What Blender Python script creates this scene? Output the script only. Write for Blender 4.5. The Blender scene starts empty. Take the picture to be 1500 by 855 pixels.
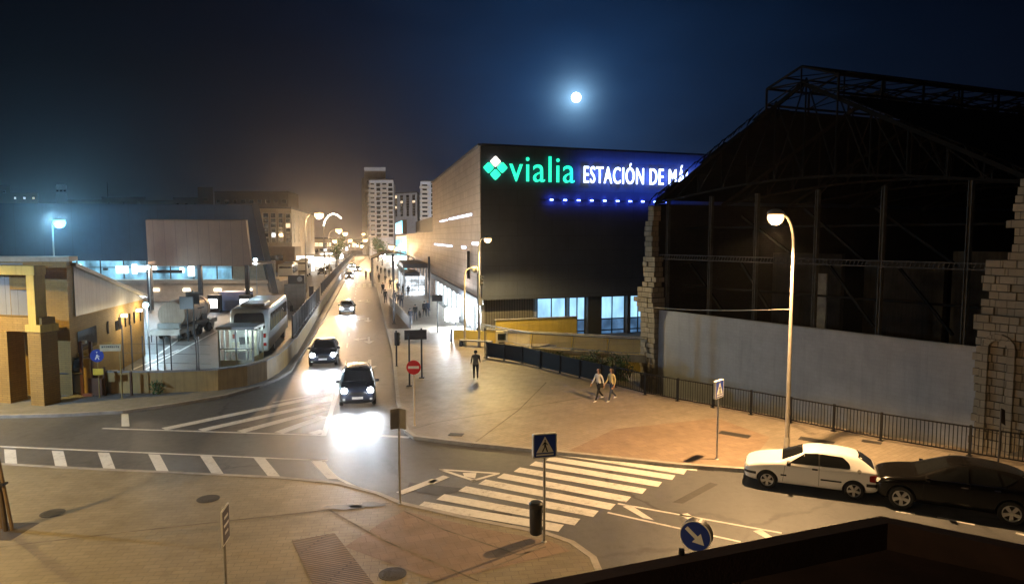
import bpy, bmesh, math, random
from mathutils import Vector, Matrix
from mathutils.bvhtree import BVHTree

RND = random.Random(11)
SC = bpy.context.scene
COL = SC.collection
CH = 8.3
TH = math.atan(.0805)
CT, ST = math.cos(TH), math.sin(TH)


# ------------------------------------------------------------------ survey helpers
def ray(px, py):
    x = (px - 750) / 1000.0
    y = -(py - 427.5) / 1000.0
    return Vector((x, CT + ST * y, -ST + CT * y))


def G(px, py, z=0.0):
    d = ray(px, py)
    t = (z - CH) / d.z
    return Vector((d.x * t, d.y * t, z))


def onY(px, py, Y):
    d = ray(px, py)
    t = Y / d.y
    return Vector((d.x * t, Y, CH + d.z * t))


SDIR = Vector((-.2105, .9776, 0))      # along the avenue
SNOR = Vector((.9776, .2105, 0))       # to the right of the avenue
WDIR = Vector((.944, .331, 0))         # along the station front


# ------------------------------------------------------------------ mesh builder
WM = {}


def link(o):
    COL.objects.link(o)
    return o


class MB:
    def __init__(s):
        s.v, s.f, s.m, s.k = [], [], [], 0

    def add(s, vs, fs):
        o = len(s.v)
        s.v += [Vector(v) for v in vs]
        for f in fs:
            s.f.append([i + o for i in f])
            s.m.append(s.k)
        return s

    def box(s, c, d, rz=0.0, M=None):
        c = Vector(c)
        x, y, z = d[0] / 2, d[1] / 2, d[2] / 2
        vs = [Vector((i, j, k)) for i in (-x, x) for j in (-y, y) for k in (-z, z)]
        if M is None:
            M = Matrix.Rotation(rz, 4, 'Z')
        vs = [c + M @ v for v in vs]
        return s.add(vs, [(0, 1, 3, 2), (4, 6, 7, 5), (0, 4, 5, 1), (2, 3, 7, 6), (0, 2, 6, 4), (1, 5, 7, 3)])

    def bar(s, a, b, w, h=None, up=(0, 0, 1)):
        """square bar from a to b"""
        a, b = Vector(a), Vector(b)
        h = h or w
        d = (b - a)
        if d.length < 1e-6:
            return s
        d = d.normalized()
        u = Vector(up)
        if abs(d.dot(u)) > .98:
            u = Vector((1, 0, 0))
        r = d.cross(u).normalized()
        u = r.cross(d).normalized()
        vs = []
        for p in (a, b):
            for i, j in ((-1, -1), (1, -1), (1, 1), (-1, 1)):
                vs.append(p + r * (i * w / 2) + u * (j * h / 2))
        return s.add(vs, [(0, 3, 2, 1), (4, 5, 6, 7), (0, 1, 5, 4), (1, 2, 6, 5), (2, 3, 7, 6), (3, 0, 4, 7)])

    def prism(s, poly, z0, z1):
        n = len(poly)
        vs = [Vector((p[0], p[1], z0)) for p in poly] + [Vector((p[0], p[1], z1)) for p in poly]
        fs = [list(range(n))[::-1], list(range(n, 2 * n))]
        fs += [(i, (i + 1) % n, n + (i + 1) % n, n + i) for i in range(n)]
        return s.add(vs, fs)

    def slab(s, pts, vec):
        """polygon in space, thickened by vec"""
        n = len(pts)
        vec = Vector(vec)
        vs = [Vector(p) for p in pts] + [Vector(p) + vec for p in pts]
        fs = [list(range(n))[::-1], list(range(n, 2 * n))]
        fs += [(i, (i + 1) % n, n + (i + 1) % n, n + i) for i in range(n)]
        return s.add(vs, fs)

    def sheet(s, pts):
        return s.add(pts, [list(range(len(pts)))])

    def tube(s, pts, r, n=10, caps=True):
        pts = [Vector(p) for p in pts]
        rs = r if isinstance(r, (list, tuple)) else [r] * len(pts)
        o = len(s.v)
        prev = None
        for i, p in enumerate(pts):
            a = pts[max(0, i - 1)]
            b = pts[min(len(pts) - 1, i + 1)]
            d = (b - a).normalized()
            if prev is None:
                u = Vector((0, 0, 1)) if abs(d.z) < .9 else Vector((1, 0, 0))
                u = d.cross(u).normalized()
            else:
                u = (prev - d * prev.dot(d)).normalized()
            prev = u
            w = d.cross(u)
            for k in range(n):
                t = 2 * math.pi * k / n
                s.v.append(p + (u * math.cos(t) + w * math.sin(t)) * rs[i])
        for i in range(len(pts) - 1):
            for k in range(n):
                a = o + i * n + k
                b = o + i * n + (k + 1) % n
                s.f.append([a, b, b + n, a + n])
                s.m.append(s.k)
        if caps:
            s.f.append([o + k for k in range(n)][::-1])
            s.m.append(s.k)
            e = o + (len(pts) - 1) * n
            s.f.append([e + k for k in range(n)])
            s.m.append(s.k)
        return s

    def lathe(s, prof, n=20, M=None, closed=False):
        o = len(s.v)
        M = M or Matrix.Identity(4)
        for r, z in prof:
            for k in range(n):
                t = 2 * math.pi * k / n
                s.v.append(M @ Vector((r * math.cos(t), r * math.sin(t), z)))
        for i in range(len(prof) - 1):
            for k in range(n):
                a = o + i * n + k
                b = o + i * n + (k + 1) % n
                s.f.append([a, b, b + n, a + n])
                s.m.append(s.k)
        if not closed:
            s.f.append([o + k for k in range(n)][::-1])
            s.m.append(s.k)
            e = o + (len(prof) - 1) * n
            s.f.append([e + k for k in range(n)])
            s.m.append(s.k)
        return s

    def build(s, name, mats, parent=None, w=False, smooth=False, bevel=0.0, seg=2):
        me = bpy.data.meshes.new(name)
        vs = s.v
        if w and parent is not None:
            inv = rootmat(parent).inverted()
            vs = [inv @ v for v in vs]
        me.from_pydata([tuple(v) for v in vs], [], s.f)
        if not isinstance(mats, (list, tuple)):
            mats = [mats]
        for m in mats:
            me.materials.append(m)
        for p, k in zip(me.polygons, s.m):
            p.material_index = k
        bm = bmesh.new()
        bm.from_mesh(me)
        bmesh.ops.recalc_face_normals(bm, faces=bm.faces)
        if bevel:
            es = [e for e in bm.edges if len(e.link_faces) == 2 and e.calc_face_angle(0) > .6]
            bmesh.ops.bevel(bm, geom=es, offset=bevel, segments=seg, profile=.5, affect='EDGES', clamp_overlap=True)
        bm.to_mesh(me)
        bm.free()
        if smooth:
            for p in me.polygons:
                p.use_smooth = True
            me.set_sharp_from_angle(angle=math.radians(38))
        o = link(bpy.data.objects.new(name, me))
        if parent is not None:
            o.parent = parent
        return o


def each(b, name, mats, parent, **kw):
    """one object per separate piece of the builder"""
    par = list(range(len(b.v)))

    def find(i):
        while par[i] != i:
            par[i] = par[par[i]]
            i = par[i]
        return i
    for f in b.f:
        for i in f[1:]:
            par[find(i)] = find(f[0])
    grp = {}
    for f, k in zip(b.f, b.m):
        grp.setdefault(find(f[0]), []).append((f, k))
    out = []
    for fs in grp.values():
        n = MB()
        ix = {}
        for f, k in fs:
            for i in f:
                if i not in ix:
                    ix[i] = len(n.v)
                    n.v.append(b.v[i])
            n.f.append([ix[i] for i in f])
            n.m.append(k)
        out.append(n.build(name, mats, parent, **kw))
    return out


def rootmat(o):
    while o.parent is not None:
        o = o.parent
    return Matrix.Translation(o.location) @ o.rotation_euler.to_matrix().to_4x4() @ Matrix.Diagonal((*o.scale, 1))


def tag(o, label=None, cat=None, group=None, kind=None):
    if label:
        o['label'] = label
    if cat:
        o['category'] = cat
    if group:
        o['group'] = group
    if kind:
        o['kind'] = kind
    return o


def thing(name, label, cat, loc=(0, 0, 0), rz=0.0, group=None):
    o = link(bpy.data.objects.new(name, None))
    o.empty_display_size = .2
    o.location = loc
    o.rotation_euler = (0, 0, rz)
    return tag(o, label, cat, group)


def kids(o):
    return [c for c in bpy.data.objects if c.parent == o]


def dup(root, loc, rz=None, label=None, group=None, sc=None):
    tree = {}
    for c in bpy.data.objects:
        if c.parent is not None:
            tree.setdefault(c.parent.name, []).append(c)

    def rec(o, par):
        c = link(o.copy())
        if par is not None:
            c.parent = par
        for ch in tree.get(o.name, []):
            rec(ch, c)
        return c
    r = rec(root, None)
    r.location = loc
    if rz is not None:
        r.rotation_euler = (0, 0, rz)
    if sc:
        r.scale = (sc, sc, sc)
    if label:
        r['label'] = label
    if group:
        r['group'] = group
    return r


def sharp_round(poly, r, n=4):
    out = []
    m = len(poly)
    for i in range(m):
        a, b, c = Vector(poly[i - 1]).to_2d(), Vector(poly[i]).to_2d(), Vector(poly[(i + 1) % m]).to_2d()
        la, lc = (a - b).length, (c - b).length
        p = b + (a - b) * min(.45, r / la)
        q = b + (c - b) * min(.45, r / lc)
        for k in range(n + 1):
            t = k / n
            out.append(p * (1 - t) ** 2 + b * 2 * t * (1 - t) + q * t * t)
    return out


# ------------------------------------------------------------------ materials
def nodes(name):
    m = bpy.data.materials.new(name)
    m.use_nodes = True
    nt = m.node_tree
    b = nt.nodes['Principled BSDF']
    return m, nt, b


def nd(nt, t, **kw):
    n = nt.nodes.new(t)
    for k, v in kw.items():
        if k.startswith('_'):
            setattr(n, k[1:], v)
        else:
            n.inputs[k.replace('~', ' ')].default_value = v
    return n


def mixc(nt, fac, a, b, mode='MIX'):
    n = nt.nodes.new('ShaderNodeMix')
    n.data_type = 'RGBA'
    n.blend_type = mode
    for s, v in ((0, fac), (6, a), (7, b)):
        if isinstance(v, bpy.types.NodeSocket):
            nt.links.new(v, n.inputs[s])
        elif s == 0:
            n.inputs[0].default_value = v
        else:
            n.inputs[s].default_value = (*v[:3], 1)
    return n.outputs[2]


def mth(nt, op, a, b=None, clamp=False):
    n = nt.nodes.new('ShaderNodeMath')
    n.operation = op
    n.use_clamp = clamp
    for i, v in enumerate((a, b)):
        if v is None:
            continue
        if isinstance(v, bpy.types.NodeSocket):
            nt.links.new(v, n.inputs[i])
        else:
            n.inputs[i].default_value = v
    return n.outputs[0]


def coords(nt, space='obj', rot=0.0, wall=False, scale=(1, 1, 1)):
    if space == 'world':
        out = nt.nodes.new('ShaderNodeNewGeometry').outputs['Position']
    else:
        out = nt.nodes.new('ShaderNodeTexCoord').outputs['Object']
    if wall:
        sx = nt.nodes.new('ShaderNodeSeparateXYZ')
        nt.links.new(out, sx.inputs[0])
        cx = nt.nodes.new('ShaderNodeCombineXYZ')
        nt.links.new(mth(nt, 'ADD', sx.outputs[0], sx.outputs[1]), cx.inputs[0])
        nt.links.new(sx.outputs[2], cx.inputs[1])
        out = cx.outputs[0]
    mp = nt.nodes.new('ShaderNodeMapping')
    mp.inputs['Rotation'].default_value = (0, 0, rot)
    mp.inputs['Scale'].default_value = scale
    nt.links.new(out, mp.inputs[0])
    return mp.outputs[0]


def noise(nt, vec, scale, detail=4, rough=.6):
    n = nd(nt, 'ShaderNodeTexNoise', Scale=scale, Detail=detail, Roughness=rough)
    nt.links.new(vec, n.inputs['Vector'])
    return n.outputs['Fac']


def ramp(nt, fac, stops):
    n = nt.nodes.new('ShaderNodeValToRGB')
    e = n.color_ramp.elements
    while len(e) < len(stops):
        e.new(.5)
    for q, (p, c) in zip(e, stops):
        q.position = p
        q.color = (*c, 1) if len(c) == 3 else c
    nt.links.new(fac, n.inputs[0])
    return n.outputs[0]


def bumpn(nt, b, h, strength=.3, dist=.02):
    n = nd(nt, 'ShaderNodeBump', Strength=strength, Distance=dist)
    nt.links.new(h, n.inputs['Height'])
    nt.links.new(n.outputs[0], b.inputs['Normal'])


MATS = {}


def mat(name, col, rough=.6, var=.18, scale=3.0, metal=0.0, bump=0.0, bscale=30.0, coat=0.0, spec=.5, streak=0.0):
    if name in MATS:
        return MATS[name]
    m, nt, b = nodes(name)
    v = coords(nt)
    f = noise(nt, v, scale, 5, .62)
    lo = [c * (1 - var) for c in col]
    hi = [min(1, c * (1 + var)) for c in col]
    c = ramp(nt, f, [(.3, lo), (.7, hi)])
    if streak:
        v2 = coords(nt, scale=(3, 3, .18))
        s = noise(nt, v2, 2.2, 4, .6)
        c = mixc(nt, ramp(nt, s, [(.45, (0, 0, 0)), (.75, (streak, streak, streak))]), c, [q * .35 for q in col])
    nt.links.new(c, b.inputs['Base Color'])
    rr = mth(nt, 'ADD', mth(nt, 'MULTIPLY', f, .25), rough - .12)
    nt.links.new(rr, b.inputs['Roughness'])
    b.inputs['Metallic'].default_value = metal
    b.inputs['Specular IOR Level'].default_value = spec
    if coat:
        b.inputs['Coat Weight'].default_value = coat
        b.inputs['Coat Roughness'].default_value = .05
    if bump:
        bumpn(nt, b, noise(nt, v, bscale, 3), bump, .02)
    MATS[name] = m
    return m


def emit(name, col, strength, base=(.8, .8, .8)):
    if name in MATS:
        return MATS[name]
    m, nt, b = nodes(name)
    b.inputs['Base Color'].default_value = (*base, 1)
    b.inputs['Emission Color'].default_value = (*col, 1)
    b.inputs['Emission Strength'].default_value = strength
    MATS[name] = m
    return m


def litglass(name, col, strength, scale=1.5, lo=.25, cell=(1, 1, 1)):
    """window of a lit room: uneven interior light seen through the pane"""
    if name in MATS:
        return MATS[name]
    m, nt, b = nodes(name)
    v = coords(nt, scale=cell)
    f = noise(nt, v, scale, 3, .5)
    s = ramp(nt, f, [(.35, (lo, lo, lo)), (.62, (1, 1, 1))])
    b.inputs['Base Color'].default_value = (.05, .06, .07, 1)
    b.inputs['Roughness'].default_value = .1
    c = mixc(nt, 1.0, s, col, 'MULTIPLY')
    nt.links.new(c, b.inputs['Emission Color'])
    b.inputs['Emission Strength'].default_value = strength
    MATS[name] = m
    return m


def asphalt(name, col=(.052, .052, .054), rough=.5, rot=0.0, sheen=.5):
    m, nt, b = nodes(name)
    v = coords(nt, 'world', rot)
    big = noise(nt, v, .16, 5, .65)
    v2 = coords(nt, 'world', rot, scale=(1, .12, 1))
    trk = noise(nt, v2, .9, 4, .6)
    fine = noise(nt, v, 55, 2, .7)
    med = noise(nt, v, 3.0, 5, .7)
    c = ramp(nt, big, [(.3, [q * .72 for q in col]), (.5, col), (.72, [q * 1.3 for q in col])])
    c = mixc(nt, .55, c, ramp(nt, trk, [(.3, [q * .7 for q in col]), (.7, [q * 1.35 for q in col])]))
    c = mixc(nt, ramp(nt, med, [(.55, (0, 0, 0)), (.75, (.5, .5, .5))]), c, [q * .6 for q in col])
    c = mixc(nt, .3, c, ramp(nt, fine, [(.35, [q * .4 for q in col]), (.7, [q * 2.1 for q in col])]))
    vd = nt.nodes.new('ShaderNodeVectorMath')
    vd.operation = 'ADD'
    nt.links.new(v, vd.inputs[0])
    dn = nd(nt, 'ShaderNodeTexNoise', Scale=.9, Detail=4)
    nt.links.new(v, dn.inputs['Vector'])
    nt.links.new(dn.outputs['Color'], vd.inputs[1])
    vo = nd(nt, 'ShaderNodeTexVoronoi', _feature='DISTANCE_TO_EDGE', Scale=.22)
    nt.links.new(vd.outputs[0], vo.inputs['Vector'])
    ck = ramp(nt, vo.outputs['Distance'], [(.0, (.8, .8, .8)), (.012, (.5, .5, .5)), (.022, (0, 0, 0))])
    c = mixc(nt, mixc(nt, 1.0, ck, ramp(nt, big, [(.42, (0, 0, 0)), (.6, (1, 1, 1))]), 'MULTIPLY'), c, [q * .35 for q in col])
    nt.links.new(c, b.inputs['Base Color'])
    r = mth(nt, 'ADD', mth(nt, 'MULTIPLY', med, .26), mth(nt, 'ADD', mth(nt, 'MULTIPLY', trk, .2), rough - .23))
    nt.links.new(r, b.inputs['Roughness'])
    b.inputs['Specular IOR Level'].default_value = sheen
    bumpn(nt, b, fine, .35, .012)
    MATS[name] = m
    return m


def paving(name, col, rot=0.0, bw=.6, bh=.4, rough=.5, joint=.66, var=.2, mort=.012, spec=.5):
    m, nt, b = nodes(name)
    v = coords(nt, 'world', rot)
    br = nd(nt, 'ShaderNodeTexBrick', Scale=1.0)
    br.inputs['Mortar Size'].default_value = mort
    br.inputs['Mortar Smooth'].default_value = .3
    br.inputs['Brick Width'].default_value = bw
    br.inputs['Row Height'].default_value = bh
    br.inputs['Color1'].default_value = (*[q * (1 + var * .5) for q in col], 1)
    br.inputs['Color2'].default_value = (*[q * (1 - var * .5) for q in col], 1)
    br.inputs['Mortar'].default_value = (*[q * joint for q in col], 1)
    nt.links.new(v, br.inputs['Vector'])
    big = noise(nt, v, .22, 5, .7)
    med = noise(nt, v, 1.7, 5, .7)
    st = noise(nt, v, 7, 3, .7)
    c = mixc(nt, ramp(nt, big, [(.36, (.55, .55, .55)), (.55, (0, 0, 0))]), br.outputs['Color'], [q * .55 for q in col])
    c = mixc(nt, ramp(nt, med, [(.52, (0, 0, 0)), (.72, (.5, .5, .5))]), c, [q * .6 for q in col])
    c = mixc(nt, ramp(nt, st, [(.66, (0, 0, 0)), (.76, (.55, .55, .55))]), c, [q * .4 for q in col])
    nt.links.new(c, b.inputs['Base Color'])
    r = mth(nt, 'ADD', mth(nt, 'MULTIPLY', med, .35), rough - .17)
    nt.links.new(r, b.inputs['Roughness'])
    b.inputs['Specular IOR Level'].default_value = spec
    h = mth(nt, 'ADD', mth(nt, 'MULTIPLY', br.outputs['Fac'], -1.0), mth(nt, 'MULTIPLY', st, .5))
    bumpn(nt, b, h, .35, .008)
    MATS[name] = m
    return m


def masonry(name, c1, c2, cm, bw=.6, bh=.3, rough=.8, mort=.015, offset=.5, bump=.5, var=.35, wallspace=True, gloss=.3):
    if name in MATS:
        return MATS[name]
    m, nt, b = nodes(name)
    v = coords(nt, wall=wallspace)
    br = nd(nt, 'ShaderNodeTexBrick', Scale=1.0)
    br.offset = offset
    br.inputs['Mortar Size'].default_value = mort
    br.inputs['Brick Width'].default_value = bw
    br.inputs['Row Height'].default_value = bh
    br.inputs['Color1'].default_value = (*c1, 1)
    br.inputs['Color2'].default_value = (*c2, 1)
    br.inputs['Mortar'].default_value = (*cm, 1)
    nt.links.new(v, br.inputs['Vector'])
    vo = coords(nt)
    n1 = noise(nt, vo, .5, 5, .7)
    vs = coords(nt, scale=(2, 2, .15))
    n2 = noise(nt, vs, 1.6, 4, .65)
    c = mixc(nt, ramp(nt, n1, [(.4, (var, var, var)), (.62, (0, 0, 0))]), br.outputs['Color'], [q * .5 for q in c1])
    c = mixc(nt, ramp(nt, n2, [(.5, (0, 0, 0)), (.78, (var, var, var))]), c, [q * .45 for q in c1])
    nt.links.new(c, b.inputs['Base Color'])
    b.inputs['Roughness'].default_value = rough
    b.inputs['Specular IOR Level'].default_value = gloss
    h = mth(nt, 'ADD', mth(nt, 'MULTIPLY', br.outputs['Fac'], -1.0), mth(nt, 'MULTIPLY', noise(nt, vo, 14, 4), .6))
    bumpn(nt, b, h, bump, .015)
    MATS[name] = m
    return m


def paint(name='road_paint', col=(.62, .61, .58)):
    m, nt, b = nodes(name)
    v = coords(nt, 'world')
    f = noise(nt, v, 6, 5, .75)
    g = noise(nt, v, .8, 4, .6)
    w = ramp(nt, mth(nt, 'ADD', mth(nt, 'MULTIPLY', f, .6), mth(nt, 'MULTIPLY', g, .4)), [(.33, (.75, .75, .75)), (.45, (.15, .15, .15)), (.57, (0, 0, 0))])
    c = mixc(nt, w, col, (.08, .078, .075))
    nt.links.new(c, b.inputs['Base Color'])
    b.inputs['Roughness'].default_value = .55
    MATS[name] = m
    return m


M_ROAD = asphalt('road_asphalt', (.082, .083, .086), .5, math.radians(-12))
M_YARD = asphalt('yard_asphalt', (.085, .082, .078), .5, math.radians(-12))
M_GROUND = asphalt('ground_surface', (.06, .058, .055), .75)
M_PAVE_R = paving('pavement_slabs', (.27, .225, .17), math.radians(-38), .4, .2, .5)
M_PAVE_N = paving('plaza_slabs', (.24, .205, .14), math.radians(-8), .4, .2, .48)
M_PAVE_L = paving('corner_slabs', (.2, .195, .18), math.radians(10), .4, .4, .6)
M_RED = paving('red_tactile_slabs', (.23, .165, .115), math.radians(-20), .4, .4, .55, .7)
M_RIB = paving('ribbed_tactile_slabs', (.22, .155, .09), math.radians(18), 3.0, .09, .6, .35, mort=.03)
M_KERB = mat('kerb_granite', (.3, .28, .25), .6, .25, 2.5, bump=.3)
M_KERBY = mat('kerb_yellow', (.5, .34, .05), .6, .35, 2.0)
M_PAINT = paint()
M_CONC = mat('concrete', (.3, .29, .27), .8, .25, 1.2, bump=.3, streak=.5)
M_CONCY = mat('rendered_wall', (.36, .24, .085), .75, .22, .9, bump=.15, streak=.4)
M_STEEL_D = mat('dark_steel', (.025, .026, .03), .45, .3, 5)
M_STEEL_G = mat('galvanised_steel', (.34, .34, .33), .45, .2, 4, metal=.5)
M_POLE = mat('lamp_post_paint', (.3, .28, .24), .5, .15, 3, streak=.3)
M_BLACK = mat('black_plastic', (.012, .012, .013), .45, .2, 4)
M_WHITEP = mat('white_enamel', (.75, .75, .72), .4, .08, 3)
M_BLUES = mat('sign_blue', (.01, .04, .3), .35, .1, 3)
M_REDS = mat('sign_red', (.55, .012, .015), .35, .1, 3)
M_GLASSD = mat('dark_glass', (.012, .014, .017), .08, .1, 2, spec=.7)
M_CARGL = mat('car_glass', (.01, .011, .012), .09, .1, 2, spec=.6)
M_RUBBER = mat('tyre_rubber', (.015, .015, .015), .8, .2, 10)
M_ALLOY = mat('alloy_rim', (.5, .5, .5), .35, .1, 5, metal=.7)
M_IRON = mat('cast_iron', (.035, .032, .03), .6, .3, 8, bump=.5, bscale=25)
M_CHROME = mat('chrome', (.7, .7, .7), .15, .05, 3, metal=1)
M_LENS_W = emit('headlight_lens', (.9, .95, 1.0), 60)
M_LENS_O = mat('clear_lens', (.5, .5, .48), .1, .1, 4, spec=.8)
M_TAIL = mat('tail_lens', (.25, .008, .008), .2, .2, 4)
WARM = (1.0, .6, .26)
WARM2 = (1.0, .66, .34)
M_BOWL = emit('lamp_bowl_warm', (1.0, .62, .27), 3.2)
M_BOWL_F = emit('lamp_bowl_street', (1.0, .62, .28), 3.4)
M_BOWL_B = emit('lamp_bowl_blue', (.18, .78, 1.0), 2.4)
M_BOWL_W = emit('lamp_bowl_white', (.55, .88, 1.0), 3)

# ------------------------------------------------------------------ camera, world, moon
cam = bpy.data.cameras.new('camera')
cam.sensor_width = 36
cam.lens = 24
cam.clip_end = 12000
cam.clip_start = .1
co = link(bpy.data.objects.new('camera', cam))
co.location = (0, 0, CH)
co.rotation_euler = (math.pi / 2 - TH, 0, 0)
SC.camera = co

MOON = ray(844, 143).normalized()
wd = bpy.data.worlds.new('World')
SC.world = wd
wd.use_nodes = True
nt = wd.node_tree
bg = nt.nodes['Background']
tc = nt.nodes.new('ShaderNodeTexCoord').outputs['Generated']
sx = nt.nodes.new('ShaderNodeSeparateXYZ')
nt.links.new(tc, sx.inputs[0])
vm = nt.nodes.new('ShaderNodeVectorMath')
vm.operation = 'DOT_PRODUCT'
nt.links.new(tc, vm.inputs[0])
vm.inputs[1].default_value = MOON
ang = mth(nt, 'ARCCOSINE', mth(nt, 'MINIMUM', vm.outputs['Value'], .999999))


def expo(k, a):
    return mth(nt, 'MULTIPLY', mth(nt, 'EXPONENT', mth(nt, 'MULTIPLY', ang, -1.0 / math.radians(k))), a)


base = ramp(nt, sx.outputs[2], [(0.0, (.0035, .0042, .007)), (.12, (.0018, .0027, .0058)), (.34, (.0004, .0008, .0026)), (1.0, (.0005, .0008, .002))])
h1 = mixc(nt, 1.0, (.05, .24, .72), expo(6.5, .2), 'MULTIPLY')
h2 = mixc(nt, 1.0, (.05, .24, .8), expo(14, .022), 'MULTIPLY')
h3 = mixc(nt, 1.0, (.35, .68, 1.0), expo(.85, 1.5), 'MULTIPLY')
col = mixc(nt, 1.0, base, h1, 'ADD')
col = mixc(nt, 1.0, col, h2, 'ADD')
col = mixc(nt, 1.0, col, h3, 'ADD')
cl = nd(nt, 'ShaderNodeTexNoise', Scale=3.2, Detail=6, Roughness=.6)
mpc = nt.nodes.new('ShaderNodeMapping')
mpc.inputs['Scale'].default_value = (1, 1, 2.6)
nt.links.new(tc, mpc.inputs[0])
nt.links.new(mpc.outputs[0], cl.inputs['Vector'])
col = mixc(nt, 1.0, col, ramp(nt, cl.outputs['Fac'], [(.3, (.68, .68, .7)), (.7, (1.2, 1.18, 1.15))]), 'MULTIPLY')
nt.links.new(col, bg.inputs['Color'])
bg.inputs['Strength'].default_value = 1.0

mo = MB()
rm = 4500 * math.tan(math.radians(.40))
mo.lathe([(rm * math.sin(math.pi * i / 16) + .01, -rm * math.cos(math.pi * i / 16)) for i in range(17)], 32)
mo = mo.build('moon', emit('moonlight_surface', (.9, .96, 1.0), 6), smooth=True)
mo.location = Vector((0, 0, CH)) + MOON * 4500
tag(mo, 'full white moon glowing in the dark blue night sky above the station', 'moon')

sl = bpy.data.lights.new('moonlight', 'SUN')
sl.energy = .02
sl.angle = math.radians(.5)
sl.color = (.6, .75, 1)
so = link(bpy.data.objects.new('moonlight', sl))
so.rotation_euler = (-MOON).to_track_quat('-Z', 'Y').to_euler()


def lamp(kind, loc, power, color, radius=.12, aim=None, cone=None, blend=.6, name='lamp_light', parent=None, size=None):
    l = bpy.data.lights.new(name, kind)
    l.energy = power
    l.color = color
    if kind == 'AREA':
        l.shape = 'RECTANGLE'
        l.size, l.size_y = size
    else:
        l.shadow_soft_size = radius
    if kind == 'SPOT':
        l.spot_size = cone
        l.spot_blend = blend
    o = link(bpy.data.objects.new(name, l))
    o.location = loc
    if aim is not None:
        o.rotation_euler = Vector(aim).to_track_quat('-Z', 'Y').to_euler()
    return o


# ------------------------------------------------------------------ ground, roads, pavements
HOLE = [(7.3, 35.9), (18.6, 25.4), (22.6, 27.6), (13.5, 42.5), (17.5, 59.3), (4.5, 55.2), (3.2, 51.6), (8.0, 49.0), (6.6, 40.5)]
bm = bmesh.new()
S = 2500
outer = [bm.verts.new((x, y, -.012)) for x, y in ((-S, -150), (S, -150), (S, S), (-S, S))]
inner = [bm.verts.new((x, y, -.012)) for x, y in HOLE]
es = [bm.edges.new((l[i], l[(i + 1) % len(l)])) for l in (outer, inner) for i in range(len(l))]
bmesh.ops.triangle_fill(bm, use_beauty=True, use_dissolve=False, edges=es)
bmesh.ops.recalc_face_normals(bm, faces=bm.faces)
if bm.faces[:][0].normal.z < 0:
    bmesh.ops.reverse_faces(bm, faces=bm.faces)
me = bpy.data.meshes.new('ground')
bm.to_mesh(me)
bm.free()
me.materials.append(M_GROUND)
tag(link(bpy.data.objects.new('ground', me)), kind='structure')

b = MB()
for i in range(len(HOLE)):
    p, q = HOLE[i], HOLE[(i + 1) % len(HOLE)]
    b.sheet([(p[0], p[1], -2.3), (q[0], q[1], -2.3), (q[0], q[1], -.012), (p[0], p[1], -.012)])
b.sheet([(x, y, -2.3) for x, y in HOLE])
tag(b.build('ramp_cutting', M_CONC), kind='structure')

b = MB()
b.prism([(-46, 25.0), (-46, 29.5), G(0, 606).to_2d(), G(330, 578).to_2d(), G(420, 545).to_2d(), (-75, 330), (-60, 335), (-5, 50), (0, 30), (30, 17), (30, 5), (0, 8), (0, 20), (-5, 21), (-20, 22)][::-1], -.008, -.004)
tag(b.build('road', M_ROAD), kind='structure')

b = MB()
b.prism([(-75, 37), (-22.5, 36.2), (-15.2, 37.9), (-15.0, 45), (-40, 163), (-55, 165), (-80, 90)][::-1], -.008, -.003)
tag(b.build('bus_yard', M_YARD), kind='structure')


def street(u, lat, z=0.0):
    """point u metres along the right kerb from its corner, lat metres to the right of it"""
    o = Vector((-8.4, 47.6, 0))
    p = o + SDIR * u + SNOR * lat
    p.z = z
    return p


kerb_r = [street(285, 0), street(150, 0), street(60, 0), street(0, 0), G(581, 588), G(589, 620), G(594, 634), G(606, 643), G(690, 653), G(830, 667),
          G(1000, 685), G(1100, 692), Vector((13.2, 21.9, 0)), Vector((18, 20.0, 0)), Vector((30, 15.4, 0))]
back_r = [(30, 19), (18.9, 24.9), (15.2, 27.8), (7.2, 35.6), (-1.5, 46.7), (2.6, 51.4), (4.3, 55.4), (-2.6, 53.9)]
back_r += [(-2.6 + SDIR.x * u, 53.9 + SDIR.y * u) for u in (40, 100, 280)]
b = MB()
b.prism([p.to_2d() for p in kerb_r] + [Vector(p) for p in back_r], -.02, .125)
tag(b.build('pavement', M_PAVE_R), kind='structure')

kerb_n = [Vector((-46, 25.3, 0)), G(0, 683), G(130, 690), G(410, 703), G(500, 712), G(556, 727), G(590, 741), G(700, 766), G(800, 785), G(840, 799), G(872, 822), G(884, 850), Vector((2.0, 11, 0))]
b = MB()
b.prism([p.to_2d() for p in kerb_n] + [Vector((2, -5)), Vector((-46, -5))], -.02, .125)
tag(b.build('plaza', M_PAVE_N), kind='structure')

kerb_l = [Vector((-46, 29.3, 0)), G(0, 612), G(90, 610), G(180, 605), G(260, 594), G(330, 582), G(380, 568), G(408, 556), G(426, 545), G(440, 524), G(473, 470), G(507, 408), Vector((-62, 290, 0))]
back_l = [(-66, 290), (-36.4, 143.4), (-21.8, 76.7), (-15.5, 47.6), (-14.5, 41.5), (-15.2, 37.9), (-18.5, 36.0), (-46, 36.0)]
b = MB()
b.prism([p.to_2d() for p in kerb_l] + [Vector(p) for p in back_l], -.02, .125)
tag(b.build('corner_pavement', M_PAVE_L), kind='structure')


def kerb(pts, name, m, w=.16, side=1):
    b = MB()
    n = len(pts)
    L, Rr = [], []
    for i, p in enumerate(pts):
        d = (pts[min(n - 1, i + 1)] - pts[max(0, i - 1)]).normalized()
        nr = Vector((-d.y, d.x, 0)) * side
        L.append(p + nr * .03)
        Rr.append(p - nr * w)
    for i in range(n - 1):
        b.slab([(*L[i].to_2d(), -.02), (*L[i + 1].to_2d(), -.02), (*Rr[i + 1].to_2d(), -.02), (*Rr[i].to_2d(), -.02)], (0, 0, .155))
    tag(b.build(name, m), kind='structure')


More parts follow.
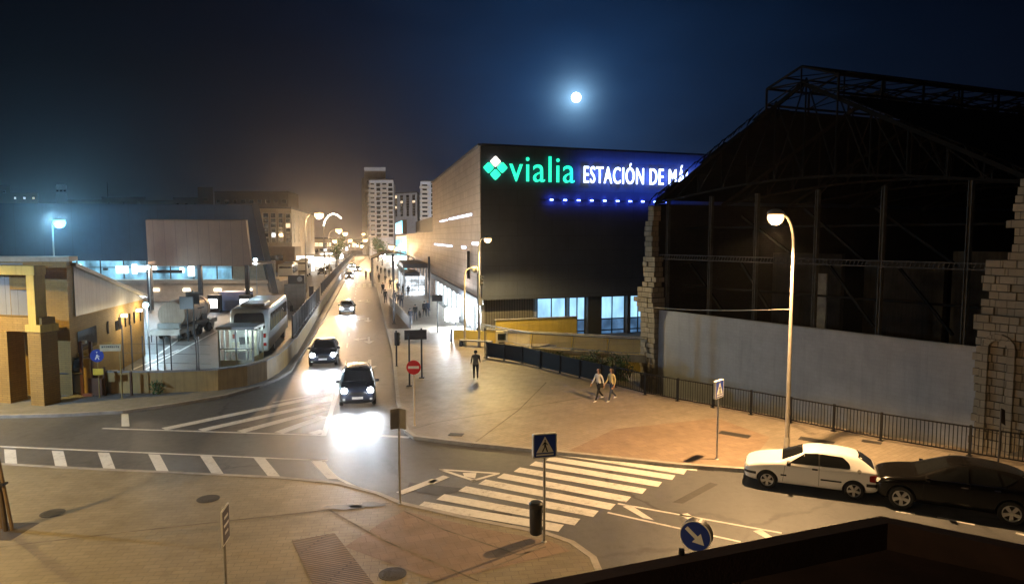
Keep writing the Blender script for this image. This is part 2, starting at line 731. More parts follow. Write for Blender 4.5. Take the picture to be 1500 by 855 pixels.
kerb(kerb_r, 'kerb', M_KERB, side=-1)
kerb(kerb_n, 'kerb', M_KERB, side=1)
kerb(kerb_l, 'kerb', M_KERB, side=-1)

# coloured paving patches (flush sheets)
b = MB()
b.sheet([G(x, y, .129) for x, y in ((566, 760), (592, 748), (700, 772), (806, 792), (836, 806), (700, 838), (640, 850), (505, 800))])
b.sheet([G(x, y, .129) for x, y in ((832, 660), (1000, 679), (1092, 686), (1128, 640), (1050, 612), (900, 628))])
tag(b.build('red_paving', M_RED), kind='structure')
b = MB()
b.sheet([G(x, y, .133) for x, y in ((427, 791), (490, 780), (560, 870), (470, 880))])
tag(b.build('tactile_paving', M_RIB), kind='structure')

# road markings
b = MB()
ZM = .0015


def quad(*pts):
    b.sheet([G(x, y, ZM) for x, y in pts])


def stripe(p, q, w, z=ZM):
    p, q = Vector((p[0], p[1], 0)), Vector((q[0], q[1], 0))
    d = (q - p).normalized()
    nr = Vector((-d.y, d.x, 0)) * (w / 2)
    b.sheet([(*(p + nr).to_2d(), z), (*(q + nr).to_2d(), z), (*(q - nr).to_2d(), z), (*(p - nr).to_2d(), z)])


def pst(p, q, w, z=ZM):
    stripe(G(*p), G(*q), w, z)


# zebra: eight bars across the side road
zl = [((616, 738), (822, 773)), ((645, 727), (846, 764)), ((677, 715), (873, 752)), ((706, 705), (898, 742)), ((733, 696), (921, 731)), ((757, 687), (944, 719)), ((780, 678), (967, 709)), ((803, 671), (987, 699)), ((823, 664), (1004, 691)), ((880, 669), (1022, 686))]
for p, q in zl:
    pst(p, q, .5)
# edge line and bars along the near kerb
pst((-200, 645), (480, 674), .13)
for x in (15, 85, 152, 226, 302, 380, 462):
    yt = 657 + (x / 480.0) * 16
    quad((x - 9, yt), (x + 8, yt + .6), (x + 10 + x * .056, yt + 27 + x * .004), (x - 8 + x * .056, yt + 26.4 + x * .004))
# curve that ends the band
cv = [(474, 676), (482, 690), (497, 701), (520, 712), (550, 722), (572, 733)]
for i in range(5):
    pst(cv[i], cv[i + 1], .12, ZM + .002)
# hatched island
pst((150, 627), (474, 637), .14)
pst((474, 638), (494, 573), .22, ZM + .002)
for (p, q) in (((240, 628), (484, 577)), ((294, 630), (482, 588)), ((352, 632), (479, 598)), ((408, 633.5), (476, 609)), ((456, 635), (474, 630))):
    pst(p, q, .5)
pst((400, 589), (487, 573), .2)
quad((178, 606), (188, 606), (190, 624), (178, 624))
# stop line / give way by the side road
pst((585, 722), (638, 702), .32)
pst((630, 707), (654, 697), .3)
for p, q in (((643, 687), (732, 693)), ((645, 687), (697, 704)), ((690, 704), (730, 693))):
    pst(p, q, .14)
quad((678, 692), (698, 692), (696, 700), (680, 697))
# centre hatch of the side road
pst((905, 737), (1145, 780), .1)
pst((890, 750), (1085, 793), .1)
for t0 in ((912, 741), (995, 753), (1103, 777)):
    x, y = t0
    quad((x, y), (x + 12, y - 2), (x + 46, y + 20), (x + 30, y + 17))
# bay marks beside the parked cars
for p, q in (((1312, 748), (1340, 752)), ((1373, 757), (1428, 768)), ((1488, 780), (1530, 790))):
    pst(p, q, .13)
# stop bar and lane text by the front car
pst((487, 634), (600, 640), .25)


def street_mark(u, lat, poly):
    o = street(u, lat)
    b.sheet([(*(o + SDIR * y + SNOR * x).to_2d(), ZM) for x, y in poly])


# lane dashes
for k in range(24):
    u = 4 + k * 6.0
    b.sheet([(*street(u + a, -3.25 + l).to_2d(), ZM) for a, l in ((0, -.06), (0, .06), (2.2, .06), (2.2, -.06))])
# lane arrows (pointing towards the junction)
for u in (2.6, 13.5, 27.5, 48):
    street_mark(u - 4, -1.6, [(-.09, 0), (.09, 0), (.09, -2.4), (.42, -2.4), (0, -3.9), (-.42, -2.4), (-.09, -2.4)])
    street_mark(u - 4.6, -1.6, [(-.09, 0), (-.09, -.35), (-.8, -1.0), (-.8, -1.5), (-1.25, -.7), (-.8, .15), (-.8, -.45)])
for u in (68, 71, 74):
    for j in range(7):
        street_mark(u, -6 + j * .95, [(0, 0), (.5, 0), (.5, 1.6), (0, 1.6)])
# yard lines
for (p, q) in (((205, 545), (330, 478)), ((230, 520), (300, 470)), ((150, 560), (262, 512))):
    pst(p, q, .16, .002)
tag(b.build('road_markings', M_PAINT), kind='structure')

# worn patch and skid marks
b = MB()
b.sheet([G(x, y, .0005) for x, y in ((985, 735), (1040, 706), (1052, 709), (1000, 737))])
b.sheet([G(x, y, .0005) for x, y in ((600, 706), (690, 716), (640, 726), (596, 716))])
tag(b.build('road_patch', asphalt('patch_asphalt', (.04, .038, .036), .6)), kind='structure')


b = MB()
for pts in (((-80, 812), (20, 798), (200, 777), (400, 755), (500, 744), (571, 736)), ((603, 628), (640, 618), (760, 598), (866, 580)), ((1362, 697), (1378, 680), (1392, 664)), ((592, 748), (650, 775), (760, 812), (800, 800)), ((705, 836), (760, 815), (797, 795)), ((480, 745), (560, 790), (700, 850)), ((690, 652), (760, 600), (800, 560))):
    for p, q in zip(pts, pts[1:]):
        stripe(G(*p, .13), G(*q, .13), .06, .1315)
tag(b.build('paving_joints', mat('joint_mortar', (.16, .135, .1), .8, .5, 2)), kind='structure')
b = MB()
for (px, py, r) in ((500, 742, .5), (545, 738, .45), (520, 741, .3), (250, 690, .4), (210, 692, .3)):
    z = .1335 if py > 715 or px > 600 else .0
    p = G(px, py, z)
    n = 9
    a0 = RND.random()
    pts = []
    for i in range(n):
        a = 2 * math.pi * i / n + a0
        q = r * RND.uniform(.45, 1.0)
        pts.append((p.x + 1.5 * q * math.cos(a), p.y + .5 * q * math.sin(a), z if z else .0008))
    b.sheet(pts)
tag(b.build('pavement_stains', mat('damp_stain', (.075, .066, .05), .35, .5, 3)), kind='structure')

# manholes, drains and gratings
def cover(px, py, r, label, rect=None, rz=0.0, z=.126):
    p = G(px, py, z)
    b = MB()
    if rect:
        b.box((0, 0, .004), (rect[0], rect[1], .008))
        nm = 'drain_grating'
        fr = MB()
        for i in range(int(rect[0] / .12)):
            fr.box((-rect[0] / 2 + .08 + i * .12, 0, .011), (.05, rect[1] * .86, .006))
    else:
        b.lathe([(r, 0), (r, .008), (r * .93, .010), (r * .9, .007)], 28)
        nm = 'manhole_cover'
        fr = MB()
        for i in range(5):
            fr.box(((i - 2) * r * .3, 0, .011), (r * .08, r * 1.1, .006))
    o = b.build(nm, M_IRON)
    o.location = p
    o.rotation_euler = (0, 0, rz)
    fr.build('tread_bars', M_IRON, o)
    tag(o, label, 'drain' if rect else 'manhole')
    return o


cover(575, 840, .34, 'large round iron manhole cover on red paving at the bottom edge')
cover(305, 730, .34, 'round iron manhole cover in the plaza behind the small sign')
cover(77, 751, .33, 'round iron manhole cover in the plaza near the leaning tree')
cover(1076, 636, 0, 'rectangular iron grating just right of the blue crossing sign', (1.25, .5), -.62)
cover(1196, 645, 0, 'rectangular iron grating behind the white hatchback roof', (1.3, .5), -.62)
cover(1277, 647, 0, 'small rectangular grating near the bar railing above the cars', (.7, .35), -.62)
cover(668, 636, 0, 'small square drain lid near the rounded pavement corner', (.6, .4), -.2)
cover(1033, 686, 0, 'drain grate in the gutter beside the zebra crossing end', (.6, .35), -.3, .002)


# ------------------------------------------------------------------ station
st = thing('station_building', 'large modern station with beige side wall and dark front carrying glowing letters', 'station', (-2.4, 54, 0), math.atan2(WDIR.y, WDIR.x))
CO = Vector((-2.4, 54, 0))


def S1(u, o=0, z=0.0):      # along the avenue facade, o = outwards (towards the street)
    n = Vector((-SDIR.y, SDIR.x, 0))
    p = CO + SDIR * u + n * o
    return Vector((p.x, p.y, z))


def S2(v, o=0, z=0.0):      # along the front, o = outwards (towards the camera)
    n = Vector((WDIR.y, -WDIR.x, 0))
    p = CO + WDIR * v + n * o
    return Vector((p.x, p.y, z))


M_CLAD = masonry('beige_stone_cladding', (.42, .29, .215), (.36, .25, .19), (.18, .13, .1), 2.6, .62, .6, .02, .5, .3, .4)
M_CLADD = masonry('dark_front_cladding', (.075, .085, .115), (.066, .075, .102), (.05, .056, .076), 3.0, 1.2, .55, .02, .5, .06, .3)
M_RIBW = masonry('ribbed_grey_cladding', (.16, .145, .12), (.13, .12, .1), (.05, .045, .04), .22, 9.0, .6, .03, 0, .6, .2)
ZT = 15.42
foot_hi = [S1(0), S2(70), S2(70) + SDIR * 38.8, S1(38.8)]
b = MB()
b.k = 0
b.prism([p.to_2d() for p in foot_hi], 3.3, ZT)
upper = b.build('upper_volume', [M_CLADD], st, w=True)
b = MB()
b.slab([S1(.05, .02, 3.3), S1(38.7, .02, 3.3), S1(38.7, .02, ZT - .02), S1(.05, .02, ZT - .02)], -SNOR * .06)
b.build('side_cladding', M_CLAD, st, w=True)
b = MB()
for a, c in ((S1(-.05, .12, ZT), S1(38.9, .12, ZT)), (S2(-.05, .1, ZT), S2(70, .1, ZT))):
    b.bar(a + Vector((0, 0, .05)), c + Vector((0, 0, .05)), .3, .14)
b.build('parapet_coping', M_STEEL_D, st, w=True)
# base storey (recessed) of both faces
b = MB()
b.prism([p.to_2d() for p in (S1(1, -.6), S2(1, -1.0), S2(70, -1.0), S2(70, -1.0) + SDIR * 34, S1(38.8, -.6))], -2.3, 3.3)
b.build('base_storey', M_CONC, st, w=True)
b = MB()
b.slab([S1(-.1, .35, 2.85), S1(39, .35, 2.85), S1(39, .35, 3.42), S1(-.1, .35, 3.42)], SNOR * .4)
b.build('fascia', mat('grey_fascia', (.12, .13, .15), .5, .2, 1), st, w=True)
# lower long block
b = MB()
b.prism([p.to_2d() for p in (S1(38.8), S1(38.8, -30), S1(98, -30), S1(98))], 0, 9.0)
b.build('low_wing', M_CLAD, st, w=True)
b = MB()
b.prism([p.to_2d() for p in (S1(44, -3), S1(44, -20), S1(112, -20), S1(112, -3))], 9.003, 11.9)
b.build('roof_box', M_CLADD, st, w=True)
b = MB()
b.prism([p.to_2d() for p in (S1(98), S1(98, -30), S1(150, -30), S1(150))], 0, 8.6)
b.build('far_wing', mat('blue_grey_panel', (.16, .19, .24), .4, .15, 1), st, w=True)
b = MB()
for u in range(99, 150, 6):
    b.slab([S1(u, .06, .6), S1(u + 4.6, .06, .6), S1(u + 4.6, .06, 7.6), S1(u, .06, 7.6)], SNOR * .1)
each(b, 'glazing', litglass('cyan_lit_glass', (.25, .8, 1.0), 1.6, .6, .1), st, w=True)
# cyan lightbox on the roof
lb = thing('roof_lightbox', 'glowing cyan sign box on the low roof up the avenue', 'sign', S1(112, -3, 8.6), math.atan2(WDIR.y, WDIR.x))
b = MB()
b.slab([S1(112.1, .1, 9.0), S1(150, .1, 9.0), S1(150, .1, 12.4), S1(112.1, .1, 12.4)], SNOR * 1.0)
b.build('sign_box', M_STEEL_D, lb, w=True)
b = MB()
b.slab([S1(112.3, .13, 9.2), S1(149.6, .13, 9.2), S1(149.6, .13, 12.2), S1(112.3, .13, 12.2)], -SNOR * .06)
b.build('sign_face', emit('cyan_sign', (.03, .62, .85), 1.6), lb, w=True)

# lit ground floor along the street
b = MB()
for u in range(2, 36, 4):
    b.slab([S1(u + .1, -.5, .15), S1(u + 3.8, -.5, .15), S1(u + 3.8, -.5, 2.8), S1(u + .1, -.5, 2.8)], -SNOR * .05)
each(b, 'shop_glazing', litglass('white_shop_glass', (.8, .92, 1.0), 7, .7, .35), st, w=True)
b = MB()
for u in range(1, 40, 4):
    b.box(S1(u - .05, -.2, 1.42), (.3, .3, 2.84), .2)
each(b, 'colonnade', M_STEEL_G, st, w=True)
# front storey: ribbed wall, window bays, piers
b = MB()
b.slab([S2(.4, -.94, 0), S2(4.7, -.94, 0), S2(4.7, -.94, 3.29), S2(.4, -.94, 3.29)], S2(0, .06) - CO)
b.build('ribbed_wall', M_RIBW, st, w=True)
M_WIN_B = litglass('blue_lit_window', (.35, .68, 1.0), 1.5, .8, .55, (1, 1, .4))
M_WIN_L = litglass('blue_dim_window', (.16, .36, .68), .5, .9, .4)
for v0, v1 in ((5.05, 7.6), (7.95, 9.4), (10.8, 13.2), (13.55, 17.5), (18, 24)):
    b = MB()
    b.k = 0
    b.slab([S2(v0, -.93, 1.32), S2(v1, -.93, 1.32), S2(v1, -.93, 3.2), S2(v0, -.93, 3.2)], S2(0, .05) - CO)
    b.k = 1
    b.slab([S2(v0, -.93, -.35), S2(v1, -.93, -.35), S2(v1, -.93, 1.24), S2(v0, -.93, 1.24)], S2(0, .05) - CO)
    wn = b.build('window', [M_WIN_B, M_WIN_L], st, w=True)
    b = MB()
    n = max(2, int((v1 - v0) / .9))
    for i in range(n + 1):
        v = v0 + (v1 - v0) * i / n
        b.bar(S2(v, -.84, -.4), S2(v, -.84, 3.25), .09, .1)
    for z in (-.38, .3, 1.28, 3.22):
        b.bar(S2(v0, -.82, z), S2(v1, -.82, z), .07, .1)
    b.build('window_frame', M_STEEL_D, wn, w=True)
b = MB()
for v in (10.1, 13.37, 17.75):
    b.box(S2(v, -.6, .5), (1.3 if v < 11 else .3, .6, 5.58), math.atan2(WDIR.y, WDIR.x))
each(b, 'pier', mat('dark_pier', (.035, .037, .042), .6), st, w=True)
# led strips
M_LEDB = emit('blue_led', (.1, .16, 1.0), 30)
M_LEDW = emit('pale_blue_led', (.55, .72, 1.0), 7)
b = MB()
for i in range(10):
    v = 5.9 + i * 1.2
    b.box(S2(v, .12, 11.3), (.26, .1, .1), math.atan2(WDIR.y, WDIR.x))
each(b, 'led_spots', M_LEDB, st, w=True)
b = MB()
b.bar(S2(4.9, .07, 11.3), S2(17, .07, 11.3), .08, .12)
b.build('led_rail', M_STEEL_D, st, w=True)
for i in range(0, 10):
    lamp('SPOT', S2(5.9 + i * 1.2, .42, 11.3), 20, (.03, .08, 1.0), .05, aim=CO - S2(0, 1), cone=math.radians(165), blend=.6, name='led_glow')
b = MB()
b.bar(S1(4.5, .09, 10.2), S1(20, .09, 10.2), .1, .16)
b.bar(S1(22, .09, 10.15), S1(29, .09, 10.15), .1, .1)
b.bar(S1(.7, .09, 7.75), S1(4, .09, 7.75), .1, .2)
b.bar(S1(8, .09, 7.35), S1(10.5, .09, 7.35), .1, .2)
b.bar(S1(18, .09, 7.35), S1(36, .09, 7.35), .1, .14)
each(b, 'led_strip', M_LEDW, st, w=True)


# letters
def text_mesh(body, size, ext, bold, sp=1.0):
    cu = bpy.data.curves.new('lettering', 'FONT')
    cu.body = body
    cu.size = size
    cu.extrude = ext
    cu.offset = bold
    cu.space_character = sp
    cu.resolution_u = 4
    o = link(bpy.data.objects.new('lettering', cu))
    bpy.context.view_layer.update()
    me = bpy.data.meshes.new_from_object(o.evaluated_get(bpy.context.evaluated_depsgraph_get()))
    bpy.data.objects.remove(o)
    bpy.data.curves.remove(cu)
    return me


def place_text(body, m, parent, v0, v1, z0, z1, ext=.05, bold=.02, off=.25, face=S2, name='lettering', sp=1.0):
    me = text_mesh(body, 1.0, .05, bold, sp)
    xs = [v.co.x for v in me.vertices]
    ys = [v.co.y for v in me.vertices]
    x0, x1, y0, y1 = min(xs), max(xs), min(ys), max(ys)
    inv = rootmat(parent).inverted()
    for v in me.vertices:
        t = v0 + (v.co.x - x0) / (x1 - x0) * (v1 - v0)
        z = z0 + (v.co.y - y0) / (y1 - y0) * (z1 - z0)
        v.co = inv @ face(t, off + v.co.z / .05 * ext, z)
    me.materials.clear()
    me.materials.append(m)
    bm = bmesh.new()
    bm.from_mesh(me)
    bmesh.ops.recalc_face_normals(bm, faces=bm.faces)
    bm.to_mesh(me)
    bm.free()
    o = link(bpy.data.objects.new(name, me))
    o.parent = parent
    return o


M_GRN = emit('green_letter_light', (.0, .8, .46), 1.5)
M_WHT = emit('white_letter_light', (.82, .92, 1.0), 2.4)
M_WHTS = emit('warm_tile_light', (1.0, .9, .78), 1.6)


def front_at(px, py):
    """front-facade coordinates (v, z) under a picture point"""
    d = ray(px, py)
    n = Vector((WDIR.y, -WDIR.x, 0))
    o = Vector((0, 0, CH))
    t = (CO - o).dot(n) / d.dot(n)
    p = o + d * t
    return (p - CO).dot(WDIR), p.z


va, za = front_at(745, 264)
vb, zb = front_at(840, 233)
sg = thing('illuminated_letters', 'green lowercase word glowing beside a four tile emblem on the dark front', 'sign', S2(va, .2, za), math.atan2(WDIR.y, WDIR.x))
place_text('vialia', M_GRN, sg, va, vb, za - .1, zb + .1, .06, -.004, .22, sp=1.08)
em = thing('tile_emblem', 'emblem of three green tiles and one white tile at the front corner', 'sign', S2(0, .2, za), math.atan2(WDIR.y, WDIR.x))
for (px, py, m) in ((724.5, 237, M_WHTS), (714.5, 246, M_GRN), (734.5, 246, M_GRN), (724.5, 256, M_GRN)):
    v, z = front_at(px, py)
    r = .45
    poly = sharp_round([(-r, 0), (0, -r * 1.02), (r, 0), (0, r * 1.02)], .13)
    b = MB()
    b.slab([S2(v + p.x, .16, z + p.y) for p in poly], S2(0, .12) - CO)
    b.build('tile', m, em, w=True)
vc, zc = front_at(853, 268)
vd, zd = front_at(1010, 246)
per = (vd - vc) / 14.0
s2 = thing('illuminated_letters', 'white capital lettering with blue halo naming the station on the dark front', 'sign', S2(vc, .2, zc), math.atan2(WDIR.y, WDIR.x))
place_text('ESTACIÓN DE MÁLAGA', M_WHT, s2, vc, vc + (vd - vc) * 1.235, zc - .02, zc + 1.72, .06, .0, .3, sp=1.12)
for i in range(13):
    lamp('SPOT', S2(vc + .3 + i * .95, .9, zc + .7), 125, (.02, .12, 1.0), .1, aim=CO - S2(0, 1), cone=math.radians(165), blend=.6, name='halo_light')

# entrance pavilion beside the avenue facade
pv = thing('entrance_pavilion', 'steel and glass station entrance pavilion with dark flat roofs and white light inside', 'pavilion', S1(42, 4, .125), math.atan2(WDIR.y, WDIR.x))
b = MB()
b.prism([p.to_2d() for p in (S1(42, 0.5), S1(42, 3.9), S1(58, 3.9), S1(58, .5))], 4.0, 4.6)
b.prism([p.to_2d() for p in (S1(42.2, 1.6), S1(42.2, 3.8), S1(52, 3.8), S1(52, 1.6))], 2.9, 3.35)
each(b, 'roof', mat('slate_roof_panel', (.06, .065, .08), .5), pv, w=True)
b = MB()
for u in (42.1, 47, 52, 57.8):
    for o in (.7, 3.8):
        b.box(S1(u, o, 2.06), (.2, .2, 3.87), .2)
each(b, 'column', M_STEEL_G, pv, w=True)
b = MB()
b.slab([S1(42.3, 3.7, .2), S1(57.7, 3.7, .2), S1(57.7, 3.7, 2.85), S1(42.3, 3.7, 2.85)], SNOR * .05)
b.slab([S1(42.15, .9, .2), S1(42.15, 3.6, .2), S1(42.15, 3.6, 2.85), S1(42.15, .9, 2.85)], SDIR * .05)
each(b, 'glazing', litglass('pavilion_glass', (.85, .93, 1.0), 2.2, .8, .2), pv, w=True)
b = MB()
for z in (.9, 1.6, 2.3):
    b.bar(S1(42.08, .9, z), S1(42.08, 3.7, z), .1, .1)
for o in (.9, 1.8, 2.7, 3.6):
    b.bar(S1(42.08, o, .2), S1(42.08, o, 2.85), .08, .08)
b.build('glazing_bars', M_STEEL_G, pv, w=True)
# curved subway style canopy farther on
cp = thing('arched_canopy', 'dark arched canopy roof over the pavement beyond the glass pavilion', 'canopy', S1(64, 4, .125), 0)
b = MB()
ar = [(o, 4.6 + 1.0 * math.sin(math.pi * (o - .8) / 7.2)) for o in [.8 + i * .72 for i in range(11)]]
for i in range(10):
    b.slab([S1(62, ar[i][0], ar[i][1]), S1(62, ar[i + 1][0], ar[i + 1][1]), S1(78, ar[i + 1][0], ar[i + 1][1]), S1(78, ar[i][0], ar[i][1])], (0, 0, .15))
b.build('canopy_roof', mat('slate_roof_panel', (.06, .065, .08)), cp, w=True)
b = MB()
for u in (62.5, 77.5):
    for o in (1.0, 7.8):
        b.box(S1(u, o, 2.4), (.25, .25, 4.5), .2)
each(b, 'column', M_STEEL_G, cp, w=True)

# ground floodlight by the facade
fl = thing('floodlight', 'dazzling white floodlight low beside the bright station wall', 'floodlight', G(667, 478, .125), 0)
p = G(667, 478, .125)
b = MB()
b.tube([(0, 0, 0), (0, 0, .55)], .05)
b.build('stand', M_STEEL_D, fl)
b = MB()
b.box((-.31, 0, 1.1), (1.3, .3, 1.3))
b.build('housing', M_STEEL_D, fl, bevel=.04)
b = MB()
for x in (-.62, .0):
    for z in (.8, 1.42):
        b.box((x, -.19, z), (.54, .05, .52))
each(b, 'lens', emit('flood_lens', (.85, .93, 1.0), 150), fl)
lamp('POINT', p + Vector((-.3, -.8, 1.5)), 1900, (.8, .9, 1.0), .3, name='flood_light')
for az, pw in ((46, 9000), (62, 6500), (29, 5000)):
    a_ = math.radians(90 - az - 73)
    lamp('SPOT', p + Vector((-.3, -.6, 1.9)), pw, (.8, .88, 1.0), .3, aim=(math.sin(math.radians(180 - az)), math.cos(math.radians(180 - az)), -.2), cone=math.radians(29), blend=.7, name='flood_light')
for u in (4, 12, 20, 28):
    lamp('AREA', S1(u, -.9, 2.78), 260, (.85, .93, 1.0), aim=(-.35, -.1, -1), size=(5, 1.0), name='shop_light')
lamp('AREA', S1(50, 2.5, 2.7), 500, (.85, .93, 1.0), aim=(0, 0, -1), size=(4, 10), name='pavilion_light')

# ------------------------------------------------------------------ parking ramp beside the station
M_YEL = masonry('yellow_ramp_wall', (.62, .46, .1), (.58, .43, .1), (.3, .21, .06), 2.4, 3.0, .7, .012, 0, .15, .3)
w1 = thing('ramp_wall', 'tall yellow rendered wall in front of the ribbed station base', 'wall', S2(.6, 1.6), 0)
b = MB()
b.slab([S2(.7, 1.5, .0), S2(7.6, 1.5, .0), S2(7.6, 1.5, 1.82), S2(.7, 1.5, 1.82)], S2(0, -.25) - CO)
b.build('render', M_YEL, w1, w=True)
b = MB()
b.slab([S2(.65, 1.55, 1.823), S2(7.65, 1.55, 1.823), S2(7.65, 1.2, 1.823), S2(.65, 1.2, 1.823)], (0, 0, .06))
b.build('coping', M_KERB, w1, w=True)

A0, A1 = Vector((-1.95, 51.9, 0)), Vector((10.6, 52.6, 0))
w2 = thing('ramp_wall', 'lower yellow wall running behind the glass railing down to the ramp', 'wall', A0, 0)
b = MB()
b.slab([(A0.x, A0.y, -.0), (3.15, 52.2, -.0), (3.2, 52.2, -2.2), (A1.x, A1.y, -2.2), (A1.x, A1.y, .42), (A0.x, A0.y, 1.2)], (.01, .3, 0))
b.build('render', M_YEL, w2, w=True)
b = MB()
b.bar(A0 + Vector((0, .15, 1.24)), A1 + Vector((0, .15, .46)), .38, .07)
b.build('coping', M_KERB, w2, w=True)

rl = [G(700, 499, 0), G(778, 516, 0), G(838, 520, 0), G(890, 524, 0), G(945, 527, 0)]
rg = thing('glass_railing', 'glass railing with steel handrail and slanted posts along the ramp', 'railing', rl[0], 0)
b = MB()
for i in range(4):
    b.slab([(*rl[i].to_2d(), -.2), (*rl[i + 1].to_2d(), -.2), (*rl[i + 1].to_2d(), .32), (*rl[i].to_2d(), .32)], (0, .25, 0))
b.build('kerb_wall', mat('pale_ramp_concrete', (.42, .34, .2), .8, .2, 1, streak=.4), rg, w=True)
b = MB()
b.tube([p + Vector((-.05, 0, 1.42)) for p in rl], .055, 8)
b.tube([p + Vector((0, .1, .42)) for p in rl], .03, 6)
b.build('handrail', M_STEEL_G, rg, w=True)
for p in rl:
    b = MB()
    b.bar(p + Vector((0, .1, .32)), p + Vector((.12, .0, 1.4)), .07, .05)
    b.build('post', M_STEEL_G, rg, w=True)
mg, ntg, bg_ = nodes('clear_railing_glass')
bg_.inputs['Base Color'].default_value = (.9, .95, .95, 1)
bg_.inputs['Roughness'].default_value = .05
bg_.inputs['Alpha'].default_value = .12
b = MB()
for i in range(4):
    p, q = rl[i], rl[i + 1]
    b.slab([p + Vector((.08, .08, .46)), q + Vector((-.08, .08, .46)), q + Vector((-.04, .03, 1.34)), p + Vector((.12, .03, 1.34))], (0, .012, 0))
each(b, 'glass_panel', mg, rg, w=True)

# information box
ib = thing('ticket_board', 'cream box with a dark screen standing behind the black railing', 'information board', G(735, 507, .0), .1)
b = MB()
b.box((0, 0, .62), (.9, .28, 1.15))
b.build('cabinet', mat('cream_enamel', (.62, .55, .33), .45, .1, 2), ib, bevel=.03)
b = MB()
b.box((0, -.15, .74), (.64, .03, .5))
b.build('screen', M_GLASSD, ib)
b = MB()
b.box((0, -.15, .3), (.5, .02, .1))
b.build('slot_plate', M_STEEL_D, ib)

# planted bed
MLEAF = [mat('leaf_dark', (.035, .085, .018), .7, .4, 2), mat('leaf_mid', (.075, .14, .03), .7, .4, 2), mat('leaf_dry', (.13, .11, .03), .75, .4, 2)]


def leafclump(b, c, r, n, size, flat=1.0, shell=.35):
    for _ in range(n):
        while True:
            v = Vector((RND.uniform(-1, 1), RND.uniform(-1, 1), RND.uniform(-1, 1)))
            if shell < v.length < 1:
                break
        p = Vector(c) + Vector((v.x * r[0], v.y * r[1], v.z * r[2]))
        a = Vector((RND.gauss(0, 1), RND.gauss(0, 1), RND.gauss(0, .6))).normalized()
        d = a.cross(Vector((RND.gauss(0, 1), RND.gauss(0, 1), RND.gauss(0, 1)))).normalized()
        s = size * RND.uniform(.6, 1.3)
        b.k = RND.choice((0, 0, 1, 1, 1, 2))
        b.add([p - a * s, p + d * s * .4, p + a * s, p - d * s * .4], [(0, 1, 2, 3)])


b = MB()
b.prism([(-1.4, 47.4), (6.7, 37.2), (6.6, 40.5), (7.9, 48.4), (3, 50.8), (-.6, 51.2)], -.01, .01)
tag(b.build('planting_soil', mat('bed_soil', (.09, .075, .035), .9, .4, 1.5, bump=.6)), kind='structure')
bed_pts = []
for i in range(34):
    t = RND.random()
    p = Vector((-.5, 47.6, 0)).lerp(Vector((6.6, 38.6, 0)), t) + Vector((RND.uniform(.1, .9), RND.uniform(.1, 3.5) * (1 - .35 * t), 0))
    bed_pts.append(p)
gb = MB()
for _ in range(2600):
    t = RND.random()
    p = Vector((-.7, 47.8, 0)).lerp(Vector((6.5, 38.2, 0)), t) + Vector((RND.uniform(0, .8), RND.uniform(0, 4.6) * (.55 + .45 * t), 0))
    if p.x > 6.7:
        continue
    h = RND.uniform(.15, .5)
    a = Vector((RND.uniform(-.1, .1), RND.uniform(-.1, .1), h))
    gb.k = RND.choice((0, 1, 1, 2))
    gb.add([p, p + Vector((.05, .02, 0)), p + a], [(0, 1, 2)])
tag(gb.build('grass', MLEAF), kind='stuff')
for i, (px, py, h) in enumerate(((812, 533, .8), (852, 540, .95), (878, 546, 1.5), (902, 548, 1.3), (922, 553, 1.1), (842, 548, .6))):
    p = G(px, py, 0)
    t = thing('shrub', ['low', 'mid height', 'tallest dark', 'wide', 'olive', 'small'][i] + ' green shrub in the bed behind the black railing, ' + ['first from the railing end', 'second from the railing end', 'below the lit windows', 'next to the stone pier', 'closest to the stone pier', 'hugging the railing mesh'][i], 'shrub', p, 0, 'shrubs in the bed behind the railing')
    b = MB()
    for k in range(4):
        leafclump(b, (RND.uniform(-.5, .5), RND.uniform(-.3, .3), h * RND.uniform(.4, .65)), (.5, .5, h * .45), 90, .09, shell=.1)
    b.build('foliage', MLEAF, t)
    b = MB()
    for k in range(5):
        b.tube([(0, 0, 0), (RND.uniform(-.4, .4), RND.uniform(-.3, .3), h * .8)], [.025, .008], 5)
    b.build('stem', mat('bark', (.07, .05, .03), .9, .3, 6), t)


# ------------------------------------------------------------------ railings
def railing(pts, name, label, h=1.0, post=2.4, bar=.13, mesh=False, group=None, m=None, z=.125):
    m = m or mat('black_railing_paint', (.008, .008, .009), .6, .2, 6, spec=.2)
    t = thing(name, label, 'railing', (*pts[0].to_2d(), z), 0, group)
    b = MB()
    posts = []
    for i in range(len(pts) - 1):
        p, q = pts[i].copy(), pts[i + 1].copy()
        p.z = q.z = z
        L = (q - p).length
        n = max(1, round(L / post))
        for k in range(n + (1 if i == len(pts) - 2 else 0)):
            posts.append(p.lerp(q, k / n))
        for zz in (.12, h):
            b.bar(p + Vector((0, 0, zz)), q + Vector((0, 0, zz)), .05, .05)
        if not mesh:
            nb = int(L / bar)
            for k in range(1, nb):
                c = p.lerp(q, k / nb)
                b.bar(c + Vector((0, 0, .12)), c + Vector((0, 0, h)), .022)
    b.build('bars', m, t, w=True)
    if mesh:
        b = MB()
        for i in range(len(pts) - 1):
            p, q = pts[i].copy(), pts[i + 1].copy()
            p.z = q.z = z
            b.slab([p + Vector((0, .03, .14)), q + Vector((0, .03, .14)), q + Vector((0, .03, h - .03)), p + Vector((0, .03, h - .03))], (0, .02, 0))
        b.build('mesh_panel', mat('dark_mesh_panel', (.005, .0055, .007), .85, .2, 8), t, w=True)
    for p in posts:
        b = MB()
        b.box(p + Vector((0, 0, h / 2 + .03)), (.08, .08, h + .06), .7)
        b.box(p + Vector((0, 0, .01)), (.18, .18, .02), .7)
        b.build('post', m, t, w=True)
    return t


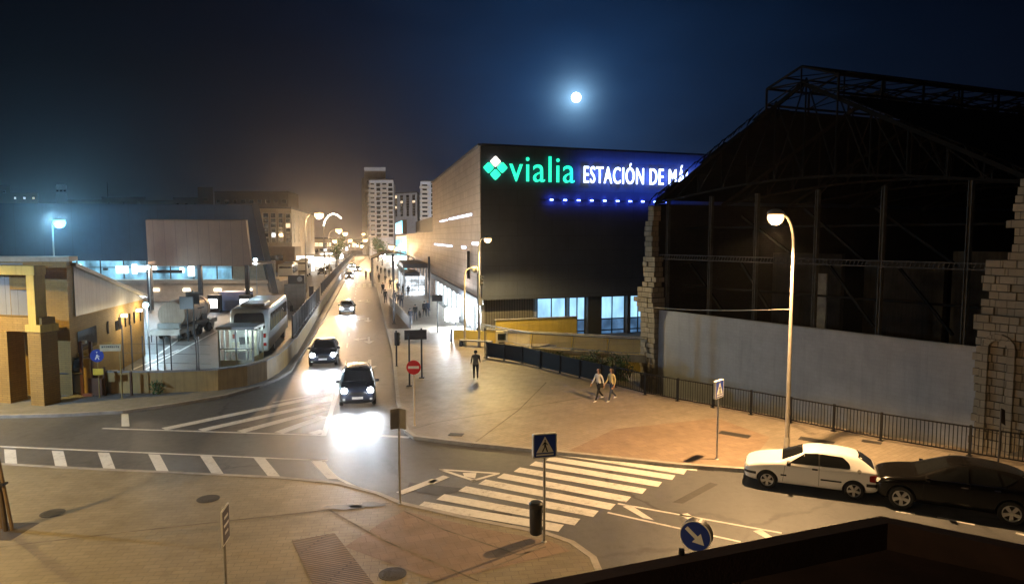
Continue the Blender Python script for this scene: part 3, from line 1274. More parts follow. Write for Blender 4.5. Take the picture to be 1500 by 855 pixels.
f_pts = [G(713, 524, .125), G(765, 532, .125), G(820, 546, .125), G(880, 561, .125), G(900, 566, .125)]
railing(f_pts, 'mesh_railing', 'black railing with solid dark mesh panels curving along the plaza edge', 1.05, 1.9, mesh=True)
g_pts = [G(901, 566.5, .125), G(945, 578, .125), G(1100, 607, .125), G(1290, 645, .125), G(1420, 667, .125), G(1560, 690, .125)]
railing(g_pts, 'bar_railing', 'black vertical bar railing along the pavement in front of the ruined shed', 1.1, 2.0)
b = MB()
o = G(713, 524, .125)
b.tube([(0, 0, 0), (0, 0, 2.1)], .035, 8)
b.box((0, 0, .02), (.2, .2, .04))
b.box((0, -.03, 1.95), (.1, .1, .22))
ob = b.build('marker_post', M_STEEL_D)
ob.location = o + Vector((-.12, .1, 0))
tag(ob, 'thin dark post at the station end of the black mesh railing', 'post')

# ------------------------------------------------------------------ derelict shed
RL = Vector((9.2, 46.0, 0))
RE = Vector((.571, -.818, 0)).normalized()
RA = Vector((.927, .375, 0)).normalized()


def RP(t, d=0.0, z=0.0):
    p = RL + RE * t + RA * d
    return Vector((p.x, p.y, z))


sh = thing('derelict_train_shed', 'derelict dark train shed with stone piers, rusted trusses and a grey block wall', 'shed', RP(0, 0, -2.2), math.atan2(RE.y, RE.x))
M_STONE = masonry('pale_stone_blocks', (.4, .35, .27), (.3, .26, .19), (.14, .12, .09), .62, .34, .85, .02, .5, .8, .5)
M_BRICKD = masonry('sooty_brick', (.04, .032, .025), (.03, .026, .02), (.03, .026, .022), .5, .16, .9, .02, .5, .6, .6)
M_BLOCK = masonry('grey_block_wall', (.42, .435, .465), (.4, .415, .445), (.36, .375, .4), .4, .2, .85, .008, .5, .12, .3)
M_RUST = mat('rusted_iron', (.022, .018, .015), .8, .4, 3, bump=.3, spec=.1)
M_IRONG = mat('weathered_grey_iron', (.075, .073, .07), .75, .35, 2, streak=.6, spec=.15)
M_TIN = mat('sooty_roof_sheet', (.013, .012, .012), .9, .4, 1.2, bump=.3, spec=.08)
EZ, AZ, TA, TW = 10.5, 17.4, 10.57, 21.5
# infill wall
b = MB()
b.slab([RP(.9, .1, -2.2), RP(19.8, .1, -2.2), RP(19.8, .1, 3.45), RP(.9, .1, 3.45)], RA * .25)
b.build('infill_wall', M_BLOCK, sh, w=True)


def pier(t0, courses, name):
    b = MB()
    z = -2.2
    for (h, ta, tb, d0, d1) in courses:
        cuts = [ta]
        while tb - cuts[-1] > .95:
            cuts.append(cuts[-1] + RND.uniform(.42, .8))
        cuts.append(tb)
        b.slab([RP(ta + .06, d0 + .08, z), RP(tb - .06, d0 + .08, z), RP(tb - .06, d1, z), RP(ta + .06, d1, z)], (0, 0, h))
        for a, c in zip(cuts, cuts[1:]):
            e = RND.uniform(-.05, .04)
            f = RND.uniform(0, .02)
            g = RND.uniform(-.05, .05) if c == tb or a == ta else 0
            b.slab([RP(a + (g if a == ta else 0), d0 + e, z + f), RP(c - .014 + (g if c == tb else 0), d0 + e + RND.uniform(-.02, .02), z + f * .5), RP(c - .014, d0 + .3, z), RP(a, d0 + .3, z)], (0, 0, h - .016))
        z += h
    return b.build(name, M_STONE, sh, w=True, bevel=.015, seg=1)


cs = []
z = -2.2
while z < 10.3:
    j = RND.uniform(-.05, .05)
    if z < 4.2:
        bulge = max(0, (z - 2.8)) * .35
        cs.append((.34, -.35 - bulge, .92 + j * .6, -.25 - bulge * .5, .7))
    elif z < 4.7:
        cs.append((.34, -.7, .7, -.3, .7))
    elif z < 6.9:
        cs.append((.34, -.45 + j * 2.2, .62 + j * 2.5, 0, .7))
    elif z < 9.3:
        cs.append((.34, -.4 + j, .28 + j * 2.0, 0, .6))
    else:
        cs.append((.34, -.05 + j, .45 + j, 0, .6))
    z += .34
pier(0, cs, 'stone_pier')
cs = []
z = -2.2
while z < 10.7:
    j = RND.choice((-.12, .0, .14)) + RND.uniform(-.03, .03)
    if z < 4.0:
        cs.append((.34, 19.75 + j * .5, 23.4, -.1, .9))
    elif z < 4.7:
        cs.append((.34, 19.7, 23.4, -.2, .9))
    elif z < 7.0:
        cs.append((.34, 19.95 + j, 23.4, 0, .9))
    elif z < 9.6:
        cs.append((.34, 20.75 + j, 23.2, 0, .9))
    elif z < 10.2:
        cs.append((.34, 20.95, 23.4, -.1, .9))
    else:
        cs.append((.34, 21.1, 23.4, -.18, .9))
    z += .34
pier(0, cs, 'stone_pier')
# niche surround on the right pier
b = MB()
for (ta, tb) in ((20.0, 20.3), (21.0, 21.3)):
    b.slab([RP(ta, -.22, -2.2), RP(tb, -.22, -2.2), RP(tb, -.1, -2.2), RP(ta, -.1, -2.2)], (0, 0, 5.7))
for k in range(7):
    a0, a1 = math.pi * k / 7, math.pi * (k + 1) / 7
    pts = [(20.65 - math.cos(a0) * r, 3.5 + math.sin(a0) * r) for r in (.36, .66)] + [(20.65 - math.cos(a1) * r, 3.5 + math.sin(a1) * r) for r in (.66, .36)]
    b.slab([RP(t, -.22, zz) for t, zz in pts], RA * .12)
b.build('arched_buttress', M_STONE, sh, w=True, bevel=.012, seg=1)
# posts
for px in (975, 1037, 1103, 1190, 1285, 1410):
    k = (px - 750) / 1000.0
    t = (k * 46.3 - 9.6) / (.571 + .818 * k)
    b = MB()
    for dd in (-.07, .07):
        b.bar(RP(t + dd, .55, 3.3), RP(t + dd, .55, EZ + .3), .04, .2, RA)
    b.bar(RP(t, .55, 3.3), RP(t, .55, EZ + .3), .14, .03, RA)
    b.build('post', M_IRONG, sh, w=True)
# horizontal lattice girder and ties
b = MB()
for z in (6.84, 7.12):
    b.bar(RP(.4, .5, z), RP(20.4, .5, z), .1, .06)
n = 95
for i in range(n):
    t0 = .4 + 20.0 * i / n
    b.bar(RP(t0, .5, 6.84), RP(t0 + .1, .5, 7.12), .035)
b.build('lattice_girder', M_IRONG, sh, w=True)


def roofz(t):
    return EZ + (AZ - EZ) * (t / TA if t < TA else (TW - t) / (TW - TA))


def truss(d, m, full=True):
    b = MB()
    b.bar(RP(0, d, EZ), RP(TA, d, AZ - .9), .16, .2)
    b.bar(RP(TA, d, AZ - .9), RP(TW, d, EZ), .16, .2)
    # curved lower chord
    ch = [(t, EZ + 1.0 * math.sin(math.pi * t / TW)) for t in [TW * i / 12 for i in range(13)]]
    for (a, za), (c, zc) in zip(ch, ch[1:]):
        b.bar(RP(a, d, za), RP(c, d, zc), .1, .12)
    for i in range(1, 12):
        t, z = ch[i]
        b.bar(RP(t, d, z), RP(t, d, roofz(t) - .5), .07)
        t2 = ch[i + 1 if i < 6 else i - 1][0]
        b.bar(RP(t, d, z), RP(t2, d, roofz(t2) - .5), .06)
    return b.build('roof_truss', m, sh, w=True)


truss(.45, mat('dim_iron', (.012, .011, .01), .8, .3, 2, spec=.06))
for d in (6, 12, 18, 26):
    truss(d, M_RUST)
# front diagonals inside the bays
b = MB()
for (ta, za, tb, zb, d) in ((1.5, 6.5, 4.2, 3.6, 2), (4.5, 9.6, 8.2, 7.2, 3), (9.6, 9.9, 13.2, 7.0, 2), (13.6, 9.8, 17.6, 6.9, 2), (5.5, 6.7, 7.6, 3.9, 2), (11, 6.8, 13.6, 3.6, 2.2), (14.8, 6.7, 17.4, 3.6, 2.2)):
    b.bar(RP(ta, d, za), RP(tb, d, zb), .16, .12)
for z in (5.0, 8.9):
    b.bar(RP(.5, 2.4, z), RP(20, 2.4, z), .08, .12)
b.build('brace', mat('dim_iron', (.012, .011, .01)), sh, w=True)
# roof sheets with broken edge, side and back walls
LEN = 46
for side in (0, 1):
    b = MB()
    for i in range(24):
        d0, d1 = i * LEN / 24.0, (i + 1) * LEN / 24.0
        if i == 0:
            d0 = .2
        for k in range(9):
            u0, u1 = k / 9.0, (k + 1) / 9.0
            e = RND.uniform(0, .5) if i == 0 else 0
            lim = TA - 2.1
            t0, t1 = u0 * lim, u1 * lim
            zf = lambda t: EZ + (AZ - 1.0 - EZ) * t / TA
            pts = [(t0, d0 + e), (t1, d0 + e), (t1, d1 + .05), (t0, d1 + .05)]
            if side:
                pts = [(TW - t * (TW - TA) / TA, d) for t, d in pts]
                z_ = [zf(t0), zf(t1), zf(t1), zf(t0)]
            else:
                z_ = [zf(t0), zf(t1), zf(t1), zf(t0)]
            lift = .25 + RND.uniform(-.03, .03)
            b.slab([RP(p[0], p[1], zz + lift) for p, zz in zip(pts, z_)], (0, 0, .05))
    b.build('roof_sheeting', M_TIN, sh, w=True)
b = MB()
for k in range(46):
    t = TA * (1 - 2.1 / TA) * k / 46
    z = EZ + (AZ - 1.0 - EZ) * t / TA + .35
    s = RND.uniform(.1, .5)
    b.slab([RP(t, .1, z), RP(t + .22, .1, z + .1), RP(t + .22 + RND.uniform(-.1, .1), -.1, z + .1 - s * .5), RP(t - .1, .0, z - s)], RA * .05)
b.build('broken_roof_edge', M_TIN, sh, w=True)
b = MB()
b.slab([RP(-.1, .8, -2.2), RP(-.1, LEN, -2.2), RP(-.1, LEN, EZ), RP(-.1, .8, EZ)], -RE * .3)
b.slab([RP(0, LEN, -2.2), RP(TW, LEN, -2.2), RP(TW, LEN, EZ + .4), RP(TA, LEN, AZ - .9), RP(0, LEN, EZ + .4)], RA * .3)
b.slab([RP(TW, .9, -2.2), RP(TW, LEN, -2.2), RP(TW, LEN, EZ), RP(TW, .9, EZ)], RE * .3)
each(b, 'brick_wall', M_BRICKD, sh, w=True)
b = MB()
b.slab([RP(0, .3, -2.21), RP(TW, .3, -2.21), RP(TW, LEN, -2.21), RP(0, LEN, -2.21)], (0, 0, -.05))
b.build('floor_slab', M_CONC, sh, w=True)
# inner dim partition and white panel seen through the bays
b = MB()
for (ta, tb, zb_) in ((1.5, 6.5, 7.2), (8, 12.6, 6.8), (13, 19, 7.5)):
    b.slab([RP(ta, 9, -2.2), RP(tb, 9, -2.2), RP(tb, 9, zb_), RP(ta, 9, zb_)], RA * .3)
each(b, 'inner_partition', mat('stained_plaster', (.07, .062, .05), .9, .5, .7, streak=.7), sh, w=True)
b = MB()
b.slab([RP(7.9, 5, 2.2), RP(8.7, 5, 2.2), RP(8.7, 5, 6.1), RP(7.9, 5, 6.1)], RA * .1)
b.build('pale_panel', mat('pale_panel', (.3, .31, .32), .7, .3, 2), sh, w=True)
# open lantern on the ridge
b = MB()
HW = 2.1
zr = AZ
ze = AZ - .9 - HW * .63 + 1.4
zb_ = AZ - .9 - HW * .63 + .5
ds = [0.3 + i * 3.1 for i in range(15)]
for side in (-1, 1):
    t = TA + side * HW
    for z in (zb_, ze):
        b.bar(RP(t, .3, z), RP(t, ds[-1], z), .11, .11)
    for f in (.5,):
        b.bar(RP(TA + side * HW * f, .3, (zr + ze) / 2), RP(TA + side * HW * f, ds[-1], (zr + ze) / 2), .08)
    for i, d in enumerate(ds):
        b.bar(RP(t, d, zb_ - .4), RP(t, d, ze), .1)
        b.bar(RP(t, d, ze), RP(TA, d, zr), .1)
        b.bar(RP(t, d, zb_), RP(TA, d, ze), .055)
        if i + 1 < len(ds):
            b.bar(RP(t, d, zb_), RP(t, ds[i + 1], ze), .05)
            b.bar(RP(TA + side * HW * .5, d, (zr + ze) / 2), RP(TA, ds[i + 1], zr), .045)
            b.bar(RP(t, d, ze), RP(TA + side * HW * .5, ds[i + 1], (zr + ze) / 2), .045)
b.bar(RP(TA, .3, zr), RP(TA, ds[-1], zr), .12)
for d in ds:
    b.bar(RP(TA, d, zr), RP(TA, d, AZ - 1.4), .07)
    b.bar(RP(TA - HW, d, ze), RP(TA + HW, d, ze), .07)
b.build('ridge_lantern', M_RUST, sh, w=True)


# ------------------------------------------------------------------ left: terminal building
def L1(px, py, z=0):
    return G(px, py, z)


OC = Vector((-22.9, 35.4, 0))          # near corner beside the gate
OD = (Vector((-25.9, 47.8, 0)) - OC).normalized()
ON = Vector((OD.y, -OD.x, 0))           # outwards (to the yard)
M_OCH = masonry('ochre_brickwork', (.34, .22, .075), (.29, .185, .065), (.2, .135, .05), .45, .11, .8, .012, .5, .35, .4)
M_OCHP = mat('yellow_concrete', (.52, .38, .1), .75, .15, 1.0, streak=.4)
ob_ = thing('terminal_building', 'ochre brick building with sloping roof, grey metal gable and a row of slit windows', 'building', OC, math.atan2(OD.y, OD.x))


def OB(u, o=0, z=0.0):
    p = OC + OD * u + ON * o
    return Vector((p.x, p.y, z))


FX = Vector((-1, .03, 0))
b = MB()
b.slab([OB(0, 0, 0), OB(12.6, 0, 0), OB(12.6, 0, 4.0), OB(0, 0, 4.2)], -ON * 24)
b.build('brick_wall', M_OCH, ob_, w=True)
b = MB()
b.slab([OB(.2, .06, 4.15), OB(12.6, .06, 3.96), OB(12.6, .06, 4.05), OB(.2, .06, 6.75)], -ON * 24)
b.build('metal_gable', masonry('grey_metal_sheet', (.3, .3, .3), (.28, .28, .28), (.17, .17, .17), .55, 8, .5, .015, 0, .2, .3), ob_, w=True)
b = MB()
b.slab([OB(.0, .25, 6.78), OB(12.9, .25, 4.06), OB(12.9, .25, 4.24), OB(.0, .25, 6.98)], -ON * 24.4)
b.build('roof', mat('roof_edge_metal', (.25, .24, .22), .6), ob_, w=True)
b = MB()
for i, u in enumerate((5.0, 6.5, 7.1, 8.3, 9.2, 10.2, 11.6)):
    hgt = .75 if i != 1 else .6
    wd_ = .28 if i not in (1, 2) else .5
    b.slab([OB(u, .03, 2.55), OB(u + wd_, .03, 2.55), OB(u + wd_, .03, 2.55 + hgt), OB(u, .03, 2.55 + hgt)], -ON * .02)
each(b, 'window', M_GLASSD, ob_, w=True)
for u in (7.7, 10.9):
    b = MB()
    b.box(OB(u, .18, 3.35), (.3, .3, .2))
    b.build('wall_lamp', emit('wall_lamp_light', (1, .9, .7), 2.5), ob_, w=True, bevel=.03)
    lamp('POINT', OB(u, .8, 3.3), 220, (1, .78, .45), .08, name='lamp_light')
# tall front block
b = MB()
b.slab([OB(-.6, .02, 0), OB(-.6, .02, 0) + FX * 1.6, OB(-.6, .02, 7.05) + FX * 1.6, OB(-.6, .02, 7.05)], OD * .8)
b.slab([OB(-.6, .02, 5.6) + FX * 1.6, OB(-.6, .02, 5.6) + FX * 22, OB(-.6, .02, 7.05) + FX * 22, OB(-.6, .02, 7.05) + FX * 1.6], OD * .8)
b.slab([OB(-.6, .02, 2.7) + FX * 1.6, OB(-.6, .02, 2.7) + FX * 22, OB(-.6, .02, 3.3) + FX * 22, OB(-.6, .02, 3.3) + FX * 1.6], OD * .8)
for x0, x1 in ((3.0, 3.7), (5.2, 6.0), (9, 10)):
    b.slab([OB(-.6, .02, 0) + FX * x0, OB(-.6, .02, 0) + FX * x1, OB(-.6, .02, 5.6) + FX * x1, OB(-.6, .02, 5.6) + FX * x0], OD * .8)
each(b, 'front_wall', M_OCH, ob_, w=True)
b = MB()
b.slab([OB(-.75, .2, 7.05), OB(-.75, .2, 7.05) + FX * 22, OB(-.75, .2, 7.3) + FX * 22, OB(-.75, .2, 7.3)], OD * 1.2)
b.build('parapet_coping', mat('pale_coping', (.45, .4, .3), .7), ob_, w=True)
b = MB()
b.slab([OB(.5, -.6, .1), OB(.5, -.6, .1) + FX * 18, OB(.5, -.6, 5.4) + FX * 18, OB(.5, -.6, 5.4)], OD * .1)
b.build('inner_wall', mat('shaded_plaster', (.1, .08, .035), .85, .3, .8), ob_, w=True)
b = MB()
b.slab([OB(.4, .035, 2.2), OB(3.2, .035, 2.2), OB(3.2, .035, 3.3), OB(.4, .035, 3.3)], -ON * .02)
b.build('side_opening', M_GLASSD, ob_, w=True)
b = MB()
b.slab([OB(.3, .5, 2.0), OB(4.2, .5, 2.0), OB(4.2, .5, 2.18), OB(.3, .5, 2.18)], -ON * .5)
b.build('ledge', M_OCHP, ob_, w=True)

# porch portal
po = thing('porch_portal', 'two storey yellow concrete portal with bright upper frame on thick brick columns', 'portal', G(57, 598), 0)
c1 = G(57, 597)
c0 = G(8, 593)
ax = (c1 - c0)
ax.z = 0
W_ = ax.length
ax.normalize()
ay = Vector((-ax.y, ax.x, 0))
rzp = math.atan2(ax.y, ax.x)
b = MB()
for c in (c0, c1, c0 - ax * 3.2, c0 - ax * 6.4):
    b.box(c + ay * .4 + Vector((0, 0, 1.85)), (.82, .9, 3.7), rzp)
b.box((c0 - ax * 6.4 + c1) / 2 + ay * .42 + Vector((0, 0, 4.05)), (W_ + 7.2, .72, .7), rzp)
each(b, 'brick_column', M_OCH, po, w=True)
b = MB()
b.box(c1 + ay * .4 + Vector((0, 0, 3.9)), (.95, 1.0, .36), rzp)
for c in (c1, c1 - ax * 4.4):
    b.box(c + ay * .2 + Vector((0, 0, 5.3)), (.48, .6, 2.5), rzp)
b.box((c1 - ax * 4.4 + c1) / 2 + ay * .2 + Vector((0, 0, 6.7)), (5.0, .62, .45), rzp)
b.build('upper_frame', M_OCHP, po, w=True, bevel=.02)
b = MB()
for c in (c0, c0 - ax * 3.2):
    b.box(c + ay * 2.2 + Vector((0, 0, 5.2)), (.6, .6, 2.4), rzp)
b.box(c0 - ax * 1.5 + ay * 1.4 + Vector((0, 0, 3.6)), (6.5, 1.3, .2), rzp)
b.build('balcony_slab', M_OCH, po, w=True)

# gate, bin, signs at the corner
gt = thing('gate_frame', 'dark red steel gate posts with a small lamp beside the ochre building', 'gate', G(122, 578, .125), 0)
b = MB()
for px in (122, 136):
    b.box(G(px, 578, .125) + Vector((0, 0, 1.4)), (.14, .14, 2.8))
b.bar(G(122, 578, 2.6), G(136, 578, 2.6), .1)
each(b, 'frame', mat('oxide_red_steel', (.09, .03, .02), .6), gt, w=True)
b = MB()
b.slab([G(124, 578, .2), G(134, 578, .2), G(134, 578, .2) + Vector((0, 0, 1.9)), G(124, 578, .2) + Vector((0, 0, 1.9))], (0, .06, 0))
b.build('gate_leaf', mat('ochre_steel', (.3, .19, .05), .6), gt, w=True)
b = MB()
b.box(G(128, 577, .125) + Vector((0, -.05, 2.75)), (.2, .2, .16))
b.box(G(129, 577, .125) + Vector((0, -.12, 1.65)), (.12, .1, .14))
b.build('lamp', M_WHITEP, gt, w=True, bevel=.03)
bn = thing('waste_container', 'dark waste container with a bag on top beside the gate', 'container', G(109, 576, .125), .05)
b = MB()
b.prism([(-.62, -.4), (.62, -.4), (.68, .4), (-.68, .4)], .1, 1.1)
b.build('body', M_BLACK, bn, bevel=.05)
b = MB()
b.box((0, 0, 1.14), (1.4, .9, .08))
b.build('lid', M_BLACK, bn, bevel=.03)
b = MB()
for x in (-.5, .5):
    for y in (-.3, .3):
        b.box((x, y, .05), (.1, .08, .1))
each(b, 'caster', M_RUBBER, bn)
bgm = MB()
bgm.lathe([(.02, 0), (.3, .05), (.36, .25), (.25, .5), (.08, .62), (.12, .7)], 12)
bag = bgm.build('bin_bag', mat('blue_grey_bag', (.06, .09, .12), .5, .4, 6, bump=.6, bscale=9), smooth=True)
bag.location = G(112, 576, .125) + Vector((.1, 0, 1.18))
tag(bag, 'blue grey rubbish bag lying on the dark container lid', 'bag')

# low curved wall along the yard
wl = [G(136, 578, .0), G(240, 578, 0), G(320, 574, 0), G(360, 568, 0), G(388, 559, 0), G(405, 549, 0), G(417, 538, 0), G(428, 523, 0), Vector((-15.3, 47.6, 0)), Vector((-21.2, 75.0, 0)), Vector((-25.2, 94, 0)), Vector((-36.2, 146, 0)), Vector((-58, 250, 0))]
yw = thing('boundary_wall', 'low orange rendered wall curving round the bus yard corner', 'wall', wl[0], 0)
b = MB()
n = len(wl)
LL, RR_ = [], []
for i, p in enumerate(wl):
    d = (wl[min(n - 1, i + 1)] - wl[max(0, i - 1)]).normalized()
    nr = Vector((-d.y, d.x, 0)) * .15
    LL.append(p + nr)
    RR_.append(p - nr)
for i in range(n - 1):
    b.slab([(*LL[i].to_2d(), 0), (*LL[i + 1].to_2d(), 0), (*RR_[i + 1].to_2d(), 0), (*RR_[i].to_2d(), 0)], (0, 0, 1.22))
b.build('render', M_CONCY, yw, w=True)
b = MB()
for i in range(n - 1):
    b.slab([(*(LL[i] + (LL[i] - wl[i]) * .2).to_2d(), 1.223), (*(LL[i + 1] + (LL[i + 1] - wl[i + 1]) * .2).to_2d(), 1.223), (*(RR_[i + 1] + (RR_[i + 1] - wl[i + 1]) * .2).to_2d(), 1.223), (*(RR_[i] + (RR_[i] - wl[i]) * .2).to_2d(), 1.223)], (0, 0, .07))
b.build('coping', M_CONC, yw, w=True)
b = MB()
b.box(G(141, 580, .125) + Vector((0, .0, .5)), (.7, .12, .9))
b.box(G(154, 579, .125) + Vector((0, .0, .75)), (.09, .12, 1.5))
b.box(G(193, 578.5, .125) + Vector((0, .0, .6)), (.09, .12, 1.25))
b.build('pilaster', mat('rust_brown', (.1, .045, .02), .7), yw, w=True)

# iron fence on the wall along the avenue
fp = [Vector((-15.2, 46.9, 0)), Vector((-21.1, 74.5, 0))]
railing(fp, 'yard_fence', 'tall dark iron fence on the yard wall beside the parked coach', 1.55, 2.3, .12, z=1.29)
railing([Vector((-23.0, 82, 0)), Vector((-36.0, 143, 0)), Vector((-56, 240, 0))], 'yard_fence', 'long dark iron fence farther up the avenue beyond the ticket hut', 1.45, 3.2, .3, z=1.29)
# light wire fence on the left part of the wall
wf = thing('wire_fence', 'thin wire fence with dark posts on the orange wall near the gate', 'fence', wl[0], 0)
for px, py in ((183, 544), (196, 543), (212, 542), (222, 541), (233, 541), (243, 541), (253, 541), (290, 541), (293, 541)):
    b = MB()
    p = G(px, 577, .0)
    hh = 2.9 if px < 200 else 2.3
    b.box((p.x, p.y - .0, 1.29 + (hh - 1.29) / 2 + .4), (.05, .05, hh - 1.29 + .8))
    b.build('post', M_STEEL_D, wf, w=True)
b = MB()
for z in (1.7, 2.2, 2.7):
    b.bar(G(183, 577) + Vector((0, 0, z)), G(310, 576) + Vector((0, 0, z - .1)), .012)
b.build('wire', M_STEEL_D, wf, w=True)

# ------------------------------------------------------------------ bus yard
STZ = math.atan2(SDIR.y, SDIR.x)
# guard booth
kb = thing('guard_booth', 'small glazed white booth lit inside behind the curved orange wall', 'booth', (-17.45, 43.6, 0), .05)
M_ALU = mat('pale_aluminium', (.5, .52, .52), .45, .1, 3, metal=.3)
b = MB()
b.box((0, 0, .05), (2.2, 2.0, .1))
for x in (-1.03, 0, 1.03):
    b.box((x, -.95, 1.25), (.1, .08, 2.4))
    b.box((x, .95, 1.25), (.1, .08, 2.4))
for y in (-.95, 0, .95):
    b.box((1.06, y, 1.25), (.08, .1, 2.4))
    b.box((-1.06, y, 1.25), (.08, .1, 2.4))
b.box((0, -.95, 1.28), (2.0, .07, .08))
b.build('frame', M_ALU, kb)
b = MB()
b.box((0, 0, 2.58), (2.4, 2.2, .2))
b.build('roof', M_ALU, kb, bevel=.04)
b = MB()
b.box((-.52, -.93, .3), (.94, .03, .5))
b.box((.52, -.93, .3), (.94, .03, .5))
b.box((1.05, 0, .4), (.03, 1.8, .7))
each(b, 'lower_panel', mat('cream_panel', (.5, .48, .36), .5, .15, 2), kb)
b = MB()
b.box((-.52, -.94, 1.5), (.92, .015, 1.86))
b.box((.52, -.94, 1.5), (.92, .015, 1.86))
b.box((1.06, .45, 1.6), (.015, .85, 1.6))
each(b, 'glazing', mg, kb)
b = MB()
b.box((-.4, .3, .95), (1.2, .6, .06))
b.box((-.5, .4, 1.3), (.5, .06, .4))
b.box((.55, .7, 1.2), (.5, .3, 2.0))
each(b, 'desk', mat('booth_furniture', (.25, .24, .2), .6, .4, 3), kb)
lamp('POINT', (-17.45, 43.5, 2.3), 170, (.75, .95, .85), .1, name='booth_light')


def wheel_parts(root, x, y, r, w, side, rim=True, spokes=5, m=None):
    """tyre with a rim child; side = +1 outer face towards +y"""
    M = Matrix.Translation((x, y, r)) @ Matrix.Rotation(-side * math.pi / 2, 4, 'X')
    b = MB()
    b.lathe([(r * .5, -w * .5), (r * .9, -w * .5), (r, -w * .38), (r, w * .38), (r * .93, w * .5), (r * .7, w * .46), (r * .66, w * .3), (.01, w * .28)], 26, M)
    wh = b.build('wheel', M_RUBBER, root, smooth=True)
    b = MB()
    b.lathe([(r * .70, w * .3), (r * .70, w * .47), (r * .66, w * .5), (r * .62, w * .46), (r * .6, w * .3)], 26, M, closed=True)
    b.lathe([(r * .18, w * .3), (r * .18, w * .5), (r * .12, w * .53), (.005, w * .53)], 14, M, closed=True)
    for k in range(spokes):
        a = 2 * math.pi * k / spokes + .3
        ca, sa = math.cos(a), math.sin(a)
        n = Vector((-sa, ca, 0))
        u = Vector((ca, sa, 0))
        wd0, wd1 = r * .1, r * .17
        if spokes <= 6:
            wd0, wd1 = r * .11, r * .16
        vs = [u * r * .1 - n * wd0, u * r * .64 - n * wd1, u * r * .64 + n * wd1, u * r * .1 + n * wd0]
        lo = [M @ (v + Vector((0, 0, w * .32))) for v in vs]
        hi = [M @ (v + Vector((0, 0, w * .48))) for v in vs]
        b.add(lo + hi, [(0, 1, 2, 3), (4, 5, 6, 7), (0, 1, 5, 4), (1, 2, 6, 5), (2, 3, 7, 6), (3, 0, 4, 7)])
    b.build('rim', m or M_ALLOY, wh, smooth=True)
    return wh


def coach(name, label, loc, rz, L=12, group=None, col=(.62, .68, .74)):
    """x forward; rear at x = 0"""
    t = thing(name, label, 'coach', loc, rz, group)
    mb = mat('coach_paint_%d' % int(col[0] * 100), col, .35, .08, .6, coat=.4)
    prof = [(0, .45), (-.08, 1.0), (-.02, 2.0), (.22, 3.1), (.5, 3.38), (L - .9, 3.42), (L - .35, 3.2), (L - .02, 1.9), (L, .5)]
    b = MB()
    b.slab([(x, -1.26, z) for x, z in prof], (0, 2.52, 0))
    b.build('body', mb, t, smooth=True, bevel=.16, seg=3)
    b = MB()
    b.slab([(-.06 + .0, y, z) for y, z in sharp_round([(-1.02, 1.95), (1.02, 1.95), (1.0, 2.2), (-1.0, 2.2)], .05)], (-.02, 0, 0))
    b = MB()
    pts = sharp_round([(-1.05, 0), (1.05, 0), (.95, 1.12), (-.95, 1.12)], .22)
    b.slab([(-.03 + p.y * .185 - .01, p.x, 1.98 + p.y) for p in pts], (-.02, 0, .004))
    b.build('rear_window', M_GLASSD, t)
    for s in (-1, 1):
        b = MB()
        pts = sharp_round([(.9, 1.75), (L - .9, 1.75), (L - .7, 2.5), (L - 1.0, 2.95), (1.1, 2.95)], .2)
        b.slab([(p.x, s * 1.262, p.y) for p in pts], (0, s * .02, 0))
        b.build('side_window', M_GLASSD, t)
        b = MB()
        for x in [2.2 + i * 1.5 for i in range(int((L - 3) / 1.5))]:
            b.box((x, s * 1.288, 2.35), (.06, .012, 1.2))
        b.build('window_pillar', M_BLACK, t)
        for x in (3.0, L - 2.6):
            wheel_parts(t, x, s * 1.1, .5, .32, s, spokes=8)
        b = MB()
        b.box((-.09, s * .95, .95), (.03, .32, .22))
        b.box((-.05, s * .98, 1.55), (.03, .2, .3))
        each(b, 'tail_light', M_TAIL, t)
        b = MB()
        b.tube([(L - .1, s * 1.2, 2.9), (L + .35, s * 1.5, 2.7), (L + .35, s * 1.55, 2.2)], .04, 6)
        b.box((L + .33, s * 1.55, 2.15), (.12, .26, .5))
        b.build('wing_mirror', M_BLACK, t)
    b = MB()
    b.slab([(L + .0, -1.05, 1.1), (L + .0, 1.05, 1.1), (L - .3, 1.0, 3.0), (L - .3, -1.0, 3.0)], (.03, 0, 0))
    b.build('windscreen', M_GLASSD, t)
    b = MB()
    b.box((3.0, 0, 3.5), (2.6, 1.7, .22))
    b.build('roof_unit', M_STEEL_G, t, bevel=.08)
    b = MB()
    b.box((-.11, 0, 1.25), (.03, 1.3, .5))
    for i in range(5):
        b.box((-.13, 0, 1.08 + i * .085), (.02, 1.25, .03))
    b.build('engine_grille', M_STEEL_D, t)
    b = MB()
    b.box((-.12, 0, .72), (.02, .5, .13))
    b.build('number_plate', M_WHITEP, t)
    return t


coach('parked_coach', 'pale grey coach parked with its rounded rear window behind the booth', (-18.0, 46.4, 0), STZ, 12)
coach('far_coach', 'white coach parked in front of the beige apartment block', (-43.0, 133, 0), STZ + math.pi, 11, col=(.7, .66, .55))
coach('far_coach', 'taller white coach front just behind another white coach at the yard exit', (-46.0, 152, 0), STZ + math.pi, 11, col=(.68, .65, .57))

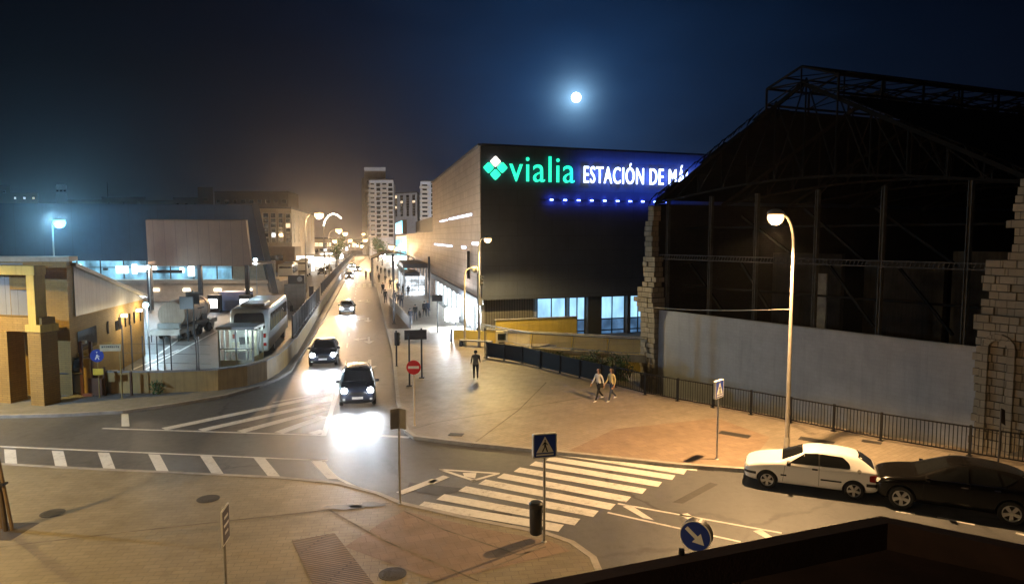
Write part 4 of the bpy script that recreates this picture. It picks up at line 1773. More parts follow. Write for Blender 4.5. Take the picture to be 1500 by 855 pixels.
# tanker trailer
tk = thing('tanker_trailer', 'beige ribbed tanker trailer with a flat grey end parked beside the ochre building', 'tanker', (-27.8, 56.5, 0), STZ - .12)
tk.scale = (.86, .86, .86)
M_TANK = mat('tank_paint', (.36, .29, .23), .5, .15, .8, streak=.4)
b = MB()
MX = Matrix.Translation((-1.6, 0, 2.35)) @ Matrix.Rotation(math.pi / 2, 4, 'Y')
b.lathe([(.02, 0), (1.2, .0), (1.28, .1), (1.28, 2.0), (1.33, 2.02), (1.33, 2.14), (1.28, 2.16), (1.28, 4.0), (1.33, 4.02), (1.33, 4.14), (1.28, 4.16), (1.28, 6.0), (1.33, 6.02), (1.33, 6.14), (1.28, 6.16), (1.25, 7.0), (1.1, 7.25), (.6, 7.45), (.02, 7.5)], 36, MX)
b.build('tank', M_TANK, tk, smooth=True)
b = MB()
b.box((-1.9, .1, 1.3), (.5, 2.0, .55))
b.build('end_cabinet', mat('grey_cabinet', (.28, .3, .3), .5, .2, 1), tk, bevel=.04)
b = MB()
b.box((2.0, 0, .98), (10.5, 2.5, .16))
b.box((-3.2, 0, .85), (.14, 2.6, .5))
for y in (-1.2, 1.2):
    b.box((2.0, y, .85), (10.5, .1, .42))
b.build('chassis', mat('pale_chassis', (.45, .42, .38), .6, .2, 1), tk)
for s in (-1, 1):
    for x in (-1.2, .2, 4.6, 5.9):
        wheel_parts(tk, x, s * 1.05, .5, .34, s, spokes=8, m=M_STEEL_G)
b = MB()
for y in (-1.2, 1.2):
    b.tube([(-3.25, y, .7), (-3.25, y, 0)], .05, 6)
each(b, 'prop_leg', M_STEEL_D, tk)
# dark tow tractor in front of it
tt = thing('tow_tractor', 'low dark yard tractor with open cab in front of the tanker trailer', 'tractor', G(284, 487, 0), STZ - .2)
b = MB()
b.box((0, 0, .8), (2.6, 1.7, .7))
b.box((.6, 0, 1.35), (1.1, 1.5, .5))
b.build('body', M_STEEL_D, tt, bevel=.1)
b = MB()
for x in (-1.0, .1):
    for y in (-.7, .7):
        b.bar((x, y, 1.1), (x, y, 2.2), .08)
b.box((-.45, 0, 2.22), (1.5, 1.7, .1))
b.build('cab_frame', M_BLACK, tt)
b = MB()
b.box((-.2, 0, 1.62), (1.8, 1.2, .06))
b.build('deck', M_WHITEP, tt)
for s in (-1, 1):
    for x in (-.9, .9):
        wheel_parts(tt, x, s * .85, .42, .3, s, spokes=6, m=M_STEEL_D)
# two dark panel signs on posts
for i, (px, py, hh) in enumerate(((276, 500, 2.9), (285, 497, 3.2))):
    p = G(px, py, 0)
    t = thing('yard_sign', ['dark square sign on the shorter thin post in front of the tanker', 'dark square sign on the taller thin post in front of the tanker'][i], 'sign', p, 0, 'dark yard signs by the tanker')
    b = MB()
    b.tube([(0, 0, 0), (0, 0, hh + .8)], .06, 8)
    b.build('post', M_STEEL_D, t)
    b = MB()
    b.box((0, -.08, hh + .2), (1.1, .06, 1.0))
    b.build('panel', mat('sign_back', (.06, .06, .065), .6), t, bevel=.02)

# terminal with raised canopy
M_BLUEP = masonry('dark_metal_panels', (.03, .046, .075), (.027, .041, .066), (.012, .016, .026), 3.6, 30, .8, .02, 0, .1, .3, gloss=.2)
tm = thing('bus_terminal', 'long dark blue panelled bus terminal with a glowing glazed hall under it', 'terminal', (-66, 86, 0), 0)
b = MB()
b.slab([(-76, 86, 5.3), (-30.4, 86, 5.3), (-32.2, 86, 12.3), (-76, 86, 12.6)], (-9, 17, 0))
b.build('upper_volume', M_BLUEP, tm, w=True)
b = MB()
b.slab([(-30.2, 85.7, 1.2), (-29.4, 85.7, 1.2), (-31.6, 85.7, 12.4), (-32.4, 85.7, 12.4)], (-9, 17, 0))
b.build('end_fin', M_STEEL_D, tm, w=True)
b = MB()
b.box((-53, 95, 1.2), (44, 14, 2.4))
b.box((-53, 88.2, 2.62), (45, 2.4, .45))
each(b, 'platform_slab', mat('beige_slab', (.42, .36, .28), .7, .2, 1), tm, w=True)
b = MB()
b.slab([(-75, 88, 2.87), (-36.2, 88, 2.87), (-36.2, 88, 5.3), (-75, 88, 5.3)], (0, .05, 0))
b.build('hall_glazing', litglass('hall_glass', (.28, .68, .95), 1.15, .5, .12, (1, 1, .6)), tm, w=True)
b = MB()
b.slab([(-36, 88, 2.87), (-30.6, 88, 2.87), (-30.6, 88, 5.3), (-36, 88, 5.3)], (0, .3, 0))
b.build('end_wall', mat('cream_render', (.55, .45, .3), .8), tm, w=True)
b = MB()
for x in range(-74, -36, 3):
    b.box((x, 87.9, 4.1), (.12, .12, 2.4))
b.box((-55, 87.9, 4.4), (38, .1, .1))
b.build('mullions', M_STEEL_D, tm, w=True)
b = MB()
b.box((-44.5, 87.3, 3.9), (4.6, .2, .4))
b.box((-52, 87.3, 4.2), (.5, .3, .3))
b.build('hall_sign', M_BLACK, tm, w=True)
b = MB()
for x, w in ((-60, 1.1), (-57, .5), (-50.2, 1.5), (-48.6, .6), (-47.5, 1.3), (-46.1, .7), (-42.5, .5), (-41.3, .8)):
    b.box((x, 87.85, 3.9 + RND.uniform(-.3, .4)), (w, .1, RND.uniform(.6, 1.3)))
each(b, 'lit_display', emit('display_light', (.75, .95, 1.0), 5), tm, w=True)
b = MB()
for x in (-62, -58, -54, -50, -46, -42, -38, -34):
    b.box((x, 87.85, .5 + 1.0), (.9, .1, .35))
each(b, 'service_light', emit('service_light', (1.0, .85, .65), 4), tm, w=True)
# canopy in front of it
cn = thing('canopy_hood', 'big beige panelled canopy hood on thin columns in front of the blue terminal', 'canopy', (-35.5, 76, 0), 0)
pa, pb = onY(213, 322, 77.2), onY(360, 323, 77.2)
pc, pd_ = onY(368, 390, 77), onY(217, 390, 77)
b = MB()
b.slab([pa, pb, pc, pd_], (0, .5, .1))
b.slab([pd_, pc, pc + Vector((0, 8, .1)), pd_ + Vector((0, 8, .1))], (0, 0, .2))
b.build('hood_panel', masonry('canopy_panels', (.24, .165, .12), (.22, .15, .11), (.1, .07, .055), 1.25, 12, .6, .02, 0, .1, .25), cn, w=True)
b = MB()
for px, w in ((219, .45), (293, .4), (362, .4)):
    p = onY(px, 400, 77)
    b.box((p.x, 77, 2.6), (w, w, 5.1))
each(b, 'column', M_STEEL_D, cn, w=True)
# yard clutter
wc_ = thing('site_cabin', 'pale lilac container cabin standing under the canopy', 'container', G(340, 455, 0), 0)
b = MB()
b.box((0, 1.2, 1.05), (3.0, 2.4, 2.1))
b.build('body', mat('lilac_panel', (.42, .4, .6), .5, .1, 1), wc_, bevel=.04)
b = MB()
for x in (-1.48, 1.48):
    b.box((x, -.02, 1.05), (.08, .06, 2.1))
each(b, 'corner_post', M_STEEL_G, wc_)
for i, px in enumerate((313, 359)):
    t = thing('vending_machine', ['lit white vending machine left of the lilac cabin', 'lit white vending machine right of the lilac cabin'][i], 'machine', G(px, 457, 0), 0)
    b = MB()
    b.box((0, .4, .95), (1.3, .8, 1.9))
    b.build('cabinet', M_STEEL_D, t, bevel=.03)
    b = MB()
    b.box((-.05, -.02, .95), (.95, .04, 1.0))
    b.build('lit_panel', emit('vending_light', (.9, .95, 1.0), 4), t)
tb = thing('toilet_cabin', 'blue lit cabin standing in the yard beside the terminal end', 'cabin', G(391, 428, 0), 0)
b = MB()
b.box((0, .6, 1.2), (1.5, 1.2, 2.2))
b.box((0, .5, 2.4), (1.7, 1.5, .25))
b.build('body', mat('blue_cabin', (.03, .18, .4), .5), tb, bevel=.04)
b = MB()
b.box((0, -.03, 1.2), (.8, .05, 1.5))
b.build('lit_panel', emit('cabin_light', (.35, .75, 1.0), 3), tb)
bk = thing('ticket_hut', 'grey concrete hut with a black sign box on top beside the iron fence', 'hut', (-24.2, 79.6, 0), STZ - math.pi / 2)
b = MB()
b.box((-1.1, 0, 1.45), (2.2, 2.2, 2.9))
b.build('wall', masonry('hut_blocks', (.3, .28, .25), (.27, .25, .22), (.2, .19, .17), .5, .5, .8, .012, 0), bk)
b = MB()
b.box((-.9, -.6, 3.4), (1.8, .5, 1.0))
b.build('sign_box', M_BLACK, bk, bevel=.03)
b = MB()
b.lathe([(.01, 0), (.3, .0), (.3, .03), (.01, .03)], 20, Matrix.Translation((-.5, -.87, 3.45)) @ Matrix.Rotation(math.pi / 2, 4, 'X'))
b.build('sign_roundel', M_STEEL_G, bk)
b = MB()
b.box((.75, -.6, 1.3), (.5, .4, 2.6))
b.build('barrier_post', M_STEEL_D, bk)


# ------------------------------------------------------------------ background buildings
def facade_block(name, label, corners, z0, z1, m, rows, colsets, mframe, lit=0.12, wsize=(1.3, 1.3), ztop_pad=1.2, balcony=False, group=None, zfirst=None):
    """corners: footprint; colsets = {edge index: columns}"""
    c0 = Vector((*corners[0], 0))
    t = thing(name, label, 'building', c0, 0, group)
    b = MB()
    b.prism(corners, z0, z1)
    b.build('wall', m, t, w=True)
    b = MB()
    b.prism([(p[0], p[1]) for p in corners], z1 + .003, z1 + .5)
    b.build('roof', mat('roof_dark', (.05, .045, .045), .8), t, w=True)
    zf = z0 + 2 if zfirst is None else zfirst
    lits = [emit('room_warm', (1.0, .72, .4), 1.2), emit('room_white', (.9, .95, 1.0), 1.6)]
    for e, ncol in colsets.items():
        p, q = Vector((*corners[e], 0)), Vector((*corners[(e + 1) % len(corners)], 0))
        d = (q - p)
        L = d.length
        d.normalize()
        nrm = Vector((d.y, -d.x, 0))
        cen = sum((Vector((*c, 0)) for c in corners), Vector()) / len(corners)
        if nrm.dot((p + q) / 2 - cen) < 0:
            nrm = -nrm
        for r in range(rows):
            z = zf + (z1 - ztop_pad - zf) * (r + .5) / rows
            for k in range(ncol):
                u = L * (k + .5) / ncol
                o = p + d * u + nrm * .03
                w, h = wsize
                w *= RND.uniform(.85, 1.1)
                fr = MB()
                pts = [o - d * w / 2 + Vector((0, 0, z - h / 2)), o + d * w / 2 + Vector((0, 0, z - h / 2)), o + d * w / 2 + Vector((0, 0, z + h / 2)), o - d * w / 2 + Vector((0, 0, z + h / 2))]
                fr.slab(pts, -nrm * .02)
                rr = RND.random()
                g = M_GLASSD if rr > lit else RND.choice(lits)
                wn = fr.build('window', g, t, w=True)
                fb = MB()
                for a, c in zip(pts, pts[1:] + pts[:1]):
                    fb.bar(a + nrm * .04, c + nrm * .04, .12)
                if balcony and k % 2 == 0:
                    zz = Vector((0, 0, z - h / 2 - .3))
                    fb.slab([o - d * w * .9 + zz, o + d * w * .9 + zz, o + d * w * .9 + nrm * 1.0 + zz, o - d * w * .9 + nrm * 1.0 + zz], (0, 0, .15))
                    fb.slab([o - d * w * .9 + nrm * .95 + zz, o + d * w * .9 + nrm * .95 + zz, o + d * w * .9 + nrm * 1.0 + zz, o - d * w * .9 + nrm * 1.0 + zz], (0, 0, 1.0))
                fb.build('balcony' if (balcony and k % 2 == 0) else 'window_frame', mframe, wn, w=True)
    return t


M_BEIGE = mat('beige_render', (.42, .33, .22), .8, .15, .4, streak=.3)
M_PALE = mat('pale_tower_render', (.5, .5, .52), .8, .15, .3, streak=.3)
M_TRIM = mat('pale_trim', (.5, .44, .36), .7)
M_GREYB = mat('grey_balcony', (.12, .12, .13), .7)


def XY(px, Y):
    p = onY(px, 400, Y)
    return (p.x, p.y)


zh = onY(400, 305, 168).z
hb = facade_block('apartment_block', 'beige apartment block with rows of small windows behind the white coaches', [XY(375, 168), XY(429, 172), XY(462, 225), XY(380, 225)], 0, zh, M_BEIGE, 6, {0: 5, 1: 6}, M_TRIM, .1, (1.2, 1.35), 1.2, zfirst=7)
b = MB()
p, q = onY(372, 381, 160), onY(433, 381, 162)
b.box(((p.x + q.x) / 2, 164, 3.0), (q.x - p.x, 5, 6.0))
b.build('podium', mat('podium_brick', (.3, .2, .11), .8, .2, 1), hb, w=True)
b = MB()
for x in (375, 385, 399, 408):
    p = onY(x, 381, 161)
    b.box((p.x, 161.4, 3.4), (1.9, .3, 1.2))
each(b, 'podium_window', M_GLASSD, hb, w=True)
b = MB()
p = onY(441, 400, 161)
b.box((p.x, 163, 2.0), (5.0, .3, 3.6))
b.build('lit_doorway', emit('doorway_light', (1.0, .93, .8), 3), hb, w=True)

M_DARKB = mat('dark_brown_block', (.06, .048, .04), .85, .2, .3)
z = onY(400, 282, 260).z
facade_block('rooftop_block', 'long dark brown apartment roof rising behind the beige block', [XY(318, 260), XY(425, 260), XY(440, 280), XY(320, 280)], 0, z, M_DARKB, 2, {0: 9}, M_GREYB, .12, (1.6, 1.4), 1.5, zfirst=z - 9)
z = onY(300, 276, 240).z
facade_block('stair_tower', 'small dark square rooftop tower above the terminal canopy', [XY(294, 240), XY(316, 240), XY(316, 250), XY(294, 250)], 0, z, M_DARKB, 1, {0: 1}, M_GREYB, 0, (1.6, 1.2), 1.5, zfirst=z - 6)
for i, (x0, x1, yt, Y, lab) in enumerate(((-30, 22, 273, 300, 'dark distant block at the left edge of the skyline'), (22, 62, 283, 320, 'low dark distant block right of the skyline edge'), (88, 104, 272, 310, 'narrow dark tower block above the terminal roof'),
                                           (104, 156, 294, 330, 'low dark block between the narrow tower and the antenna roof'), (154, 218, 290, 300, 'dark block with an antenna on its roof in the far skyline'), (218, 262, 295, 330, 'low dark far block right of the antenna roof'), (258, 296, 291, 290, 'dim brown far block beside the small square roof tower'))):
    z = onY(0, yt, Y).z
    t = facade_block('skyline_block', lab, [XY(x0, Y), XY(x1, Y), XY(x1, Y + 25), XY(x0, Y + 25)], 0, z, M_DARKB, 1, {0: 3}, M_GREYB, .5 if i in (1, 3) else 0, (1.1, 1.0), .6, zfirst=z - 4, group='dark skyline blocks')
    if i == 4:
        b = MB()
        p = onY(158, yt, Y + 3)
        b.tube([(p.x, p.y, z), (p.x, p.y, z + 7)], [.25, .08], 6)
        b.build('antenna', M_STEEL_D, t, w=True)

zt1 = onY(555, 264, 300).z
tw = facade_block('tower_block', 'pale tall apartment tower at the end of the avenue with stepped roof', [XY(543, 300), XY(578, 300), XY(581, 330), XY(534, 335)], 0, zt1, M_PALE, 12, {0: 4, 3: 3}, M_TRIM, .06, (2.0, 1.5), 1.0, True, zfirst=8)
zt2 = onY(555, 246, 315).z
b = MB()
b.prism([XY(536, 312), XY(567, 312), XY(567, 328), XY(536, 330)], zt1 - 4, zt2)
b.prism([XY(532, 325), XY(543, 320), XY(543, 334), XY(532, 338)], 0, zt1 + 3)
each(b, 'stair_core', mat('tower_core', (.6, .58, .58), .8, .15, .3), tw, w=True)
zt3 = onY(610, 266, 290).z
facade_block('tower_block', 'second pale apartment tower half hidden behind the station roof', [XY(617, 290), XY(668, 290), XY(668, 315), XY(617, 315)], 0, zt3, M_PALE, 9, {0: 4}, M_TRIM, .06, (2.2, 1.5), 1.0, True, zfirst=14)
facade_block('tower_block', 'set back dim blue tower between the two pale towers', [XY(577, 325), XY(612, 315), XY(616, 335), XY(580, 345)], 0, zt3 - 3, mat('dim_tower', (.36, .38, .42), .8, .15, .3), 8, {0: 4}, M_GREYB, .06, (1.8, 1.4), 1.0, zfirst=18)
M_STREETB = mat('warm_street_render', (.4, .32, .22), .85, .2, .3)
for i, (x0, x1, yt, Y, lab) in enumerate(((462, 486, 350, 260, 'warm lit low building behind the row of street lamps'), (484, 512, 360, 340, 'hazy low building at the far left of the avenue end'), (509, 533, 362, 420, 'hazy low building closing the avenue'), (572, 606, 352, 330, 'hazy building on the right at the end of the avenue'))):
    z = onY(x0, yt, Y).z
    if z < 3:
        z = 6
    facade_block('street_building', lab, [XY(x0, Y), XY(x1, Y), XY(x1, Y + 30), XY(x0, Y + 30)], 0, z, M_STREETB, 2, {0: 4}, M_TRIM, .5, (1.6, 1.5), 1.0, group='buildings at the end of the avenue')

# distant hills
b = MB()
pts = []
for i in range(41):
    a = math.radians(-60 + i * 3)
    r = 1900
    h = 20 + 22 * math.sin(i * .7) + 16 * math.sin(i * 1.9 + 1)
    pts.append((r * math.sin(a), r * math.cos(a), max(6, h)))
for i in range(40):
    p, q = pts[i], pts[i + 1]
    b.sheet([(p[0], p[1], -1), (q[0], q[1], -1), q, p])
    b.sheet([p, q, (q[0] * 1.3, q[1] * 1.3, -1), (p[0] * 1.3, p[1] * 1.3, -1)])
tag(b.build('hills', mat('hill_scrub', (.03, .035, .02), .9, .3, .01)), kind='structure')


# ------------------------------------------------------------------ street lamps
def curved_lamp(label, base, top, arm_dir, arm, power, color, bowl, group=None, pole_r=(.1, .055), light=True, name='street_lamp', mpole=None, scale=1.0, cone=None, tilt=.2):
    """base point on the ground, top = z of the lamp head, arm = horizontal reach"""
    t = thing(name, label, 'street lamp', base, math.atan2(arm_dir[1], arm_dir[0]), group)
    h = top - base[2]
    b = MB()
    pts = [(0, 0, 0), (0, 0, h * .3), (0, 0, h * .6), (0, 0, h - arm * 1.15)]
    rad = [pole_r[0], pole_r[0] * .9, pole_r[0] * .75, pole_r[0] * .62]
    for k in range(1, 8):
        a = k / 8.0 * math.pi / 2
        pts.append((arm * .9 * (1 - math.cos(a)), 0, h - arm * 1.15 + arm * 1.15 * math.sin(a)))
        rad.append(pole_r[0] * .6 + (pole_r[1] - pole_r[0] * .6) * k / 8)
    pts.append((arm, 0, h + .0))
    rad.append(pole_r[1])
    b.tube(pts, rad, 12)
    b.lathe([(pole_r[0] * 1.9, 0), (pole_r[0] * 1.9, .03), (pole_r[0] * 1.3, .06), (pole_r[0] * 1.2, .6), (pole_r[0], .64)], 14)
    b.build('pole', mpole or M_POLE, t, smooth=True)
    b = MB()
    Mh = Matrix.Translation((arm + .18 * scale, 0, h - .02)) @ Matrix.Diagonal((1.25, 1, 1, 1))
    b.lathe([(.23 * scale, -.03), (.25 * scale, .0), (.22 * scale, .08), (.12 * scale, .15), (.01, .17)], 20, Mh)
    hd = b.build('lamp_head', M_STEEL_G, t, smooth=True)
    b = MB()
    b.lathe([(.005, -.36 * scale), (.10 * scale, -.345 * scale), (.18 * scale, -.29 * scale), (.23 * scale, -.18 * scale), (.235 * scale, -.1 * scale), (.215 * scale, -.032)], 20, Mh)
    b.build('bowl', bowl, hd, smooth=True)
    if light:
        c, s = math.cos(t.rotation_euler.z), math.sin(t.rotation_euler.z)
        lp = Vector(base) + Vector(((arm + .18 * scale) * c, (arm + .18 * scale) * s, h - .42 * scale))
        if cone:
            lamp('POINT', lp + Vector((0, 0, .02)), power * .035, color, .12, name='lamp_glow')
            lamp('SPOT', lp, power, color, .12, aim=(c * tilt, s * tilt, -1), cone=math.radians(cone), blend=.45, name='lamp_light')
        else:
            lamp('POINT', lp, power, color, .1, name='lamp_light')
    return t


# the lamp by the white car
base = G(1152, 664, .125)
curved_lamp('curved white street lamp glowing above the white hatchback', base, 9.15, (-.8, -.6), 1.0, 12000, WARM, M_BOWL, pole_r=(.085, .045), scale=1.12, cone=138, tilt=.2)
# sodium lamps and an added cool one outside the frame on the near side
curved_lamp('sodium street lamp on the corner left of the yellow portal', Vector((-30, 30.6, .125)), 9, (.6, -.8), 1.2, 7500, (1, .68, .2), M_BOWL, cone=155)
curved_lamp('street lamp standing on the plaza left of the leaning tree', Vector((-21, 11, .125)), 9, (1, .1), 1.2, 8000, (1, .65, .28), M_BOWL, cone=150)
curved_lamp('added cool white lamp outside the left frame edge lighting the junction', Vector((-30, 19.5, .125)), 9, (.5, .8), 1.4, 9500, (.5, .72, 1.0), M_BOWL_W, cone=150, tilt=.4)  # unseen lamp, added to put cool light on the junction
curved_lamp('street lamp behind the viewpoint on the plaza', Vector((-13, -3.0, .125)), 12.5, (.3, 1), 1.2, 3200, (1, .7, .34), M_BOWL, cone=150)
# lamp on a tall pole at the station corner
curved_lamp('warm street lamp on a tall pole at the station corner', Vector((-2.45, 50.6, .125)), 8.25, (.85, -.5), .6, 5000, (1, .7, .28), M_BOWL, pole_r=(.09, .05), cone=145, tilt=.35)
# pale unlit lamp with curved top
curved_lamp('pale unlit lamp post with hooked top near the floodlight', G(681, 507, .125), 6.0, (1, .2), .55, 0, WARM, mat('unlit_bowl', (.5, .45, .35), .3), pole_r=(.09, .05), light=False, mpole=mat('pale_yellow_post', (.5, .42, .25), .6, .2, 2))

# avenue rows
def avenue_lamp(px, py, Y, label, side, pw=2300, bowl=None, arm=1.6, hz=.125, glare=7000):
    hp = onY(px, py, Y)
    d = SNOR * side
    base = Vector((hp.x - d.x * arm, hp.y - d.y * arm, hz))
    lamp('SPOT', hp - SDIR * .9 - Vector((0, 0, .35)), glare, (1, .6, .27), .3, aim=(-SDIR.x, -SDIR.y, -.05), cone=math.radians(46), blend=1.0, name='lamp_light')  # extra spot aimed at the camera side, added for a halo in the haze
    return curved_lamp(label, base, hp.z + .1, (d.x, d.y), arm, pw, WARM2, bowl or M_BOWL_F, 'street lamps along the avenue', pole_r=(.13, .06), scale=2.3)  # head and bowl oversized so the shape reads as the lamp's glow


avenue_lamp(463, 313, 101, 'biggest glaring street lamp at the left of the avenue', 1, 3600, glare=22000)
avenue_lamp(493, 336, 140, 'second glaring lamp of the left row up the avenue', 1)
avenue_lamp(503, 341, 175, 'third lamp of the left row, halfway up the avenue', 1)
avenue_lamp(511, 351, 215, 'fourth lamp of the left row up the avenue', 1)
avenue_lamp(488, 352, 190, 'lower lamp set back left of the avenue row', 1, 2500)
avenue_lamp(518, 357, 280, 'farthest lamp of the left row in the haze', 1)
avenue_lamp(534, 342, 250, 'topmost lamp of the right row at the far end', -1)
avenue_lamp(537, 351, 200, 'second lamp of the right row at the far end', -1)
avenue_lamp(531, 360, 290, 'small lamp between both rows at the avenue end', -1)
avenue_lamp(558, 364, 270, 'low lamp right of the far end in front of the tower', -1, 2500)
avenue_lamp(576, 360, 150, 'dim lamp near the cyan lit wing', -1, 1500)
# floodlight mast in the yard and small white lamps
curved_lamp('tall mast with a dazzling blue white floodlight over the yard', Vector((-54.3, 81, 0)), onY(80, 322, 81).z, (1, -.3), .6, 700, (.1, .5, 1.0), M_BOWL_B, pole_r=(.12, .08), name='flood_mast', scale=2.6)
lamp('SPOT', (-53.0, 79.2, 10.0), 36000, (.3, .7, 1.0), .3, aim=(.62, -.72, -.14), cone=math.radians(62), blend=.7, name='mast_light')
curved_lamp('added warm lamp outside the frame lighting the canopy hood', Vector((-52, 60, .0)), 9.5, (.6, .5), 1.2, 5500, (1, .6, .34), M_BOWL, cone=165, tilt=.8)  # unseen lamp, added to give the hood its warm light
for i, (px, py, Y) in enumerate(((218, 391, 74), (375, 380, 80), (215, 446, 50.5), (118, 389, 74))):
    p = onY(px, py, Y)
    t = thing('yard_lamp', ['white lamp on the left canopy column', 'white lamp on the terminal end fin', 'white lamp on a short post beside the tanker end', 'white lamp above the ochre roof by the terminal hall'][i], 'lamp', (p.x, p.y, 0), 0, 'white yard lamps')
    b = MB()
    b.tube([(0, 0, 0), (0, 0, p.z + .1)], .06, 8)
    b.build('post', M_STEEL_G, t)
    b = MB()
    b.lathe([(.02, -.22), (.2, -.15), (.26, 0), (.2, .15), (.02, .2)], 14, Matrix.Translation((0, -.2, p.z)))
    b.build('globe', M_BOWL_W, t, smooth=True)
    lamp('POINT', (p.x, p.y - .6, p.z - .15), 900 if i != 2 else 1500, (.55, .82, 1.0), .15, name='lamp_light')
lamp('AREA', (-50, 87, 5.0), 1400, (.5, .8, 1.0), aim=(.1, -.6, -1), size=(30, 2), name='hall_light')
lamp('AREA', (-37.5, 80, 4.9), 2600, (1, .74, .5), aim=(.05, -.25, -1), size=(10, 5), name='yard_fill')  # added area light under the hood, warms the yard ground
mast = thing('flood_mast', 'added short mast with twin lamp heads lighting the apartment towers', 'added mast', street(190, 14, 0), 0)  # added mast, carries the light that brightens the towers
b = MB()
b.tube([(0, 0, 0), (0, 0, 9)], [.2, .12], 10)
b.build('pole', M_STEEL_G, mast, smooth=True)
b = MB()
for x in (-.6, .6):
    b.box((x, -.1, 9.0), (.8, .4, .5))
each(b, 'lamp_head', M_STEEL_D, mast)
lamp('SPOT', street(190, 14, 9.0) + Vector((-.3, 1.0, .4)), 70000, (.86, .9, 1.0), .3, aim=(-.2, .95, .2), cone=math.radians(75), blend=.8, name='mast_light')  # added beam onto the tower fronts
# arc light of the winter decoration
ar_ = thing('light_arc', 'thin white curved light arc above the left lamp row', 'light arc', Vector((onY(475, 400, 135).x, 135, .125)), 0)
b = MB()
pts = [onY(x, y, 135) for x, y in ((474, 331), (476, 323), (481, 316), (488, 313), (494, 315), (500, 320))]
b.tube(pts, .16, 8)
b.build('tube', emit('arc_light', (1.0, .93, .8), 4), ar_, w=True)
b = MB()
p0 = pts[0]
b.tube([(p0.x, p0.y, .1), p0], .09, 8)
b.build('pole', M_POLE, ar_, w=True)
# pole banner on the first left lamp, plain tall poles on the right pavement
for i, (px, py, ptop, lab) in enumerate(((577, 474, 372, 'tall dark pole on the right pavement edge of the avenue'), (629, 455, 376, 'dark pole with thick top beside the glass pavilion'))):
    p = G(px, py, .125)
    h = onY(px, ptop, p.y).z - .125
    t = thing('street_pole', lab, 'pole', p, 0)
    b = MB()
    b.tube([(0, 0, 0), (0, 0, h)], [.09, .06], 8)
    b.build('shaft', M_STEEL_D, t, smooth=True)
    b = MB()
    b.tube([(0, 0, h - 2.6), (0, 0, h)], .12, 8)
    b.lathe([(.2, 0), (.2, .05), (.12, .08)], 10)
    each(b, 'collar', M_STEEL_D, t)


# ------------------------------------------------------------------ traffic signs and posts
def post_part(t, h, r=.03, m=None, foot=True):
    b = MB()
    b.tube([(0, 0, 0), (0, 0, h)], r, 10)
    if foot:
        b.lathe([(r * 2.2, 0), (r * 2.2, .012), (r * 1.3, .03)], 10)
    return b.build('post', m or M_STEEL_G, t, smooth=True)


def walker_sign(parent, z, s, yo=-.045):
    """square blue sign with a white triangle and a walking figure; faces local -y"""
    b = MB()
    q = sharp_round([(-s / 2, -s / 2), (s / 2, -s / 2), (s / 2, s / 2), (-s / 2, s / 2)], .05)
    b.slab([(p.x, yo, z + p.y) for p in q], (0, .09, 0))
    pl = b.build('panel', M_WHITEP, parent)
    k = s * .91
    b = MB()
    q = sharp_round([(-k / 2, -k / 2), (k / 2, -k / 2), (k / 2, k / 2), (-k / 2, k / 2)], .04)
    b.slab([(p.x, yo - .004, z + p.y) for p in q], (0, .003, 0))
    b.build('blue_field', M_BLUES, pl)
    b = MB()
    b.slab([(-k * .40, yo - .008, z - k * .3), (k * .40, yo - .008, z - k * .3), (0, yo - .008, z + k * .43)], (0, .003, 0))
    b.slab([(-k * .40, yo - .008, z - k * .43), (k * .40, yo - .008, z - k * .43), (k * .40, yo - .008, z - k * .36), (-k * .40, yo - .008, z - k * .36)], (0, .003, 0))
    b.build('white_triangle', M_WHITEP, pl)
    b = MB()
    e = yo - .012

    def seg(x0, z0, x1, z1, w):
        b.bar((x0 * k, e, z + z0 * k), (x1 * k, e, z + z1 * k), .004, w * k, (1, 0, 0.001))
    n = 10
    b.slab([(.005 * k + .035 * k * math.cos(2 * math.pi * i / n), e - .002, z + .235 * k + .035 * k * math.sin(2 * math.pi * i / n)) for i in range(n)], (0, .004, 0))
    b.slab([(x * k, e - .002, z + y * k) for x, y in ((-.035, .18), (.04, .18), (.05, -.02), (-.045, -.02))], (0, .004, 0))
    for pts in (((-.02, .0), (.03, .0), (-.09, -.27), (-.15, -.27)), ((-.01, .0), (.05, .0), (.14, -.27), (.08, -.27)), ((-.04, .17), (-.01, .15), (-.09, .03), (-.125, .045)), ((.03, .17), (.02, .13), (.1, .03), (.13, .05))):
        b.slab([(x * k, e - .002, z + y * k) for x, y in pts], (0, .004, 0))
    b.build('figure', M_BLACK, pl)
    return pl


p = G(797, 793, .126)
t = thing('crossing_sign', 'blue pedestrian crossing sign on the post with the black litter bin', 'traffic sign', p, math.radians(14))
h = onY(797, 634, p.y).z - .126
post_part(t, h, .035)
walker_sign(t, h - .33, .66)
lb_ = thing('litter_bin', 'black cylindrical litter bin hung on the blue crossing sign post', 'bin', G(785, 790, .126) + Vector((0, .02, .0)), 0)
p2 = lb_.location
zb0, zb1 = onY(785, 781, p2.y).z - .126, onY(785, 738, p2.y).z - .126
b = MB()
b.lathe([(.15, zb0), (.17, zb0 + .03), (.18, zb1 - .02), (.165, zb1)], 22)
b.build('bucket', M_BLACK, lb_, smooth=True)
b = MB()
b.lathe([(.19, zb1 - .08), (.195, zb1 + .02), (.15, zb1 + .07), (.02, zb1 + .085)], 22)
b.box((-.02, -.185, zb1 - .14), (.12, .012, .03))
b.build('lid', mat('black_lid', (.02, .02, .02), .35), lb_, smooth=True)
b = MB()
b.box((.2, .02, zb1 - .2), (.09, .08, .06))
b.box((.2, .02, zb0 + .15), (.09, .08, .06))
each(b, 'bracket', M_STEEL_D, lb_)

